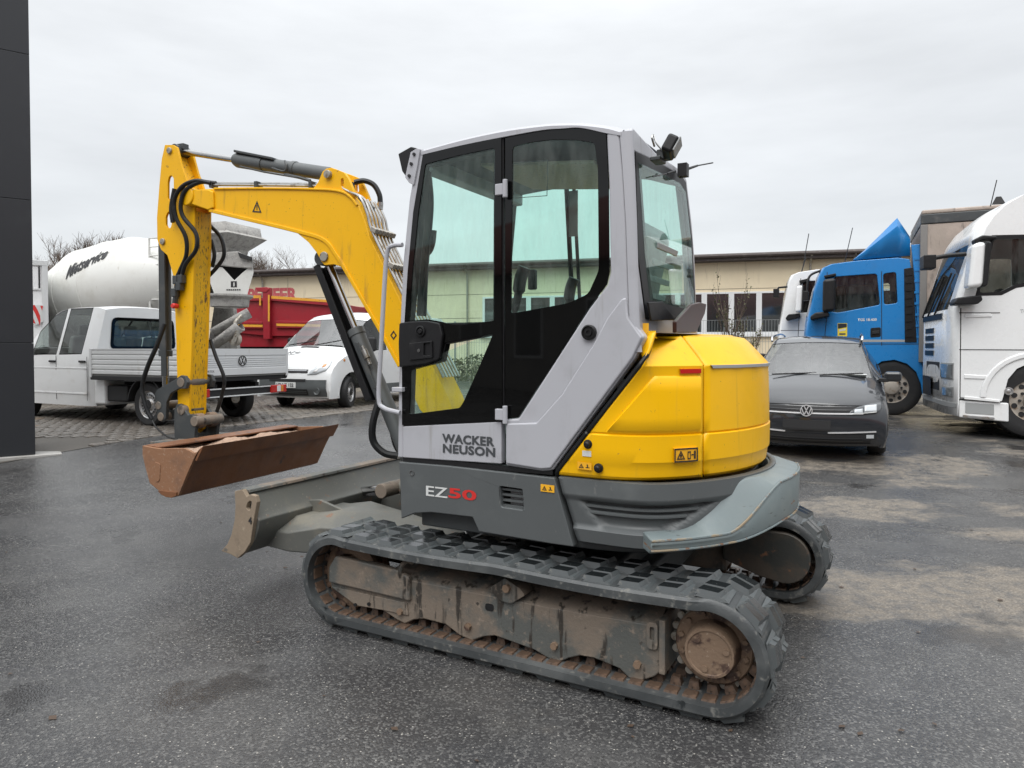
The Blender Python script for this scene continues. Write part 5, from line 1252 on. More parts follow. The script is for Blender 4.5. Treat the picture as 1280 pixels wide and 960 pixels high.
m = MB(); m.lathe((-1.55, .36, .98), (-.9, 0, .45), [(0, .17), (.012, .18), (.024, .17), (.012, .16), (0, .17)], 28); m.box((-1.55, .36, .98), (.03, .3, .05), rot=(0, R(-60), 0)); m.build('steering_wheel', 'interior', golf)
m = MB(); m.bx(-1.24, -1.10, .30, .66, .985, .99); m.build('paper_sheet', 'decal_white', golf)
for y0, y1 in ((.10, .62), (-.50, .05)): m = MB(); m.tube([(-1.02, y0, .985), (-1.12, y1, 1.005)], .009, 6); m.build('wiper', 'matte_black', golf)

# ================================================================ white double-cab pickup with aluminium dropsides
tp_ = ground(188, 532, PLAT); th = (-math.cos(R(26.5)), math.sin(R(26.5)))
van = root_for('pickup_truck', (tp_.x, tp_.y), (-4.30, .80), th, 'white double-cab pickup with silver aluminium dropsides parked on the cobbles', 'pickup')
van.scale = (1.03, 1.03, 1.03)
AX = -.92; RXL = -4.30
stV = [
 (-.10, .18, .28, .80, .28, S((.86, .28), (.88, .28), (.89, .275), (.88, .27))),
 (0, .22, .45, .84, .45, S((.89, .43), (.91, .40), (.92, .34), (.90, .27))),
 (-.02, .24, .72, .86, .71, S((.91, .66), (.93, .56), (.94, .42), (.92, .27))),
 (-.10, .26, .98, .86, .95, S((.92, .88), (.945, .70), (.95, .46), (.93, .27))),
 (-.50, .20, 1.13, .84, 1.08, S((.93, 1.0), (.95, .78), (.95, .48), (.93, .27))),
 (-.78, .14, 1.24, .82, 1.19, S((.935, 1.08), (.95, .82), (.95, .50), (.93, .27))),
 (-1.15, .14, 1.55, .78, 1.52, S((.935, 1.10), (.95, .84), (.95, .50), (.93, .27))),
 (-1.52, .14, 1.84, .73, 1.80, S((.935, 1.11), (.95, .84), (.95, .50), (.93, .27))),
 (-1.75, .08, 1.92, .72, 1.87, S((.935, 1.11), (.95, .84), (.95, .50), (.93, .27))),
 (-1.98, .03, 1.945, .72, 1.895, S((.935, 1.11), (.95, .84), (.95, .50), (.93, .27))),
 (-2.06, .02, 1.95, .72, 1.90, S((.935, 1.11), (.95, .84), (.95, .50), (.93, .27))),
 (-2.70, 0, 1.95, .72, 1.90, S((.935, 1.12), (.95, .84), (.95, .50), (.93, .27))),
 (-2.84, 0, 1.945, .72, 1.895, S((.93, 1.12), (.945, .84), (.945, .50), (.92, .27))),
 (-2.96, 0, 1.92, .68, 1.86, S((.86, 1.12), (.88, .84), (.88, .50), (.86, .27)))]
wnV = {'screen': [(r_, c, True) for r_ in (5, 6) for c in range(0, 4)], 'front': [(r_, 4, True) for r_ in (6, 7, 8)], 'rear': [(10, 4, True)]}
body, _ = shell(van, stV, wnV, 'van_white', trim=.022)
# back window opening of the cab
hole = MB().ext(fillet([(-.60, 1.22), (.60, 1.22), (.56, 1.72), (-.56, 1.72)], .10), -3.2, -2.80, 'x').build('cutter', None, van)
cut(body, [arch_cutter(AX, .36, .43, .66, 1.2, van), arch_cutter(AX, .36, .43, -1.2, -.66, van), hole])
MB().ext(fillet([(-.62, 1.20), (.62, 1.20), (.58, 1.74), (-.58, 1.74)], .10), -2.975, -2.955, 'x', holes=[fillet([(-.57, 1.25), (.57, 1.25), (.53, 1.69), (-.53, 1.69)], .08)]).build('window_seal', 'black_gloss', van)
MB().ext(fillet([(-.60, 1.22), (.60, 1.22), (.56, 1.72), (-.56, 1.72)], .10), -2.966, -2.963, 'x').build('window', 'car_glass', van)
for y in (.83, -.83): wheel(van, AX, y, .345, .22, 'van'); wheel(van, RXL, y * .97, .345, .22, 'van')
# door gaps, handles, rub strip
def gapline(parent, P, y, w=.005, m='matte_black'):
    b = MB()
    for p, q in zip(P, P[1:]):
        d = Vector((q[0] - p[0], q[1] - p[1])).normalized(); k = Vector((-d.y, d.x)) * w
        b.ext([(p[0] + k.x, p[1] + k.y), (p[0] - k.x, p[1] - k.y), (q[0] - k.x, q[1] - k.y), (q[0] + k.x, q[1] + k.y)], y, y + .0025)
    return b.build('door_gap', m, parent)
for P in ([(-1.30, .42), (-1.30, .86)], [(-2.02, .36), (-2.02, 1.10)], [(-2.86, .36), (-2.86, 1.08)]): gapline(van, P, .947)
for x in (-1.92, -2.74): MB().box((x, .955, 1.0), (.17, .03, .035)).build('door_handle', 'matte_black', van, bevel=.012)
MB().bx(-2.85, -1.2, .944, .953, .88, .90).build('side_moulding', 'van_white', van, bevel=.003); MB().bx(-2.85, -1.2, .944, .955, .46, .485).build('side_moulding', 'van_white', van, bevel=.003)
g = MB(); g.box((-1.22, 1.06, 1.24), (.10, .20, .26)); mo = g.build('wing_mirror', 'matte_black', van, bevel=.04); MB().bx(-1.2, -1.13, .9, 1.0, 1.14, 1.19).build('mirror_arm', 'matte_black', mo)
for y in (.42, -.42): seat(van, -1.9, y, .80, 'interior_light'); seat(van, -2.65, y, .78, 'interior_light')
MB().ext([(-.85, 1.05), (-1.25, 1.12), (-1.4, .9), (-.85, .7)], -.75, .75).build('dashboard', 'interior', van, bevel=.05)
MB().bx(-2.9, -1.0, -.85, .85, .36, .50).build('cab_floor', 'interior', van)
# bed
BX0, BX1 = -3.02, -5.32; BYW = 1.0; BZ0, BZ1 = .80, 1.20
MB().bx(BX1, BX0, -BYW + .02, BYW - .02, BZ0 - .03, BZ0 + .03).build('bed_floor', 'interior_light', van)
def ribbed(length, h, n=4):
    """section of an aluminium dropside board: (offset, z)"""
    P = [(0, 0), (.004, 0)]
    for k in range(n):
        z0 = h * k / n; z1 = h * (k + 1) / n; P += [(.022, z0 + .012), (.022, z1 - .022), (.010, z1 - .012), (.010, z1 - .004)]
    return P + [(.024, h - .004), (.024, h + .012), (0, h + .012)]
sec_ = ribbed(1, BZ1 - BZ0, 5)
for s in (1, -1):
    MB().ext([(s * (BYW - .024 + a), BZ0 + b) for a, b in sec_], BX1 + .03, BX0 - .03, 'x').build('dropside_board', 'alu_side', van, ang=20)
    for x in (BX0 - .015, BX1 + .015): MB().bx(x - .03, x + .03, s * (BYW - .045), s * (BYW + .006), BZ0 - .05, BZ1 + .02).build('corner_post', 'alu_side', van, bevel=.006)
    MB().bx(BX1, BX0, s * (BYW - .05), s * BYW, BZ0 - .09, BZ0 - .02).build('bed_rail', 'matte_black', van, bevel=.01)
sct = [(0, 0), (-.02, .0), (-.02, .10), (-.012, .105), (-.012, .16), (-.012, .30), (-.02, .31), (-.02, .412), (0, .412)]
g = MB().ext([(BX1 + a, BZ0 + b) for a, b in sct], -BYW + .05, BYW - .05); tg = g.build('tailgate', 'alu_side', van, ang=20)
for k in range(5): MB().bx(BX1 - .018, BX1 - .010, -BYW + .07, BYW - .07, BZ0 + .125 + .033 * k, BZ0 + .135 + .033 * k).build('tailgate_rib', 'alu_side', tg, bevel=.002)
vw_logo(tg, (BX1 - .022, 0, BZ0 + .22), (0, -1, 0), (0, 0, 1), .082, bg='alu_side', m='matte_black')
letter('tailgate_lettering', 'TRANSPORTER', 'matte_black', tg, (BX1 - .0215, .88, BZ0 + .045), (0, -1, 0), (0, 0, 1), w=.34)
MB().bx(BX1 + .02, BX1 + .06, -BYW, BYW, BZ0 - .10, BZ0 - .02).build('bed_rail', 'matte_black', van, bevel=.01)
# chassis, underrun bar with lamps, mudguards
for y in (.42, -.42): MB().bx(BX1 + .1, -2.9, y - .04, y + .04, .52, .66).build('chassis_beam', 'matte_black', van, bevel=.01)
MB().bx(-4.1, -3.4, -.3, .3, .32, .52).build('fuel_tank', 'matte_black', van, bevel=.05)
MB().bx(BX1 + .02, BX1 + .10, -.98, .98, .47, .60).build('underrun_bar', 'matte_black', van, bevel=.012)
MB().bx(BX1 + .005, BX1 + .03, -.80, .80, .575, .595).build('underrun_strip', 'alu_side', van, bevel=.004)
MB().bx(BX1 + .005, BX1 + .03, -.80, .80, .455, .475).build('underrun_strip', 'alu_side', van, bevel=.004)
for s in (1, -1):
    lm = MB().bx(BX1 - .02, BX1 + .05, s * .62, s * .96, .47, .60).build('tail_lamp', 'lamp_red', van, bevel=.012)
    MB().bx(BX1 - .026, BX1 - .018, s * .74, s * .82, .485, .585).build('lamp_lens', 'decal_white', lm, bevel=.004); MB().bx(BX1 - .026, BX1 - .018, s * .83, s * .88, .485, .585).build('lamp_lens', 'lamp_orange', lm, bevel=.004)
    mg = MB(); A = [(RXL + .42 * math.cos(R(a)), .345 + .42 * math.sin(R(a))) for a in range(10, 171, 8)]; B_ = [(RXL + .40 * math.cos(R(a)), .345 + .40 * math.sin(R(a))) for a in range(170, 9, -8)]
    mg.ext(A + B_, s * .70, s * .96); mg.build('mudguard', 'matte_black', van)
MB().bx(-3.75, -3.05, .60, .86, .36, .62).build('tool_box', 'matte_black', van, bevel=.03)
MB().bx(-3.25, -2.96, .55, .90, .30, .80).build('cab_rear_skirt', 'van_white', van, bevel=.04)
m = MB(); m.lathe((BX1 + .15, 0, .42), (-1, 0, 0), [(0, .08), (.02, .085), (.04, .06), (.05, 0)], 20); m.build('tow_hitch', 'zinc', van)

# ================================================================ small white panel van
vp = ground(431, 510, PLAT); vh = (-math.cos(R(65)), -math.sin(R(65)))
pv = root_for('panel_van', (vp.x, vp.y), (-.87, .80), vh, 'white panel van with dark grey front bumper and script lettering on its bonnet', 'van')
pv.scale = (1.03, 1.03, 1.03)
stP = [
 (-.08, .16, .24, .80, .24, S((.86, .24), (.88, .24), (.89, .235), (.88, .23))),
 (.0, .18, .42, .86, .42, S((.91, .41), (.93, .38), (.935, .33), (.92, .23))),
 (-.01, .19, .62, .88, .62, S((.93, .59), (.95, .52), (.955, .40), (.93, .23))),
 (-.035, .20, .76, .89, .75, S((.935, .70), (.955, .60), (.96, .42), (.935, .23))),
 (-.08, .22, .88, .89, .87, S((.94, .82), (.96, .66), (.96, .44), (.94, .23))),
 (-.20, .23, 1.03, .88, 1.0, S((.945, .94), (.96, .74), (.96, .46), (.94, .23))),
 (-.42, .20, 1.16, .86, 1.12, S((.95, 1.04), (.96, .78), (.96, .48), (.94, .23))),
 (-.70, .16, 1.27, .85, 1.22, S((.955, 1.10), (.96, .82), (.96, .48), (.94, .23))),
 (-1.02, .18, 1.56, .83, 1.52, S((.955, 1.14), (.96, .84), (.96, .48), (.94, .23))),
 (-1.36, .20, 1.84, .81, 1.80, S((.955, 1.16), (.96, .84), (.96, .48), (.94, .23))),
 (-1.62, .16, 1.96, .81, 1.91, S((.955, 1.18), (.96, .84), (.96, .48), (.94, .23))),
 (-2.0, .06, 2.01, .82, 1.95, S((.955, 1.18), (.96, .84), (.96, .48), (.94, .23))),
 (-3.2, 0, 2.02, .83, 1.96, S((.955, 1.18), (.96, .84), (.96, .48), (.94, .23))),
 (-4.6, 0, 2.01, .83, 1.95, S((.945, 1.18), (.95, .84), (.95, .48), (.93, .23))),
 (-4.75, 0, 1.95, .78, 1.89, S((.89, 1.18), (.91, .84), (.91, .48), (.89, .23)))]
wnP = {'screen': [(r_, c, True) for r_ in (7, 8, 9) for c in range(0, 4)][:], 'front': [(r_, 4, True) for r_ in (8, 9, 10)]}
wnP['screen'] = [(r_, c, True) for r_ in (7, 8) for c in range(0, 4)]
body, _ = shell(pv, stP, wnP, 'van_white', trim=.020)
cut(body, [arch_cutter(-.87, .34, .40, .62, 1.2, pv), arch_cutter(-.87, .34, .40, -1.2, -.62, pv)])
for y in (.80, -.80): wheel(pv, -.87, y, .33, .21, 'van', steer=R(20)); wheel(pv, -3.95, y, .33, .21, 'van')
MB().bx(-1.25, -.5, -.62, .62, .2, .72).build('wheel_housing', 'matte_black', pv, bevel=.04)
fp = nose_fn([(s[2], s[0], s[1], s[3]) for s in stP[:8]])
strip('front_bumper', 'skirt_grey', pv, fp, -.86, .86, .27, lambda y: .60 if abs(y) > .45 else .60, .015, 24, .03)
strip('bumper_intake', 'matte_black', pv, fp, -.50, .50, .30, .415, .022); strip('upper_grille', 'matte_black', pv, fp, -.46, .46, .56, .615, .020)
for z in (.335, .37): strip('intake_slat', 'skirt_grey', pv, fp, -.48, .48, z, z + .012, .028)
strip('bonnet_grille', 'matte_black', pv, fp, -.48, .48, .735, .80, .006); strip('grille_bar', 'chrome_trim', pv, fp, -.46, .46, .775, .785, .012)
np_ = strip('number_plate', 'decal_white', pv, fp, -.26, .26, .44, .55, .026)
letter('plate_lettering', 'HD NE 132', 'decal_black', np_, (fp(0, .49) + .030, -.22, .462), (0, 1, 0), (0, 0, 1), w=.44, h=.07, bold=.02)
for s in (1, -1):
    h_ = nose_poly('headlight', 'lamp_clear', pv, fp, [(s * .48, .70), (s * .66, .715), (s * .82, .78), (s * .87, .88), (s * .86, .975), (s * .74, .95), (s * .60, .85)], .012)
    nose_poly('lamp_reflector', 'rim_silver', h_, fp, [(s * .58, .74), (s * .67, .755), (s * .70, .83), (s * .63, .81)], .014); nose_poly('lamp_indicator', 'lamp_orange', h_, fp, [(s * .74, .84), (s * .80, .87), (s * .80, .92), (s * .75, .90)], .014)
    q = (fp(s * .68, .38) + .03, s * .68, .38); m = MB(); m.lathe(q, (1, 0, 0), [(-.01, .075), (.004, .07), (.0, .06), (-.01, .05), (-.01, 0)], 20); m.build('fog_lamp_blank', 'skirt_grey', pv)
    MB().ext([(-.86 + .41 * math.cos(R(a)), .34 + .41 * math.sin(R(a))) for a in range(-10, 191, 10)] + [(-.86 + .44 * math.cos(R(a)), .34 + .44 * math.sin(R(a))) for a in range(190, -11, -10)], s * .93, s * .958).build('arch_lip', 'van_white', pv, bevel=.008)
    MB().bx(-4.6, -1.3, s * .94, s * .962, .27, .46).build('side_cladding', 'skirt_grey', pv, bevel=.01)
    g = MB(); g.box((-1.36, s * 1.07, 1.30), (.12, .22, .30)); mo = g.build('wing_mirror', 'matte_black', pv, bevel=.05); MB().bx(-1.36, -1.28, s * .9, s * 1.0, 1.18, 1.24).build('mirror_arm', 'matte_black', mo)
def onhood(y, x): # bonnet height between stations
    for a, b in zip(stP[4:], stP[5:9]):
        if b[0] - b[1] * (y / b[3]) ** 2 <= x:
            xa, xb = a[0] - a[1] * (y / a[3]) ** 2, b[0] - b[1] * (y / b[3]) ** 2; t = (x - xa) / (xb - xa)
            return (a[2] - (a[2] - a[4]) * abs(y / a[3]) ** 2.4) * (1 - t) + (b[2] - (b[2] - b[4]) * abs(y / b[3]) ** 2.4) * t
    return 1.2
MB().loft([[(x, y, onhood(y, x) + .010) for y in (-.16, .0, .16, .30)] for x in (-.60, -.66)]).build('bonnet_vent', 'matte_black', pv)
sc_ = [(-.36, -.50), (-.34, -.46), (-.40, -.42), (-.33, -.38), (-.40, -.33), (-.33, -.28), (-.41, -.24), (-.34, -.18), (-.40, -.13), (-.36, -.05), (-.39, .02)]
MB().tube(spline([(x, y, onhood(y, x) + .008) for x, y in sc_], 5), .006, 5).build('script_lettering', 'decal_black', pv)
MB().tube(spline([(x, y, onhood(y, x) + .008) for x, y in ((-.30, -.52), (-.29, -.3), (-.31, -.05), (-.36, .08))], 5), .004, 5).build('script_lettering', 'decal_black', pv)
for y in (.40, -.40): seat(pv, -2.0, y, .85, 'interior')
MB().ext([(-.80, 1.08), (-1.25, 1.14), (-1.45, .9), (-.9, .7)], -.75, .75).build('dashboard', 'interior_light', pv, bevel=.05)
MB().bx(-2.6, -2.5, -.9, .9, .4, 1.85).build('bulkhead', 'interior_light', pv)
for y0, y1 in ((.15, .70), (-.55, .05)): m = MB(); m.tube([(-.70, y0, 1.285), (-.84, y1, 1.38)], .012, 6); m.build('wiper', 'matte_black', pv)
MB().tube([(-.0, .0, 0), (0, 0, .01)], .01) if False else None
q = (-.62, .953, .98); MB().lathe(q, (0, 1, 0), [(0, .03), (.006, .026), (.008, 0)], 14).build('side_repeater', 'lamp_orange', pv)

# ================================================================ TRUCKS
mat('lamp_grey', (.20, .22, .23), .08, coat=.8, layers=[(9, .5, .6, (.42, .44, .45), .1)])
def truck_frame(px, bottom, yaw, lx, ly, z=PLAT):
    """frame whose local ground point (lx, ly) is seen at pixel (px, bottom); returns Frame at local origin"""
    P = ground(px, bottom, z); f = Frame((0, 0, 0), yaw); o = P - f.F * lx - f.L * ly; o.z = z; return Frame(o, yaw)
def troot(name, F, label, cat, group=None): return empty(name, F.o, F.a, label, cat, group)
def txz(F, px, y): return F.xz(px, y)
HWT = 1.22
def tplate(F, root, name, m, px, y0=HWT, y1=HWT - .05, holes=(), bevel=.012, rnd=0, hr=.02, parent=None, yl=None):
    yl = HWT if yl is None else yl
    po = txz(F, px, yl); po = fillet(po, rnd) if rnd else po
    return MB().ext(po, y0, y1, holes=[fillet(txz(F, h, yl), hr) for h in holes]).build(name, m, parent or root, bevel=bevel)
def cab_skins(root, front, roof, m, bulge=.14, win=None, screen_m='dark_glass', wcol=1):
    """front: (x, z) polyline bottom to roof edge on the side plane; roof: polyline front to back"""
    N = 14
    def row(x, z, k=1.0, crown=0.0):
        return [(x + bulge * k * (1 - abs(-1 + 2 * i / N) ** 5), (HWT - .006) * (1 - 2 * i / N), z + crown * (1 - (-1 + 2 * i / N) ** 2)) for i in range(N + 1)]
    rows = [row(x, z, 1.0) for x, z in front]
    body = MB(); gl = MB(); nc = N + 1
    for k in range(len(rows) - 1):
        zc = (front[k][1] + front[k + 1][1]) / 2; inwin = win and win[0] < zc < win[1]
        for i in range(N):
            t = MB(); q = [rows[k][i], rows[k][i + 1], rows[k + 1][i + 1], rows[k + 1][i]]
            (gl if inwin and wcol <= i < N - wcol else body).add(q, [(0, 1, 2, 3)])
    rr = [row(x, z, max(0, 1 - j / 2.5) if j else 1.0, .05 if j else 0) for j, (x, z) in enumerate(roof)]
    body.loft(rr)
    def weld(o):
        bm = bmesh.new(); bm.from_mesh(o.data); bmesh.ops.remove_doubles(bm, verts=bm.verts, dist=.0005); bmesh.ops.recalc_face_normals(bm, faces=bm.faces); bm.to_mesh(o.data); bm.free()
        o.data.polygons.foreach_set('use_smooth', [True] * len(o.data.polygons)); o.data.set_sharp_from_angle(angle=R(35)); return o
    weld(body.build('cab_front', m, root, ang=35, solid=.02))
    if gl.v: weld(gl.build('windscreen', screen_m, root, ang=35))
def mirror_set(root, x, z, y=HWT, h=.62, w=.30, shell_m='black_plastic', wide=True):
    """tall door mirror on a foot, plus a front mirror on an arm"""
    g = MB(); g.box((x + .02, y + .32, z + h / 2), (.16, w, h)); o = g.build('door_mirror', shell_m, root, bevel=.05, seg=3)
    MB().box((x - .064, y + .32, z + h / 2), (.012, w - .05, h - .06)).build('mirror_glass', 'black_plastic', o, bevel=.01)
    g = MB(); g.box((x - .02, y + .14, z - .05), (.13, .38, .09)); g.cyl((x, y + .30, z - .05), (x, y + .30, z + .08), .03, n=10); g.build('mirror_foot', 'black_plastic', o, bevel=.03)
    return o

# ---- blue tractor unit
BT = truck_frame(1113, 518, 26, -1.45, 1.02)
bt = troot('tractor_unit', BT, 'blue tractor unit with tall blue roof spoiler parked behind the grey estate car', 'truck')
T = lambda px, **k: None
side = [(1009, 418), (1012, 396), (1019, 363), (1025, 345), (1031, 334), (1040, 330), (1070, 326), (1122, 322), (1137, 324), (1141, 347), (1146, 400), (1149, 432), (1152, 452), (1157, 478), (1158, 500), (1154, 500), (1151, 480), (1145, 465), (1134, 455), (1118, 450), (1102, 452), (1090, 461), (1083, 475), (1079, 498), (1012, 498), (1009, 470)]
w1 = [(1042, 346), (1096, 342), (1100, 381), (1047, 391), (1037, 389)]; w2 = [(1104, 342), (1120, 340), (1122, 379), (1105, 381)]
tplate(BT, bt, 'cab_side', 'blue_paint', side, holes=[w1, w2], hr=.05)
MB().ext(txz(BT, side, HWT), -HWT, -HWT + .05, holes=[fillet(txz(BT, h, HWT), .05) for h in (w1, w2)]).build('cab_side', 'blue_paint', bt, bevel=.012)
for w in (w1, w2): MB().ext(txz(BT, w, HWT), HWT - .03, HWT - .026).build('window', 'car_glass', bt)
ft = txz(BT, [(1012, 498), (1009, 470), (1009, 418), (1012, 396), (1019, 363), (1025, 345), (1031, 334)], HWT); rf = txz(BT, [(1031, 334), (1040, 330), (1070, 326), (1122, 322), (1137, 324)], HWT)
cab_skins(bt, ft, rf, 'blue_paint', bulge=.10, win=(1.75, 2.75))
MB().bx(rf[-1][0] - .02, rf[-1][0] + .02, -HWT + .01, HWT - .06, .9, rf[-1][1] - .04).build('cab_rear_wall', 'blue_paint', bt, bevel=.02)
# door crease lines, lower cut, stripe, lettering
for px in ([(1034, 340), (1033, 400), (1031, 420), (1035, 432)], [(1102, 339), (1102, 432)], [(1031, 430), (1149, 430)]): gapline(bt, txz(BT, px, HWT), HWT + .0005, .006)
q = txz(BT, [(1072, 424.5), (1131, 424.5), (1131, 427.5), (1072, 427.5)], HWT); MB().ext(q, HWT, HWT + .004).build('side_stripe', 'seat_back', bt)
q = txz(BT, [(1072, 401.5), (1096, 398.5)], HWT); letter('type_lettering', 'TGS 18.400', 'decal_white', bt, (q[0][0], HWT + .003, q[0][1]), (-1, 0, 0), (0, 0, 1), w=abs(q[0][0] - q[1][0]), bold=.03)
q = txz(BT, [(1088, 410), (1101, 409), (1101, 421), (1088, 422)], HWT); MB().ext(fillet(q, .03), HWT - .01, HWT + .006).build('door_handle', 'black_plastic', bt, bevel=.004)
q = txz(BT, [(1090, 414), (1099, 413), (1099, 417), (1090, 418)], HWT); MB().ext(q, HWT + .006, HWT + .03).build('handle_grip', 'matte_black', bt, bevel=.008)
st_ = MB().ext(txz(BT, [(1047, 404), (1059, 404), (1059, 420), (1047, 420)], HWT), HWT, HWT + .003).build('door_sticker', 'sticker_yellow', bt)
MB().ext(txz(BT, [(1047.5, 404.5), (1058.5, 404.5), (1058.5, 409), (1047.5, 411)], HWT), HWT + .003, HWT + .005).build('sticker_symbol', 'decal_black', st_)
MB().ext(txz(BT, [(1049, 412), (1057, 410.5), (1057, 413), (1049, 414.5)], HWT), HWT + .003, HWT + .005).build('sticker_symbol', 'decal_white', st_); MB().ext(txz(BT, [(1049, 416.5), (1057, 416.5), (1057, 418.5), (1049, 418.5)], HWT), HWT + .003, HWT + .005).build('sticker_symbol', 'decal_grey', st_)
MB().ext(txz(BT, [(1130, 336), (1141, 334), (1146, 428), (1131, 428)], HWT), HWT - .01, HWT + .015).build('intake_grille', 'black_plastic', bt, bevel=.01)
for k in range(9):
    y0 = 341 + 9.6 * k; MB().ext(txz(BT, [(1131.5, y0), (1140, y0 - 1), (1140.5, y0 + 3), (1131.5, y0 + 4)], HWT), HWT + .012, HWT + .03).build('grille_slat', 'black_plastic', bt)
q = txz(BT, [(1028, 390)], HWT)[0]; zz = txz(BT, [(1036, 392), (1036, 349)], HWT + .3)
mo = MB().ext(txz(BT, [(1029, 350), (1045, 348), (1044, 389), (1028, 391)], HWT + .25), HWT + .10, HWT + .40).build('door_mirror', 'black_plastic', bt, bevel=.06, seg=3)
MB().ext(txz(BT, [(1013, 396), (1020, 391), (1036, 390), (1037, 396), (1014, 401)], HWT + .15), HWT - .02, HWT + .34).build('mirror_foot', 'black_plastic', mo, bevel=.03)
MB().ext(txz(BT, [(1030, 345), (1045, 342), (1045, 345), (1031, 348)], HWT + .1), HWT, HWT + .2).build('mirror_arm', 'black_plastic', mo, bevel=.01)
fm = MB(); a = txz(BT, [(1021, 330), (1018, 352), (1016, 366)], HWT); fm.tube(spline([(rf[0][0] + .06, HWT - .3, rf[0][1] - .02), (a[1][0] + .10, HWT - .2, a[1][1] + .12), (a[2][0] + .12, HWT - .15, a[2][1])]), .025, 8); fm.box((a[2][0] + .13, HWT - .15, a[2][1] - .05), (.10, .26, .18)); fm.build('front_mirror', 'black_plastic', bt, bevel=.03)
# sun visor / roof lamp bar and spoiler
sp = [(1066, 325), (1080, 312), (1100, 292), (1122, 269.5), (1130, 280), (1138, 296), (1140, 327)]
so_ = MB(); pts = txz(BT, sp, HWT); rows = []
for (x, z), w in zip(pts[:5], (.75, .95, 1.08, 1.12, 1.12)):
    pass
top = pts[:4]
L_ = [[(x, HWT * .98 * k, z0 + (z - z0) * s) for k, s in ((1, 0), (1, .75), (.92, .97), (.6, 1), (0, 1), (-.6, 1), (-.92, .97), (-1, .75), (-1, 0))] for (x, z), z0 in zip(top, (pts[0][1], pts[0][1] + .01, pts[0][1] + .02, pts[0][1] + .03))]
x9 = pts[5][0]; L_.append([(x9, HWT * .98 * k, (pts[0][1] + .03) + (pts[5][1] - pts[0][1]) * s) for k, s in ((1, 0), (1, .75), (.92, .97), (.6, 1), (0, 1), (-.6, 1), (-.92, .97), (-1, .75), (-1, 0))])
MB().loft(L_).build('roof_spoiler', 'blue_paint', bt, ang=30, solid=.03)
# side fairing behind the cab
fa_ = txz(BT, [(1139, 306), (1150, 305), (1153, 452), (1149, 440), (1143, 347)], HWT); MB().ext(fa_, HWT - .04, HWT - .0).build('side_fairing', 'blue_paint', bt, bevel=.01)
for k in range(8):
    y0 = 322 + 14 * k; MB().ext(txz(BT, [(1143, y0), (1150, y0 - .5), (1150, y0 + 2.5), (1143, y0 + 3)], HWT), HWT, HWT + .012).build('fairing_rib', 'blue_paint', bt)
for y in (1.02, -1.02): wheel(bt, -1.45, y, .52, .32, 'truck'); wheel(bt, -5.05, y * .95, .52, .32, 'truck')
for y in (.42, -.42): MB().bx(-6.0, -.3, y - .05, y + .05, .75, 1.0).build('chassis_beam', 'matte_black', bt, bevel=.01)
MB().bx(-2.1, -.5, -.9, .9, .45, 1.25).build('engine_block', 'matte_black', bt, bevel=.06)
MB().bx(-2.2, min(q[0] for q in ft) - .05, -1.1, 1.1, 1.25, 1.32).build('cab_floor', 'interior', bt)
for y in (.7, -.7): seat(bt, -1.35, y, 1.35, 'interior')
m = MB(); m.tube([(rf[1][0] - .2, .7, rf[1][1]), (rf[1][0] - .35, .7, rf[1][1] + .75)], .008, 5); m.build('aerial', 'matte_black', bt)

mat('tarp_post', (.20, .19, .18), .6)
# ---- semitrailer behind the blue tractor: weathered tarpaulin body
TR = Frame(BT.o, BT.a and (180 - math.degrees(BT.a)))
tr = troot('curtain_trailer', TR, 'weathered brown-grey tarpaulin semitrailer coupled behind the blue tractor', 'trailer')
c0_ = txz(TR, [(1152, 264), (1152, 448)], 1.27); X0 = c0_[0][0]; ZT = c0_[0][1]
MB().bx(X0 - 13.6, X0, -1.27, 1.27, 1.15, ZT - .24).build('tarpaulin', 'tarp', tr, bevel=.02)
MB().bx(X0 - 13.62, X0 + .01, -1.285, 1.285, ZT - .24, ZT - .06).build('roof_rail', 'dark_steel', tr, bevel=.02); MB().bx(X0 - 13.6, X0, -1.27, 1.27, ZT - .06, ZT + .02).build('roof_tarpaulin', 'tarp', tr, bevel=.03)
MB().bx(X0 - .10, X0 + .015, 1.20, 1.29, 1.0, ZT - .25).build('corner_post', 'tarp_post', tr, bevel=.01)
for k in range(9): MB().bx(X0 - 1.5 - 1.45 * k, X0 - 1.44 - 1.45 * k, 1.272, 1.285, 1.2, ZT - .34).build('curtain_strap', 'dark_steel', tr)
for k in range(4): MB().bx(X0 - .5 - .2 * k, X0 - .62 - .2 * k, 1.272, 1.276, ZT - .62, ZT - .52).build('stencil_mark', 'seat_back', tr)
MB().bx(X0 - 13.6, X0 - .02, -1.2, 1.2, .95, 1.15).build('chassis_frame', 'matte_black', tr)
for k in range(3):
    for y in (1.0, -1.0): wheel(tr, X0 - 9.2 - 1.31 * k, y, .52, .34, 'truck')
for y in (.8, -.8): MB().bx(X0 - 3.0, X0 - 2.9, y - .05, y + .05, 0, 1.0).build('landing_leg', 'matte_black', tr)

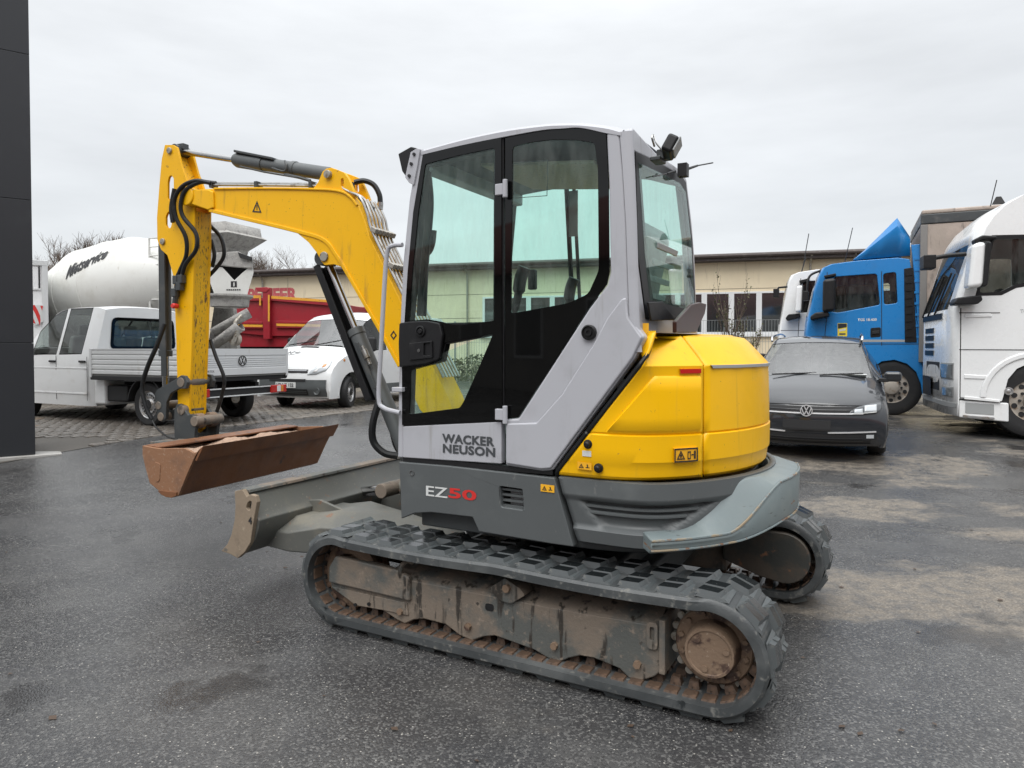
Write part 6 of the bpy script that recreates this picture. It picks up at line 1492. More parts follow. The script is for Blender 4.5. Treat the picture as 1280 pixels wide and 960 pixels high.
# ---- white tractor unit seen past the blue one
WB = truck_frame(1066, 505, 24, -1.45, 1.02)
wb = troot('tractor_unit', WB, 'white tractor unit half hidden behind the blue tractor', 'truck')
side = [(975, 432), (977, 405), (982, 375), (987, 352), (992, 343), (1000, 340), (1020, 337), (1085, 332), (1100, 332), (1105, 440), (1105, 488), (1040, 488), (975, 488)]
w1 = [(1004, 352), (1055, 348), (1060, 385), (1004, 391), (998, 391)]
tplate(WB, wb, 'cab_side', 'white_paint', side, holes=[w1], hr=.05); MB().ext(txz(WB, side, HWT), -HWT, -HWT + .05).build('cab_side', 'white_paint', wb, bevel=.012)
MB().ext(txz(WB, w1, HWT), HWT - .03, HWT - .026).build('window', 'dark_glass', wb)
ft = txz(WB, [(975, 488), (975, 432), (977, 405), (982, 375), (987, 352), (992, 343)], HWT); rf = txz(WB, [(992, 343), (1000, 340), (1020, 337), (1085, 332), (1100, 332)], HWT)
cab_skins(wb, ft, rf, 'white_paint', bulge=.10, win=(1.75, 2.8))
MB().bx(rf[-1][0] - .02, rf[-1][0] + .02, -HWT + .06, HWT - .06, .9, rf[-1][1] - .04).build('cab_rear_wall', 'white_paint', wb, bevel=.02)
for px in ([(1001, 348), (999, 395), (997, 432)], [(976, 413), (1105, 413)]): gapline(wb, txz(WB, px, HWT), HWT + .0005, .006)
mo = MB().ext(txz(WB, [(996, 358), (1004, 357), (1002, 390), (994, 391)], HWT + .25), HWT + .10, HWT + .40).build('door_mirror', 'white_paint', wb, bevel=.05, seg=3)
MB().ext(txz(WB, [(1003.5, 357), (1006, 358), (1004, 390), (1002, 390)], HWT + .25), HWT + .10, HWT + .41).build('mirror_glass', 'black_plastic', mo, bevel=.01)
MB().ext(txz(WB, [(982, 398), (986, 393), (1000, 392), (1001, 397), (984, 401)], HWT + .15), HWT - .02, HWT + .30).build('mirror_foot', 'black_plastic', mo, bevel=.02)
MB().ext(txz(WB, [(999, 351), (1012, 348), (1012, 351), (1000, 355)], HWT + .1), HWT, HWT + .2).build('mirror_arm', 'black_plastic', mo, bevel=.01)
a = txz(WB, [(984, 358), (976, 359), (973, 362)], HWT); g = MB(); g.tube([(a[0][0], HWT - .1, a[0][1]), (a[1][0] + .05, HWT - .1, a[1][1]), (a[2][0] + .05, HWT - .1, a[2][1] - .05)], .025, 8); g.box((a[2][0] + .05, HWT - .1, a[2][1] - .08), (.12, .24, .20)); g.build('front_mirror', 'black_plastic', wb, bevel=.03)
for y in (1.02, -1.02): wheel(wb, -1.45, y, .52, .32, 'truck'); wheel(wb, -5.05, y * .95, .52, .32, 'truck')
MB().bx(-6.0, -.3, -.5, .5, .6, 1.05).build('chassis_frame', 'matte_black', wb, bevel=.01)
MB().bx(-2.2, min(q[0] for q in ft) - .05, -1.1, 1.1, 1.25, 1.32).build('cab_floor', 'interior', wb)
m = MB(); q = txz(WB, [(1003, 338), (1011, 292)], .7); m.tube([(q[0][0], .7, q[0][1]), (q[1][0], .7, q[1][1])], .010, 5); m.build('aerial', 'matte_black', wb)
m = MB(); q = txz(WB, [(1002, 340), (1007, 322)], .9); m.tube([(q[0][0], .9, q[0][1]), (q[1][0], .9, q[1][1])], .014, 5); m.build('aerial', 'matte_black', wb)

# ---- white tractor unit at the right
WT = truck_frame(1287, 546, 20.8, -1.42, 1.02)
wt = troot('tractor_unit', WT, 'white high-roof tractor unit with white door mirror and grey entry step', 'truck')
side = [(1197, 520), (1198, 436), (1199, 385), (1213, 342), (1227, 301), (1233, 285), (1242, 271), (1257, 256), (1280, 243), (1320, 232), (1395, 232), (1400, 300), (1400, 500), (1322, 500), (1320, 482), (1311, 466), (1298, 457), (1284, 455), (1271, 461), (1260, 474), (1254, 496), (1252, 502), (1199, 498)]
w1 = [(1243, 299), (1334, 297), (1334, 350), (1285, 353), (1268, 356), (1250, 365), (1224, 366)]
tplate(WT, wt, 'cab_side', 'white_paint', side, holes=[w1], hr=.04); MB().ext(txz(WT, side, HWT), -HWT, -HWT + .05, holes=[fillet(txz(WT, w1, HWT), .04)]).build('cab_side', 'white_paint', wt, bevel=.012)
MB().ext(txz(WT, w1, HWT), HWT - .03, HWT - .026).build('window', 'car_glass', wt)
MB().ext(txz(WT, [(1240, 294), (1338, 292), (1338, 355), (1288, 357), (1270, 360), (1252, 369), (1219, 370)], HWT), HWT - .012, HWT + .003, holes=[fillet(txz(WT, w1, HWT), .04)]).build('window_seal', 'black_plastic', wt)
MB().bx(txz(WT, [(1268, 300)], HWT)[0][0] - .06, txz(WT, [(1268, 300)], HWT)[0][0], HWT - .08, HWT - .04, 2.0, 2.9).build('window_bar', 'black_plastic', wt)
ft = txz(WT, [(1197, 520), (1197, 470), (1198, 436), (1199, 385), (1213, 342), (1227, 301), (1233, 285)], HWT); rf = txz(WT, [(1233, 285), (1242, 271), (1257, 256), (1280, 243), (1320, 232), (1395, 232)], HWT)
cab_skins(wt, ft, rf, 'white_paint', bulge=.09, win=(1.78, 2.72), wcol=2)
MB().bx(rf[-1][0] - .02, rf[-1][0] + .02, -HWT + .06, HWT - .06, .9, rf[-1][1] - .04).build('cab_rear_wall', 'white_paint', wt, bevel=.02)
zf_ = [z for x, z in ft]; xf0 = ft[1][0]
# grille, bumper lamps on the front
def wtf(y, z):
    P = ft
    for a, b in zip(P, P[1:]):
        if z <= b[1] or b is P[-1]: x = a[0] + (b[0] - a[0]) * (z - a[1]) / (b[1] - a[1]); break
    return x + .09 * (1 - abs(y / HWT) ** 5)
for k in range(4): strip('grille_slat', 'black_plastic', wt, wtf, -.6, .05, 1.14 + .12 * k, 1.22 + .12 * k, .012)
strip('lower_grille', 'black_plastic', wt, wtf, -.62, .05, .50, .80, .035)
strip('wiper_panel', 'black_plastic', wt, wtf, -1.0, .62, 1.70, 1.79, .012)
for y in (-.8, -.3, .2): MB().tube([(wtf(y, 1.78) + .03, y, 1.78), (wtf(y + .35, 2.4) + .03, y + .35, 2.4)], .014, 6).build('wiper', 'matte_black', wt)
for z0, z1, y0 in ((.82, 1.02, .62), (.56, .67, .72)):
    strip('headlight_surround', 'seat_back', wt, wtf, y0 - .02, 1.12, z0 - .02, z1 + .02, .006)
    strip('headlight', 'lamp_grey', wt, wtf, y0, 1.10, z0, z1, .016)
strip('bumper_trim', 'seat_back', wt, wtf, -1.2, 1.2, .40, .46, .006)
for px in ([(1201, 385), (1200, 497)], [(1199, 391), (1250, 391)], [(1199, 437), (1400, 438)], [(1200, 497), (1252, 502)]): gapline(wt, txz(WT, px, HWT), HWT + .0005, .006)
# pressed ribs and fender flare on the side
for px in ([(1206, 393), (1238, 392), (1240, 396), (1206, 397)], [(1205, 468), (1236, 470), (1235, 474), (1205, 473)], [(1205, 495), (1250, 500), (1250, 503), (1205, 499)]): MB().ext(txz(WT, px, HWT), HWT - .01, HWT + .012).build('pressed_rib', 'white_paint', wt, bevel=.006)
wc = txz(WT, [(1287, 488)], HWT)[0]
MB().ext([(-1.42 + .66 * math.cos(R(a)), .55 + .66 * math.sin(R(a))) for a in range(0, 181, 9)] + [(-1.42 + .58 * math.cos(R(a)), .55 + .58 * math.sin(R(a))) for a in range(180, -1, -9)], HWT - .25, HWT + .02).build('wheel_flare', 'white_paint', wt, bevel=.02)
q = txz(WT, [(1261, 489)], HWT)[0]; MB().lathe((q[0], HWT + .0, q[1]), (0, 1, 0), [(0, .055), (.012, .055), (.014, .04), (.004, .035), (.012, .02), (.012, 0)], 20).build('filler_cap', 'rim_silver', wt)
stp = MB().ext(txz(WT, [(1199, 500), (1262, 504), (1262, 528), (1199, 522)], HWT), HWT - .02, HWT - .30).build('entry_step', 'white_paint', wt, bevel=.02)
MB().ext(txz(WT, [(1207, 503), (1243, 505.5), (1243, 519), (1207, 516.5)], HWT), HWT - .022, HWT - .012).build('step_recess', 'seat_back', stp, bevel=.01)
MB().ext(txz(WT, [(1204, 518.5), (1243, 521.5), (1243, 524.5), (1204, 521.5)], HWT), HWT - .03, HWT + .01).build('step_tread', 'rim_silver', stp, bevel=.004)
MB().ext(txz(WT, [(1163, 500), (1197, 500), (1197, 524), (1165, 517)], HWT), HWT - .5, HWT - .02).build('bumper_corner', 'white_paint', wt, bevel=.05) if False else None
q = txz(WT, [(1275, 391), (1310, 388)], HWT); letter('type_lettering', 'TGX 18.480', 'seat_back', wt, (q[0][0], HWT + .003, q[0][1]), (-1, 0, 0), (0, 0, 1), w=abs(q[0][0] - q[1][0]), bold=.03)
mo = MB().ext(txz(WT, [(1213, 306), (1230, 303), (1226, 359), (1207, 362)], HWT + .25), HWT + .06, HWT + .40).build('door_mirror', 'white_paint', wt, bevel=.06, seg=3)
MB().ext(txz(WT, [(1229, 303), (1236, 305), (1231, 358), (1225, 360)], HWT + .25), HWT + .05, HWT + .41).build('mirror_glass', 'black_plastic', mo, bevel=.02)
MB().ext(txz(WT, [(1189, 379), (1193, 373), (1222, 370), (1224, 376), (1218, 381), (1190, 382)], HWT + .1), HWT - .05, HWT + .30).build('mirror_foot', 'black_plastic', mo, bevel=.03)
MB().ext(txz(WT, [(1216, 300), (1226, 295), (1244, 296), (1244, 300), (1226, 301), (1218, 306)], HWT + .1), HWT - .02, HWT + .2).build('mirror_arm', 'black_plastic', mo, bevel=.02)
g = MB(); a = txz(WT, [(1198, 318), (1182, 320), (1162, 324)], HWT - .2); g.tube(spline([(a[0][0] - .1, HWT - .2, a[0][1]), (a[1][0], HWT - .2, a[1][1]), (a[2][0], HWT - .2, a[2][1])]), .035, 8); g.box((a[2][0] + .02, HWT - .2, a[2][1] - .05), (.16, .30, .20)); g.build('front_mirror', 'black_plastic', wt, bevel=.04)
for y in (1.02, -1.02): wheel(wt, -1.42, y, .52, .32, 'truck')
wheel(wt, -5.0, 1.0, .52, .32, 'truck')
MB().bx(-6.0, -.4, -.5, .5, .6, 1.05).build('chassis_frame', 'matte_black', wt, bevel=.01); MB().bx(-2.1, -.5, -.9, .9, .40, 1.25).build('engine_block', 'matte_black', wt, bevel=.06)
MB().bx(-2.3, min(q[0] for q in ft) - .05, -1.12, 1.12, 1.30, 1.36).build('cab_floor', 'interior', wt)
for y in (.7, -.7): seat(wt, -1.35, y, 1.4, 'interior')
m = MB(); m.lathe((-.62, .68, 1.95), (-.75, 0, .65), [(0, .21), (.015, .225), (.03, .21), (.015, .2), (0, .21)], 28); m.build('steering_wheel', 'interior', wt)
q = txz(WT, [(1238, 258), (1246, 225)], 1.0); MB().tube([(q[0][0], 1.0, q[0][1]), (q[1][0], 1.0, q[1][1])], .007, 5).build('aerial', 'matte_black', wt)
q = txz(WT, [(1248, 253)], 1.0)[0]; MB().box((q[0], 1.0, q[1] + .03), (.14, .10, .10), taper=.4).build('roof_marker', 'matte_black', wt)

# ================================================================ concrete mixer truck
MD = 18.0
MXF = Frame(at_depth(62, 480, 17.8), 21); MXF.o.z = PLAT
mx = troot('mixer_truck', MXF, 'concrete mixer truck with white drum and grey discharge chutes behind the pickup', 'truck')
p0 = MXF.loc(at_depth(70, 377, 17.9)); p1 = MXF.loc(at_depth(262, 345, 16.1)); MY = (p0.y + p1.y) / 2
p0 = Vector((p0.x, MY, p0.z)); p1 = Vector((p1.x, MY, p1.z)); ax = (p1 - p0); Ld = ax.length; ax.normalize()
prof = [(0, .0), (0, .55), (.03, .62), (Ld * .10, .84), (Ld * .28, 1.14), (Ld * .46, 1.20), (Ld * .60, 1.20), (Ld * .80, .96), (Ld * .96, .62), (Ld, .55), (Ld, .40)]
dr_ = MB().lathe(p0, ax, prof, 64).build('drum', 'drum_white', mx, ang=20)
for h_, r_ in ((Ld * .46, 1.205), (Ld * .28, 1.145)): MB().lathe(p0, ax, [(h_ - .012, r_ - .004), (h_, r_ + .006), (h_ + .012, r_ - .004)], 64).build('drum_seam', 'drum_white', dr_)
def drum_r(h):
    for a, b in zip(prof[1:], prof[2:]):
        if h <= b[0]: return a[1] + (b[1] - a[1]) * (h - a[0]) / max(1e-6, b[0] - a[0])
    return .5
up_ = Vector((0, 0, 1)); up_ = (up_ - ax * up_.dot(ax)).normalized(); lat = up_.cross(ax) if up_.cross(ax).y > 0 else -up_.cross(ax)
me = text_mesh('Mietservice', w=1.0, bold=.03, shear=.25, res=2)
bmx = bmesh.new(); bmx.from_mesh(me); bmesh.ops.subdivide_edges(bmx, edges=[e for e in bmx.edges if e.calc_length() > .05], cuts=2, use_grid_fill=False); bmesh.ops.triangulate(bmx, faces=bmx.faces); bmx.to_mesh(me); bmx.free()
h0, h1 = Ld * .385, Ld * .615; ang0 = R(10); W_ = (h1 - h0) * 1.05
for v in me.vertices:
    h_ = h0 + (h1 - h0) * v.co.x; r_ = drum_r(h_) + .012; th_ = ang0 + R(17) * v.co.x + v.co.y * 1.75 * W_ / max(.7, r_)
    q = p0 + ax * h_ + lat * (r_ * math.cos(th_)) + up_ * (r_ * math.sin(th_)); v.co = q
link('rental_lettering', me, 'decal_black', dr_)
# chassis, cab, pedestal, hopper, chutes, ladder
for y in (1.0, -1.0):
    for k, x in enumerate((p0.x + 1.2, p0.x - .7, p1.x + 2.2, p1.x + .85)): wheel(mx, x, MY + y, .52, .32, 'truck')
MB().bx(p1.x - .6, p0.x + 1.8, MY - .5, MY + .5, .62, 1.05).build('chassis_frame', 'matte_black', mx)
cb = MB(); cb.ext(fillet([(p0.x + .35, .55), (p0.x + .35, 2.75), (p0.x + 1.9, 2.65), (p0.x + 2.15, 1.75), (p0.x + 2.15, .55)], .12), MY - 1.2, MY + 1.2); cb.build('cab', 'white_paint', mx, bevel=.05)
MB().ext(fillet([(p0.x + .95, 1.75), (p0.x + .95, 2.5), (p0.x + 1.8, 2.45), (p0.x + 1.98, 1.75)], .05), MY + 1.195, MY + 1.21).build('window', 'dark_glass', mx)
MB().bx(p0.x - .35, p0.x + .1, MY - .7, MY + .7, 1.05, 2.0).build('drum_pedestal', 'drum_white', mx, bevel=.04)
for s in (1, -1): MB().ext([(p1.x - .25, 1.0), (p1.x + .75, 1.0), (p1.x + .45, 2.4), (p1.x - .1, 2.4)], MY + s * .62, MY + s * .74).build('rear_pedestal', 'concrete_crust', mx, bevel=.02)
def M3(a, b, y): q = MXF.py(a, b, y); return (q.x, q.y, q.z)
def M3b(a, b, D): q = MXF.loc(at_depth(a, b, D)); return q
# hopper: funnel above the drum mouth
HC = M3b(286, 300, 15.9)
def ringq(c, hx, hy): return [(c.x + hx, c.y + hy, c.z), (c.x - hx, c.y + hy, c.z), (c.x - hx, c.y - hy, c.z), (c.x + hx, c.y - hy, c.z)]
zt_h = M3b(286, 283, 15.9).z; zm = M3b(286, 297, 15.9).z; zb_h = M3b(286, 318, 15.9).z
rowsH = [ringq(Vector((HC.x, HC.y, z)), a, b) for z, a, b in ((zt_h, .42, .55), (zm + .06, .46, .55), (zm, .56, .62), (zb_h + .1, .26, .34), (zb_h - .1, .22, .3))]
MB().loft(rowsH, closed=True).build('filling_hopper', 'concrete_crust', mx, solid=.03)
# white V guard below the hopper, folded towards the rear
def mplate(name, m, px, D, t, bevel=.01, holes=()):
    a = MB().ext([(x, y) for x, y in px], 0, 1, 'z', holes=holes)
    a.v = [tuple(M3b(x, y, D + (t if k > .5 else 0))) for x, y, k in a.v]
    return a.build(name, m, mx, bevel=bevel)
GD = 15.4
mplate('splash_guard', 'drum_white', [(262, 332), (278, 334), (293, 350.5), (303, 341), (316, 330), (317, 341), (309, 369), (270, 373), (262, 352)], GD, .06)
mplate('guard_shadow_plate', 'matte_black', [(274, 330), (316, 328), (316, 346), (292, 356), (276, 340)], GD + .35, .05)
mplate('collector_rim', 'concrete_crust', [(260, 316), (298, 314), (317, 326), (316, 336), (290, 334), (262, 331)], GD - .05, .5, .03)
mplate('rubber_flap', 'tyre', [(297, 315), (315, 321.5), (316, 326), (300, 322)], GD - .12, .2)
mplate('maker_mark', 'decal_black', [(288.5, 351.5), (296, 351.5), (296, 359), (288.5, 359)], GD - .006, .004, 0, holes=[[(291.4, 352.6), (293.2, 352.6), (293.2, 358), (291.4, 358)]])
for k in range(7): mplate('maker_mark', 'decal_black', [(283 + 2.6 * k, 361.4), (285 + 2.6 * k, 361.4), (285 + 2.6 * k, 363), (283 + 2.6 * k, 363)], GD - .006, .004, 0)
# swivel collar and half-round chutes
cc_ = M3b(287, 378, 15.5); MB().lathe((cc_.x, cc_.y, cc_.z), (0, 0, 1), [(-.12, .30), (-.10, .40), (.06, .42), (.12, .50), (.16, .50), (.16, .40)], 28).build('swivel_collar', 'concrete_crust', mx)
def chute(a, b, w, m='concrete_crust'):
    a, b = Vector(a), Vector(b); d = (b - a).normalized(); s = Vector((0, 0, 1)).cross(d).normalized(); u = d.cross(s); rows = []
    for k in range(9):
        t = R(180 + 180 * k / 8); rows.append([a + s * (w * math.cos(t)) + u * (w * math.sin(t)), b + s * (w * .85 * math.cos(t)) + u * (w * .85 * math.sin(t))])
    return MB().loft(rows).build('discharge_chute', m, mx, solid=.03)
chute(M3b(308, 386, 15.2), M3b(262, 412, 14.9), .22); chute(M3b(298, 404, 15.0), M3b(266, 428, 15.0), .20)
m = MB(); m.tube(spline([M3b(302, 394, 15.0), M3b(294, 404, 14.9), M3b(296, 416, 14.9), M3b(291, 430, 14.9)]), .045, 8); m.build('chute_arm', 'zinc', mx)
m = MB(); q = M3b(294, 424, 15.0); m.lathe(q, (0, 1, 0), [(-.05, .08), (-.05, .14), (.05, .14), (.05, .08), (-.05, .08)], 20); m.build('chute_winch', 'rim_truck', mx)
MB().bx(HC.x - .2, HC.x + .3, MY - .9, MY + .9, .7, 1.15).build('rear_crossmember', 'dark_steel', mx, bevel=.03)
m = MB(); a = MXF.loc(at_depth(199, 297, 15.6)); b = MXF.loc(at_depth(200, 385, 15.6))
for dx in (0, .30): m.tube([(a.x + dx, a.y, a.z), (b.x + dx, b.y, b.z)], .025, 6)
for k in range(8): t = k / 8; m.tube([(a.x, a.y, a.z + (b.z - a.z) * t), (a.x + .3, a.y, a.z + (b.z - a.z) * t)], .018, 6)
m.build('ladder', 'drum_white', mx)

# ================================================================ red tipper truck
RT = Frame(at_depth(330, 470, 22.5), 8); RT.o.z = PLAT
rt_ = troot('tipper_trailer', RT, 'red tipper trailer with yellow edge stripes parked behind the panel van', 'trailer')
def rxz(px, y=1.25): return RT.xz(px, y)
def rplate2(name, m, px, y0, y1, parent=rt_, bevel=.01): return MB().ext(rxz(px), y0, y1).build(name, m, parent, bevel=bevel)
tip = rplate2('tipper_side', 'red_paint', [(284, 373), (318, 373), (330, 372), (420, 378), (424, 376), (426, 420), (340, 420), (316, 418), (288, 415), (276, 405)], 1.25, 1.15)
rplate2('tipper_side', 'red_paint', [(284, 373), (318, 373), (330, 372), (420, 378), (424, 376), (426, 420), (340, 420), (316, 418), (288, 415), (276, 405)], -1.25, -1.15)
MB().bx(rxz([(424, 400)])[0][0], rxz([(282, 400)])[0][0], -1.2, 1.16, 1.30, rxz([(380, 412)])[0][1]).build('tipper_floor', 'red_paint', rt_)
rplate2('top_rail', 'red_paint', [(302, 373), (340, 372), (420, 379), (420, 383), (340, 376), (302, 376.5)], 1.34, 1.22, tip)
rplate2('top_stripe', 'tipper_yellow', [(341, 370), (418, 375.5), (418, 378.5), (341, 373.5)], 1.345, 1.30, tip, 0); rplate2('top_stripe', 'tipper_yellow', [(318, 369.5), (328, 369.5), (328, 382), (326, 382), (326, 373), (318, 373)], 1.345, 1.30, tip, 0)
for x0, x1, yt in ((331, 340, 361), (418, 424, 366)):
    rplate2('side_post', 'red_paint', [(x0, yt), (x1, yt - 1), (x1, 424), (x0 + 1, 424)], 1.40, 1.20, tip)
    rplate2('post_stripe', 'tipper_yellow', [(x1 - 2, yt + 8), (x1, yt + 8), (x1, 402), (x1 - 2, 402)], 1.405, 1.39, tip, 0)
rplate2('post_hook', 'red_paint', [(322, 360), (337, 359.5), (340, 362), (336, 366), (326, 365)], 1.42, 1.22, tip)
for y0 in (402, 407.5): rplate2('side_rib', 'red_paint', [(300, y0), (330, y0 + .3), (330, y0 + 3.2), (298, y0 + 3)], 1.33, 1.22, tip); rplate2('side_rib', 'red_paint', [(346, y0 - 1), (420, y0 + .5), (420, y0 + 3.4), (346, y0 + 2.4)], 1.33, 1.22, tip)
rplate2('side_stripe', 'tipper_yellow', [(300, 405.5), (330, 406), (330, 409), (298, 408.5)], 1.34, 1.32, tip, 0); rplate2('side_stripe', 'tipper_yellow', [(347, 404.5), (420, 406), (420, 409), (347, 407.6)], 1.34, 1.32, tip, 0)
MB().ext([(-1.2, 1.45), (1.2, 1.45), (1.2, 2.6), (-1.2, 2.6)], rxz([(424, 400)])[0][0] + .02, rxz([(424, 400)])[0][0] + .12, 'x').build('tailboard', 'red_paint', rt_, bevel=.02)
xm = rxz([(318, 430)])[0][0]
for k, x in enumerate((xm + .3, xm - 1.05)):
    for y in (1.0, -1.0): wheel(rt_, x, y, .52, .32, 'truck')
MB().bx(xm - 2.7, xm + 1.1, -.5, .5, .7, 1.35).build('chassis_frame', 'matte_black', rt_)
m = MB(); m.tube([(xm - 2.6, .3, 1.0), (xm - 4.2, 0, .8), (xm - 2.6, -.3, 1.0)], .06, 8); m.build('drawbar', 'matte_black', rt_)

# ================================================================ white box body at the left with a warning board
CB = Frame(at_depth(58, 500, 16.4), -38); CB.o.z = PLAT
bx_ = troot('box_truck', CB, 'white box truck with ribbed body and red and white warning board', 'truck')
cxz = lambda px, y=1.25: CB.xz(px, y)
c1 = cxz([(58.5, 327), (58.5, 470)]); XE = c1[0][0]; ZTB = c1[0][1]
MB().bx(XE, XE + 6.5, -1.25, 1.25, .95, ZTB).build('box_body', 'white_paint', bx_, bevel=.02)
MB().bx(XE - .01, XE + 6.5, 1.24, 1.29, ZTB - .10, ZTB + .02).build('roof_edge', 'alu_side', bx_, bevel=.01); MB().bx(XE - .015, XE + .10, 1.2, 1.285, .95, ZTB).build('corner_post', 'alu_side', bx_, bevel=.01)
for z in (0.62, 1.02, 1.15): MB().bx(XE + .12, XE + 6.4, 1.25, 1.275, ZTB - z - .02, ZTB - z + .02).build('side_rib', 'alu_side', bx_, bevel=.006)
MB().bx(XE + .14, XE + 3.0, 1.25, 1.262, ZTB - .60, ZTB - .12).build('side_hatch', 'white_paint', bx_, bevel=.004); MB().bx(XE + .13, XE + .16, 1.255, 1.268, ZTB - .60, ZTB - .12).build('hatch_gap', 'matte_black', bx_)
MB().bx(XE + .35, XE + .50, 1.26, 1.30, ZTB - .30, ZTB - .10).build('hatch_latch', 'alu_side', bx_, bevel=.01)
wp = cxz([(37, 382), (53.5, 381.5), (54, 402), (42, 407)]); wbd = MB().ext(wp, 1.28, 1.30).build('warning_board', 'decal_white', bx_)
def clip_band(t0, t1):
    # diagonal stripe across the board, in board coordinates
    def at(u, v):
        a = Vector(wp[0]).lerp(Vector(wp[1]), u); b = Vector(wp[3]).lerp(Vector(wp[2]), u); return tuple(a.lerp(b, v))
    P = []
    f = lambda t: [(max(0, min(1, t - v)), v) for v in (0, .25, .5, .75, 1)]
    A = f(t1); B_ = f(t0); return [at(u, v) for u, v in A] + [at(u, v) for u, v in reversed(B_)]
for t0, t1 in ((-.1, .22), (.62, 1.0), (1.42, 1.8)):
    P = clip_band(t0, t1)
    # mirrored so that the stripes fall to the right
    me_ = MB().ext([(wp[0][0] + wp[1][0] - x, z) for x, z in P], 1.301, 1.303); me_.build('warning_stripe', 'decal_red', wbd)
for x in (XE + .9, XE + 4.8):
    for y in (1.0, -1.0): wheel(bx_, x, y, .48, .3, 'truck')
MB().bx(XE, XE + 7.0, -.5, .5, .6, .95).build('chassis_frame', 'matte_black', bx_)
MB().ext(fillet([(XE + 6.7, .5), (XE + 6.7, 2.5), (XE + 8.0, 2.5), (XE + 8.5, 1.6), (XE + 8.5, .5)], .12), -1.15, 1.15).build('cab', 'white_paint', bx_, bevel=.05)

# ================================================================ GROUND
def asphalt():
    m = bpy.data.materials.new('wet_asphalt'); m.use_nodes = True; MATS['wet_asphalt'] = m
    t = m.node_tree; N = t.nodes; K = t.links.new; b = N['Principled BSDF']; tc = N.new('ShaderNodeTexCoord')
    def noise(sc, de=5, st=(1, 1, 1), off=0.0, ro=.6):
        n = N.new('ShaderNodeTexNoise'); n.inputs['Scale'].default_value = sc; n.inputs['Detail'].default_value = de; n.inputs['Roughness'].default_value = ro
        mp = N.new('ShaderNodeMapping'); mp.inputs['Scale'].default_value = st; mp.inputs['Location'].default_value = (off, off * .7, 0); K(tc.outputs['Object'], mp.inputs[0]); K(mp.outputs[0], n.inputs[0]); return n.outputs[0]
    def rng(s, lo, hi, a=0., c=1.):
        r_ = N.new('ShaderNodeMapRange'); r_.interpolation_type = 'SMOOTHSTEP'
        for k, v in (('From Min', lo), ('From Max', hi), ('To Min', a), ('To Max', c)): r_.inputs[k].default_value = v
        K(s, r_.inputs[0]); return r_.outputs[0]
    def mul(a, c, op='MULTIPLY'):
        n = N.new('ShaderNodeMath'); n.operation = op
        for i, q in enumerate((a, c)):
            if isinstance(q, (int, float)): n.inputs[i].default_value = q
            else: K(q, n.inputs[i])
        return n.outputs[0]
    def mixc(f, a, c):
        n = N.new('ShaderNodeMix'); n.data_type = 'RGBA'; K(f, n.inputs[0])
        for i, q in ((6, a), (7, c)):
            if isinstance(q, tuple): n.inputs[i].default_value = (*q, 1)
            else: K(q, n.inputs[i])
        return n.outputs[2]
    def mixf(f, a, c):
        n = N.new('ShaderNodeMix'); n.data_type = 'FLOAT'; K(f, n.inputs[0])
        for i, q in ((2, a), (3, c)):
            if isinstance(q, (int, float)): n.inputs[i].default_value = q
            else: K(q, n.inputs[i])
        return n.outputs[0]
    sep = N.new('ShaderNodeSeparateXYZ'); K(tc.outputs['Object'], sep.inputs[0])
    # chippings
    v1 = N.new('ShaderNodeTexVoronoi'); v1.inputs['Scale'].default_value = 110; K(tc.outputs['Object'], v1.inputs[0])
    v2 = N.new('ShaderNodeTexVoronoi'); v2.inputs['Scale'].default_value = 85; K(tc.outputs['Object'], v2.inputs[0])
    s1 = N.new('ShaderNodeSeparateColor'); K(v1.outputs['Color'], s1.inputs[0]); s2 = N.new('ShaderNodeSeparateColor'); K(v2.outputs['Color'], s2.inputs[0])
    base = mixc(rng(noise(2.2, 6), .35, .7), (.048, .048, .050), (.078, .077, .076))
    damp = rng(noise(.8, 5, (1, 1, 1), 5.5, .65), .44, .58)
    base = mixc(mul(damp, .38), base, (.022, .021, .021))
    base = mixc(rng(s1.outputs[0], .55, 1.0), base, (.128, .126, .122))
    base = mixc(rng(s1.outputs[1], .0, .35, .55, 0), base, (.026, .026, .027))
    chip = mul(rng(s2.outputs[0], .945, .965), rng(v2.outputs['Distance'], .15, .4, 1, 0))
    base = mixc(chip, base, (.42, .40, .36))
    # worn, drier brownish areas on the right of the yard and under the machine
    east = rng(sep.outputs[0], -.6, 1.8)
    band = noise(.60, 7, (.70, 1.25, 1), 3.1, .66)
    dry = mul(rng(band, .48, .57), east)
    dry2 = mul(dry, rng(noise(9, 5, (1, 1, 1), 1.0, .7), .30, .62, .25, 1.0))
    base = mixc(dry2, base, mixc(rng(s1.outputs[2], .3, 1.0), (.135, .116, .094), (.225, .196, .160)))
    stain = mul(rng(noise(1.1, 5, (1, 1, 1), 8.0), .60, .68), .7)
    base = mixc(stain, base, (.028, .027, .027))
    K(base, b.inputs['Base Color'])
    wet = rng(noise(.42, 6, (.7, 1.2, 1), 12.0, .6), .40, .60)
    rgh = mixf(wet, .34, .16); rgh = mixf(dry2, rgh, .62); rgh = mixf(mul(stain, .9), rgh, .12)
    K(rgh, b.inputs['Roughness']); b.inputs['Specular IOR Level'].default_value = .5
    hgt = mul(mul(v1.outputs['Distance'], -1.0), mixf(stain, 1.0, .15)); hgt = mul(hgt, mul(noise(3, 5), 1.0), 'ADD')
    bp = N.new('ShaderNodeBump'); bp.inputs['Strength'].default_value = .32; bp.inputs['Distance'].default_value = .006; K(hgt, bp.inputs['Height']); K(bp.outputs[0], b.inputs['Normal'])
    return m
asphalt()
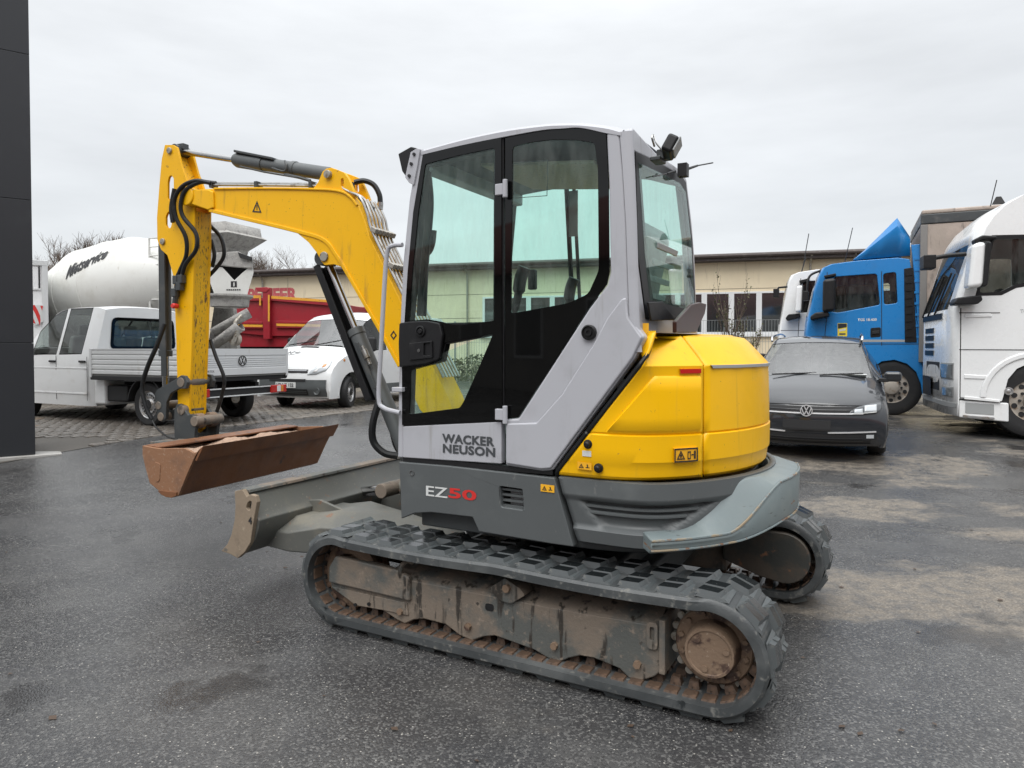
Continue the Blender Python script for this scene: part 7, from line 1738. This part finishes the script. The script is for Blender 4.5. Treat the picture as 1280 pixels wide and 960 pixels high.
def sheet(name, m, X, Y, dz=0.0, keep=None):
    b = MB(); nx = len(X)
    for y in Y:
        for x in X: b.v.append((x, y, gz(x, y) + dz))
    for j in range(len(Y) - 1):
        for i in range(nx - 1):
            if keep is None or keep((X[i] + X[i + 1]) / 2, (Y[j] + Y[j + 1]) / 2): b.f.append((j * nx + i, j * nx + i + 1, (j + 1) * nx + i + 1, (j + 1) * nx + i))
    return tag(b.build(name, m, ang=60), kind='structure')
Xs = [-150, -80, -50] + [-30 + 1.5 * i for i in range(41)] + [50, 80, 150]
Ys = [-60, -30, -12] + [-6 + .5 * i for i in range(42)] + [15.5, 17, 20, 25, 30, 40, 60, 100, 200, 400]
sheet('asphalt_yard', 'wet_asphalt', Xs, Ys)
# cobbled strip beyond the joint
mat('cobble', (.135, .120, .105), .34, layers=[(1.2, .4, .65, (.175, .155, .13), .4), (9, .5, .7, (.085, .078, .070), .22), (2.0, .58, .7, (.20, .15, .11), .4)], bump=(45, .4, .006))
mat('joint_sand', (.075, .066, .055), .6, bump=(50, .4, .006))
JA, JB = Vector((-5.95, 8.75)), Vector((-2.85, 13.9)); jd = (JB - JA).normalized(); jn = Vector((-jd.y, jd.x))      # along / to the far left
def cob(u, w): q = JA + jd * u + jn * w; return q
b = MB(); U = [-4 + .5 * i for i in range(30)]; W = [0, .4, .8, 1.2, 1.6, 2.0, 2.5, 3, 3.5, 4, 5, 6, 7, 8, 9, 10, 11, 12]
for w in W:
    for u in U: q = cob(u, w); b.v.append((q.x, q.y, gz(q.x, q.y) + .004))
nU = len(U); b.f = [(j * nU + i, j * nU + i + 1, (j + 1) * nU + i + 1, (j + 1) * nU + i) for j in range(len(W) - 1) for i in range(nU - 1)]
cp = tag(b.build('cobble_paving', 'joint_sand', ang=60), kind='structure')
random.seed(11); setts = []
SU, SW = .205, .145
for j in range(82):
    for i in range(70):
        u = -4 + SU * (i + (.5 if j % 2 else 0)) + random.uniform(-.008, .008); w = .06 + SW * j + random.uniform(-.006, .006)
        q = cob(u, w)
        if q.y < 7 or q.y > 17 or q.x < -.80 * q.y or (q.x > -5.75 and False): continue
        if q.x < -5.7 and q.y < 9.9: continue
        setts.append((q, u, w))
jang = math.atan2(jd.y, jd.x)
def sett_mesh(seed):
    r_ = random.Random(seed); m = MB(); a, c = SU / 2 - .012, SW / 2 - .011; k = .014; h = .022
    P = [(-a, -c), (a, -c), (a, c), (-a, c)]; P = [(x + r_.uniform(-.008, .008), y + r_.uniform(-.008, .008)) for x, y in P]
    lo = [(x, y, -.01) for x, y in fillet(P, .02, 1)]; hi = [(x * .98, y * .98, h * .6) for x, y, z in lo]; tp_ = [(x * .86, y * .84, h + r_.uniform(-.003, .003)) for x, y, z in lo]
    m.loft([lo, hi, tp_], closed=True); n = len(lo); m.f.append(tuple(range(2 * n, 3 * n))); return m
protos = []
for k in range(6):
    s_ = sett_mesh(k); me = bpy.data.meshes.new('cobblestone'); me.from_pydata(s_.v, [], s_.f); me.materials.append(MATS['cobble']); me.polygons.foreach_set('use_smooth', [True] * len(me.polygons)); me.set_sharp_from_angle(angle=R(40)); protos.append(me)
vis = sorted([s for s in setts if -.69 < s[0].x / s[0].y < -.35], key=lambda s: s[0].length)
near_ = vis[:300]; nset = set(id(s) for s in near_)
for q, u, w in near_:
    o = bpy.data.objects.new('cobblestone', random.choice(protos)); COL.objects.link(o); o.parent = cp
    o.location = (q.x, q.y, gz(q.x, q.y) + random.uniform(-.004, .004)); o.rotation_euler = (random.uniform(-.03, .03), random.uniform(-.03, .03), jang + random.choice((0, math.pi)))
rest = MB(); c_, s_ = math.cos(jang), math.sin(jang)
tm = [sett_mesh(k) for k in range(4)]
for s in setts:
    if id(s) in nset: continue
    q = s[0]; t_ = random.choice(tm); z0 = gz(q.x, q.y) + random.uniform(-.004, .004)
    rest.add([(q.x + c_ * x - s_ * y, q.y + s_ * x + c_ * y, z0 + z) for x, y, z in t_.v], t_.f)
o = rest.build('far_cobblestones', 'cobble', cp, ang=40); tag(o, kind='stuff')
# small debris on the yard
random.seed(5); mat('leaf_brown', (.07, .045, .03), .6); db = MB()
for k in range(60):
    a, y = random.uniform(-.75, .75), random.uniform(2.0, 8); x = a * y; z = gz(x, y) + .004; r_ = random.uniform(.006, .018); t0 = random.uniform(0, 6)
    db.add([(x + r_ * math.cos(t0 + t * 1.57) * (1.6 if t % 2 else .8), y + r_ * math.sin(t0 + t * 1.57), z + random.uniform(0, .006)) for t in range(4)], [(0, 1, 2, 3)])
tag(db.build('leaf_litter', 'leaf_brown'), 'small brown leaf scraps scattered over the wet asphalt', 'leaf litter', kind='stuff')

# ================================================================ dark clad building corner at the left
mat('anthracite', (.022, .024, .028), .42, layers=[(3, .5, .8, (.028, .03, .034), .5)], bump=(3, .05, .01, (1, 1, .2)))
mat('plinth', (.36, .35, .33), .7, layers=[(5, .5, .7, (.25, .24, .22), .6)], bump=(40, .2, .004))
px_ = Vector((-6.03, 8.72)); zb_ = gz(-6, 8.8)
pil = empty('clad_building', (px_.x, px_.y, zb_), R(36), 'anthracite metal-clad building corner on a pale concrete plinth', 'building')
MB().bx(-4.2, 0, 0, .9, 0, 7.0).build('core_wall', 'matte_black', pil)
for k, (z0, z1) in enumerate(((.02, 1.42), (1.425, 3.2), (3.205, 5.0), (5.005, 7.0))):
    for x0, x1 in ((-.62, .02), (-2.0, -.625), (-4.2, -2.005)): MB().bx(x0, x1, -.025, .0, z0, z1).build('cladding_panel', 'anthracite', pil, bevel=.004)
    MB().bx(.0, .022, .002, .9, z0, z1).build('cladding_panel', 'anthracite', pil, bevel=.004)
MB().bx(-4.2, .30, -.10, 1.0, -.10, .018).build('plinth_slab', 'plinth', pil, bevel=.01)

# ================================================================ beige hall
mat('beige_render', (.77, .66, .47), .85, layers=[(1.0, .4, .7, (.71, .605, .43), .85), (2.0, .58, .75, (.47, .39, .27), .85, (3, 3, .25)), (20, .55, .7, (.76, .65, .46), .85)], bump=(60, .15, .004))
mat('fascia_brown', (.060, .045, .042), .6, layers=[(4, .5, .7, (.11, .095, .085), .7, (1, 1, 3)), (12, .6, .7, (.16, .15, .14), .7)])
mat('window_white', (.70, .71, .71), .45)
mat('pane_dark', (.02, .024, .026), .05, spec=.9)
mat('wall_red', (.52, .09, .10), .6, layers=[(14, .5, .7, (.58, .22, .20), .7)])
HL = Frame((14.6, 27.2, 0), 15.5)
hall = empty('beige_hall', (HL.o.x, HL.o.y, 0), HL.a, 'long beige rendered hall with brown flat roof edge and white ribbon windows', 'building')
rz0 = HL.py(1075, 310, .5).z; rz1 = HL.py(350, 337, .5).z; rz = (rz0 + rz1) / 2
XL, XR_ = 34.0, -14.0
MB().bx(XR_, XL, -12, 0, 0, rz - .28).build('wall', 'beige_render', hall)
for z in (rz - .28 - 1.12, rz - .28 - 2.2): MB().bx(XR_, XL, .0, .006, z - .008, z + .008).build('wall_joint', 'fascia_brown', hall)
MB().bx(XR_ - .3, XL + .3, -12.3, .5, rz - .06, rz + .0).build('roof_sheet', 'fascia_brown', hall, bevel=.02); MB().bx(XR_ - .3, XL + .3, .30, .46, rz - .30, rz - .06).build('roof_fascia', 'fascia_brown', hall, bevel=.02); MB().bx(XR_, XL, .0, .40, rz - .30, rz - .26).build('soffit', 'fascia_brown', hall)
wt_, wb_ = HL.py(910, 365, 0).z, HL.py(910, 418, 0).z
xa_, xb_ = HL.py(600, 400, 0).x, HL.py(1160, 400, 0).x
ww = abs(HL.py(914, 400, 0).x - HL.py(948.5, 400, 0).x); x = HL.py(914, 400, 0).x
x0 = x + ww * math.floor((xa_ - x) / ww); n = 0
while x0 > xb_:
    w = MB().ext([(x0, wb_), (x0, wt_), (x0 - ww, wt_), (x0 - ww, wb_)], -.02, .07, holes=[[(x0 - .11, wb_ + .10), (x0 - .11, wt_ - .08), (x0 - ww + .11, wt_ - .08), (x0 - ww + .11, wb_ + .10)]]).build('window', 'window_white', hall, bevel=.008)
    MB().bx(x0 - .11, x0 - ww + .11, .012, .022, wb_ + .10, wt_ - .08).build('pane', 'pane_dark', w)
    x0 -= ww; n += 1
MB().bx(xb_, xa_, .0, .12, wb_ - .10, wb_ - .005).build('window_sill', 'window_white', hall, bevel=.01)
MB().tube([(XR_, .53, rz - .10), (XL, .53, rz - .10)], .075, 8).build('gutter', 'fascia_brown', hall)
for px in (330, 585, 755, 1012, 1066):
    q = HL.py(px, 380, 0); MB().tube([(q.x, .50, rz - .14), (q.x, .12, rz - .45), (q.x, .10, rz - .7), (q.x, .10, .3)], .045, 8).build('downpipe', 'zinc', hall)
# painted firm name: lower half hidden by the tipper
a = HL.py(309.5, 378, .0); bq = HL.py(372, 378, .0); c_ = HL.py(309.5, 361, .0)
letter('firm_lettering', 'PFEIFER', 'wall_red', hall, (a.x, .012, a.z), (-1, 0, 0), (0, 0, 1), w=abs(a.x - bq.x), h=(c_.z - a.z), bold=.045)

# mesh fence, hedge strip and young shrubs before the hall
mat('fence_grey', (.30, .31, .31), .5, metal=.4)
FN = Frame((12.0, 23.4, PLAT), 14)
fen = empty('mesh_fence', FN.o, FN.a, 'grey wire mesh fence in front of the hall windows', 'fence')
fx0, fx1 = FN.py(1100, 420, 0).x, FN.py(560, 420, 0).x; fz = FN.py(930, 400, 0).z
k = 0; x = fx0
while x < fx1:
    MB().bx(x - .03, x + .03, -.03, .03, 0, fz + .05).build('fence_post', 'fence_grey', fen)
    pn = MB()
    for j in range(25): pn.bx(x + .1 * j + .02, x + .1 * j + .03, -.004, .004, .03, fz)
    for z in (.05, fz * .33, fz * .66, fz): pn.bx(x, x + 2.5, -.006, .006, z - .006, z + .006)
    pn.build('mesh_panel', 'fence_grey', fen); x += 2.5
# twiggy plants: recursive bare branches, with leaves where they still hold some
mat('bark', (.10, .075, .055), .85); mat('twig', (.115, .085, .065), .85); mat('leaf_green', (.075, .085, .03), .6, layers=[(9, .5, .7, (.11, .09, .035), .6)])
def branchy(name, base, h, spread, seed, label, cat, group=None, leaves=0, levels=5, trunk=.10, lift=.55, m='twig', n0=5, kids=(4, 6)):
    rd = random.Random(seed); root = empty(name, base, rd.uniform(0, 6), label, cat, group); tk = MB(); cr = MB(); lf = MB()
    def grow(p, d, L, r_, lv, mb):
        P = [p]; q = p.copy(); dd = d.copy(); n = 4
        for i in range(n):
            dd = (dd + Vector((rd.uniform(-.16, .16), rd.uniform(-.16, .16), rd.uniform(-.04, .16)))).normalized(); q = q + dd * (L / n); P.append(q.copy())
        mb.tube(P, [r_ * (1 - .55 * i / n) for i in range(n + 1)], 5 if lv < 2 else 3, caps=False)
        if lv >= levels:
            for _ in range(leaves):
                c = P[rd.randrange(1, 5)]; a = Vector((rd.uniform(-1, 1), rd.uniform(-1, 1), rd.uniform(-1, 1))).normalized(); e = a.orthogonal(); s = rd.uniform(.025, .05)
                lf.add([c, c + a * s + e * s * .5, c + a * s * 2, c + a * s - e * s * .5], [(0, 1, 2, 3)])
            return
        for k in range(rd.randint(*kids)):
            t = rd.uniform(.30, 1.0); i = min(n - 1, int(t * n)); c = P[i].lerp(P[i + 1], t * n - i)
            sd = Vector((rd.uniform(-1, 1), rd.uniform(-1, 1), rd.uniform(-.2, 1))).normalized()
            nd = (dd * lift + sd * spread + Vector((0, 0, .18))).normalized()
            grow(c, nd, L * rd.uniform(.50, .74), max(.006, r_ * .52), lv + 1, cr)
    grow(Vector((0, 0, -.05)), Vector((0, 0, 1)), h * .42, trunk, 0, tk)
    for k in range(n0): grow(Vector((0, 0, h * rd.uniform(.24, .40))), Vector((rd.uniform(-.8, .8), rd.uniform(-.8, .8), .8)).normalized(), h * rd.uniform(.26, .38), trunk * .55, 1, cr)
    tk.build('trunk', 'bark', root); cr.build('crown', m, root)
    if lf.v: lf.build('foliage', 'leaf_green', root)
    return root
def tree_at(px, ytop, D, seed, label, spread=.75, **k):
    p = at_depth(px, 435, D); top = at_depth(px, ytop, D).z; return branchy('bare_tree', (p.x, p.y, PLAT), (top - PLAT) * 1.02, spread, seed, label, 'tree', 'bare trees behind the yard', **k)
tree_at(105, 284, 34, 3, 'large bare round-crowned tree rising behind the mixer drum', trunk=.20, n0=8)
tree_at(42, 316, 40, 8, 'small bare tree above the white box truck', trunk=.12, n0=6)
tree_at(82, 318, 38, 17, 'low bare tree between box truck and mixer drum', trunk=.12, n0=6)
tree_at(312, 300, 46, 21, 'bare tree standing right behind the mixer hopper', trunk=.16, n0=6, levels=5)
tree_at(336, 318, 48, 29, 'lower bare tree over the hall roof beside the hopper', trunk=.14, n0=6)
tree_at(411, 326, 52, 33, 'bare tree top showing over the hall roof by the boom', trunk=.12, n0=5)
for k, (px, yt, D, lab) in enumerate(((914, 345, 24.2, 'tall thin shrub with few leaves before the white window post'), (902, 356, 24.4, 'thin leafy shrub beside the tall shrub at the hall windows'), (925, 372, 24.3, 'low reddish shrub between two hall windows'), (938, 384, 24.1, 'low bare shrub in front of the third hall window'))):
    p = at_depth(px, 435, D); branchy('young_shrub', (p.x, p.y, PLAT), (at_depth(px, yt, D).z - PLAT), .30, 60 + k, lab, 'shrub', 'shrubs in front of the hall', leaves=2, levels=3, trunk=.03, n0=3, lift=.9, kids=(2, 4))
hd = MB(); random.seed(9)
for k in range(5200):
    u = random.uniform(fx0, fx1); z = random.uniform(0, 1) ** .8 * (.95 + .25 * MN.noise(Vector((u * .8, 0, 3)))); v = .45 + random.uniform(-.35, .35)
    c = Vector((u, v, z)); a = Vector((random.uniform(-1, 1), random.uniform(-1, 1), random.uniform(-.2, 1))).normalized(); e = a.orthogonal(); s = random.uniform(.03, .07)
    hd.add([c, c + a * s + e * s * .5, c + a * s * 2.2, c + a * s - e * s * .5], [(0, 1, 2, 3)])
    if k % 6 == 0: hd.tube([(u, v, 0), (u + random.uniform(-.15, .15), v + random.uniform(-.1, .1), z + .1)], .008, 3)
o = hd.build('hedge', 'leaf_green'); o.location = FN.o; o.rotation_euler = (0, 0, FN.a); tag(o, 'low scrubby hedge along the foot of the mesh fence', 'hedge')

# dark flat trailer half hidden behind the engine hood
PT = Frame(at_depth(934, 450, 17.5), 18); PT.o.z = PLAT
pt_ = empty('flat_trailer', PT.o, PT.a, 'low dark flatbed trailer with black mudguard beside the grey estate car', 'trailer')
q0 = PT.py(900, 424, .9); q1 = PT.py(958, 440, .9)
MB().bx(q1.x, q0.x + 2.5, -.9, .9, .95, 1.12).build('bed', 'matte_black', pt_, bevel=.02)
wx = PT.py(942, 440, .9).x; MB().ext([(wx + .52 * math.cos(R(a)), .42 + .52 * math.sin(R(a)) + .1) for a in range(0, 181, 10)] + [(wx + .48 * math.cos(R(a)), .42 + .48 * math.sin(R(a)) + .1) for a in range(180, -1, -10)], .75, 1.1).build('mudguard', 'black_plastic', pt_, bevel=.01)
for y in (.92, -.92): wheel(pt_, wx, y, .40, .25, 'truck')

# ================================================================ red-roofed building behind the camera (seen only as reflections)
mat('roof_tile_red', (.22, .055, .04), .6, layers=[(3, .5, .7, (.16, .045, .035), .65)])
mat('grey_render', (.30, .29, .27), .85, layers=[(1, .4, .7, (.25, .24, .23), .85)])
rb = empty('tiled_house', (0, -9, 0), 0, 'grey rendered building with red tiled roof facing the yard', 'building')
MB().bx(-46, 34, -14, 0, 0, 4.6).build('wall', 'grey_render', rb)
MB().add([(-46.5, .6, 4.35), (34.5, .6, 4.35), (34.5, -7, 8.6), (-46.5, -7, 8.6), (34.5, -14.6, 4.35), (-46.5, -14.6, 4.35)], [(0, 1, 2, 3), (3, 2, 4, 5)]).build('roof', 'roof_tile_red', rb, solid=.15)
for k in range(18): 
    w = MB().bx(-44 + 4.2 * k, -42.2 + 4.2 * k, .0, .05, 1.2, 3.2).build('window', 'window_white', rb); MB().bx(-43.9 + 4.2 * k, -42.3 + 4.2 * k, .05, .06, 1.3, 3.1).build('pane', 'pane_dark', w)
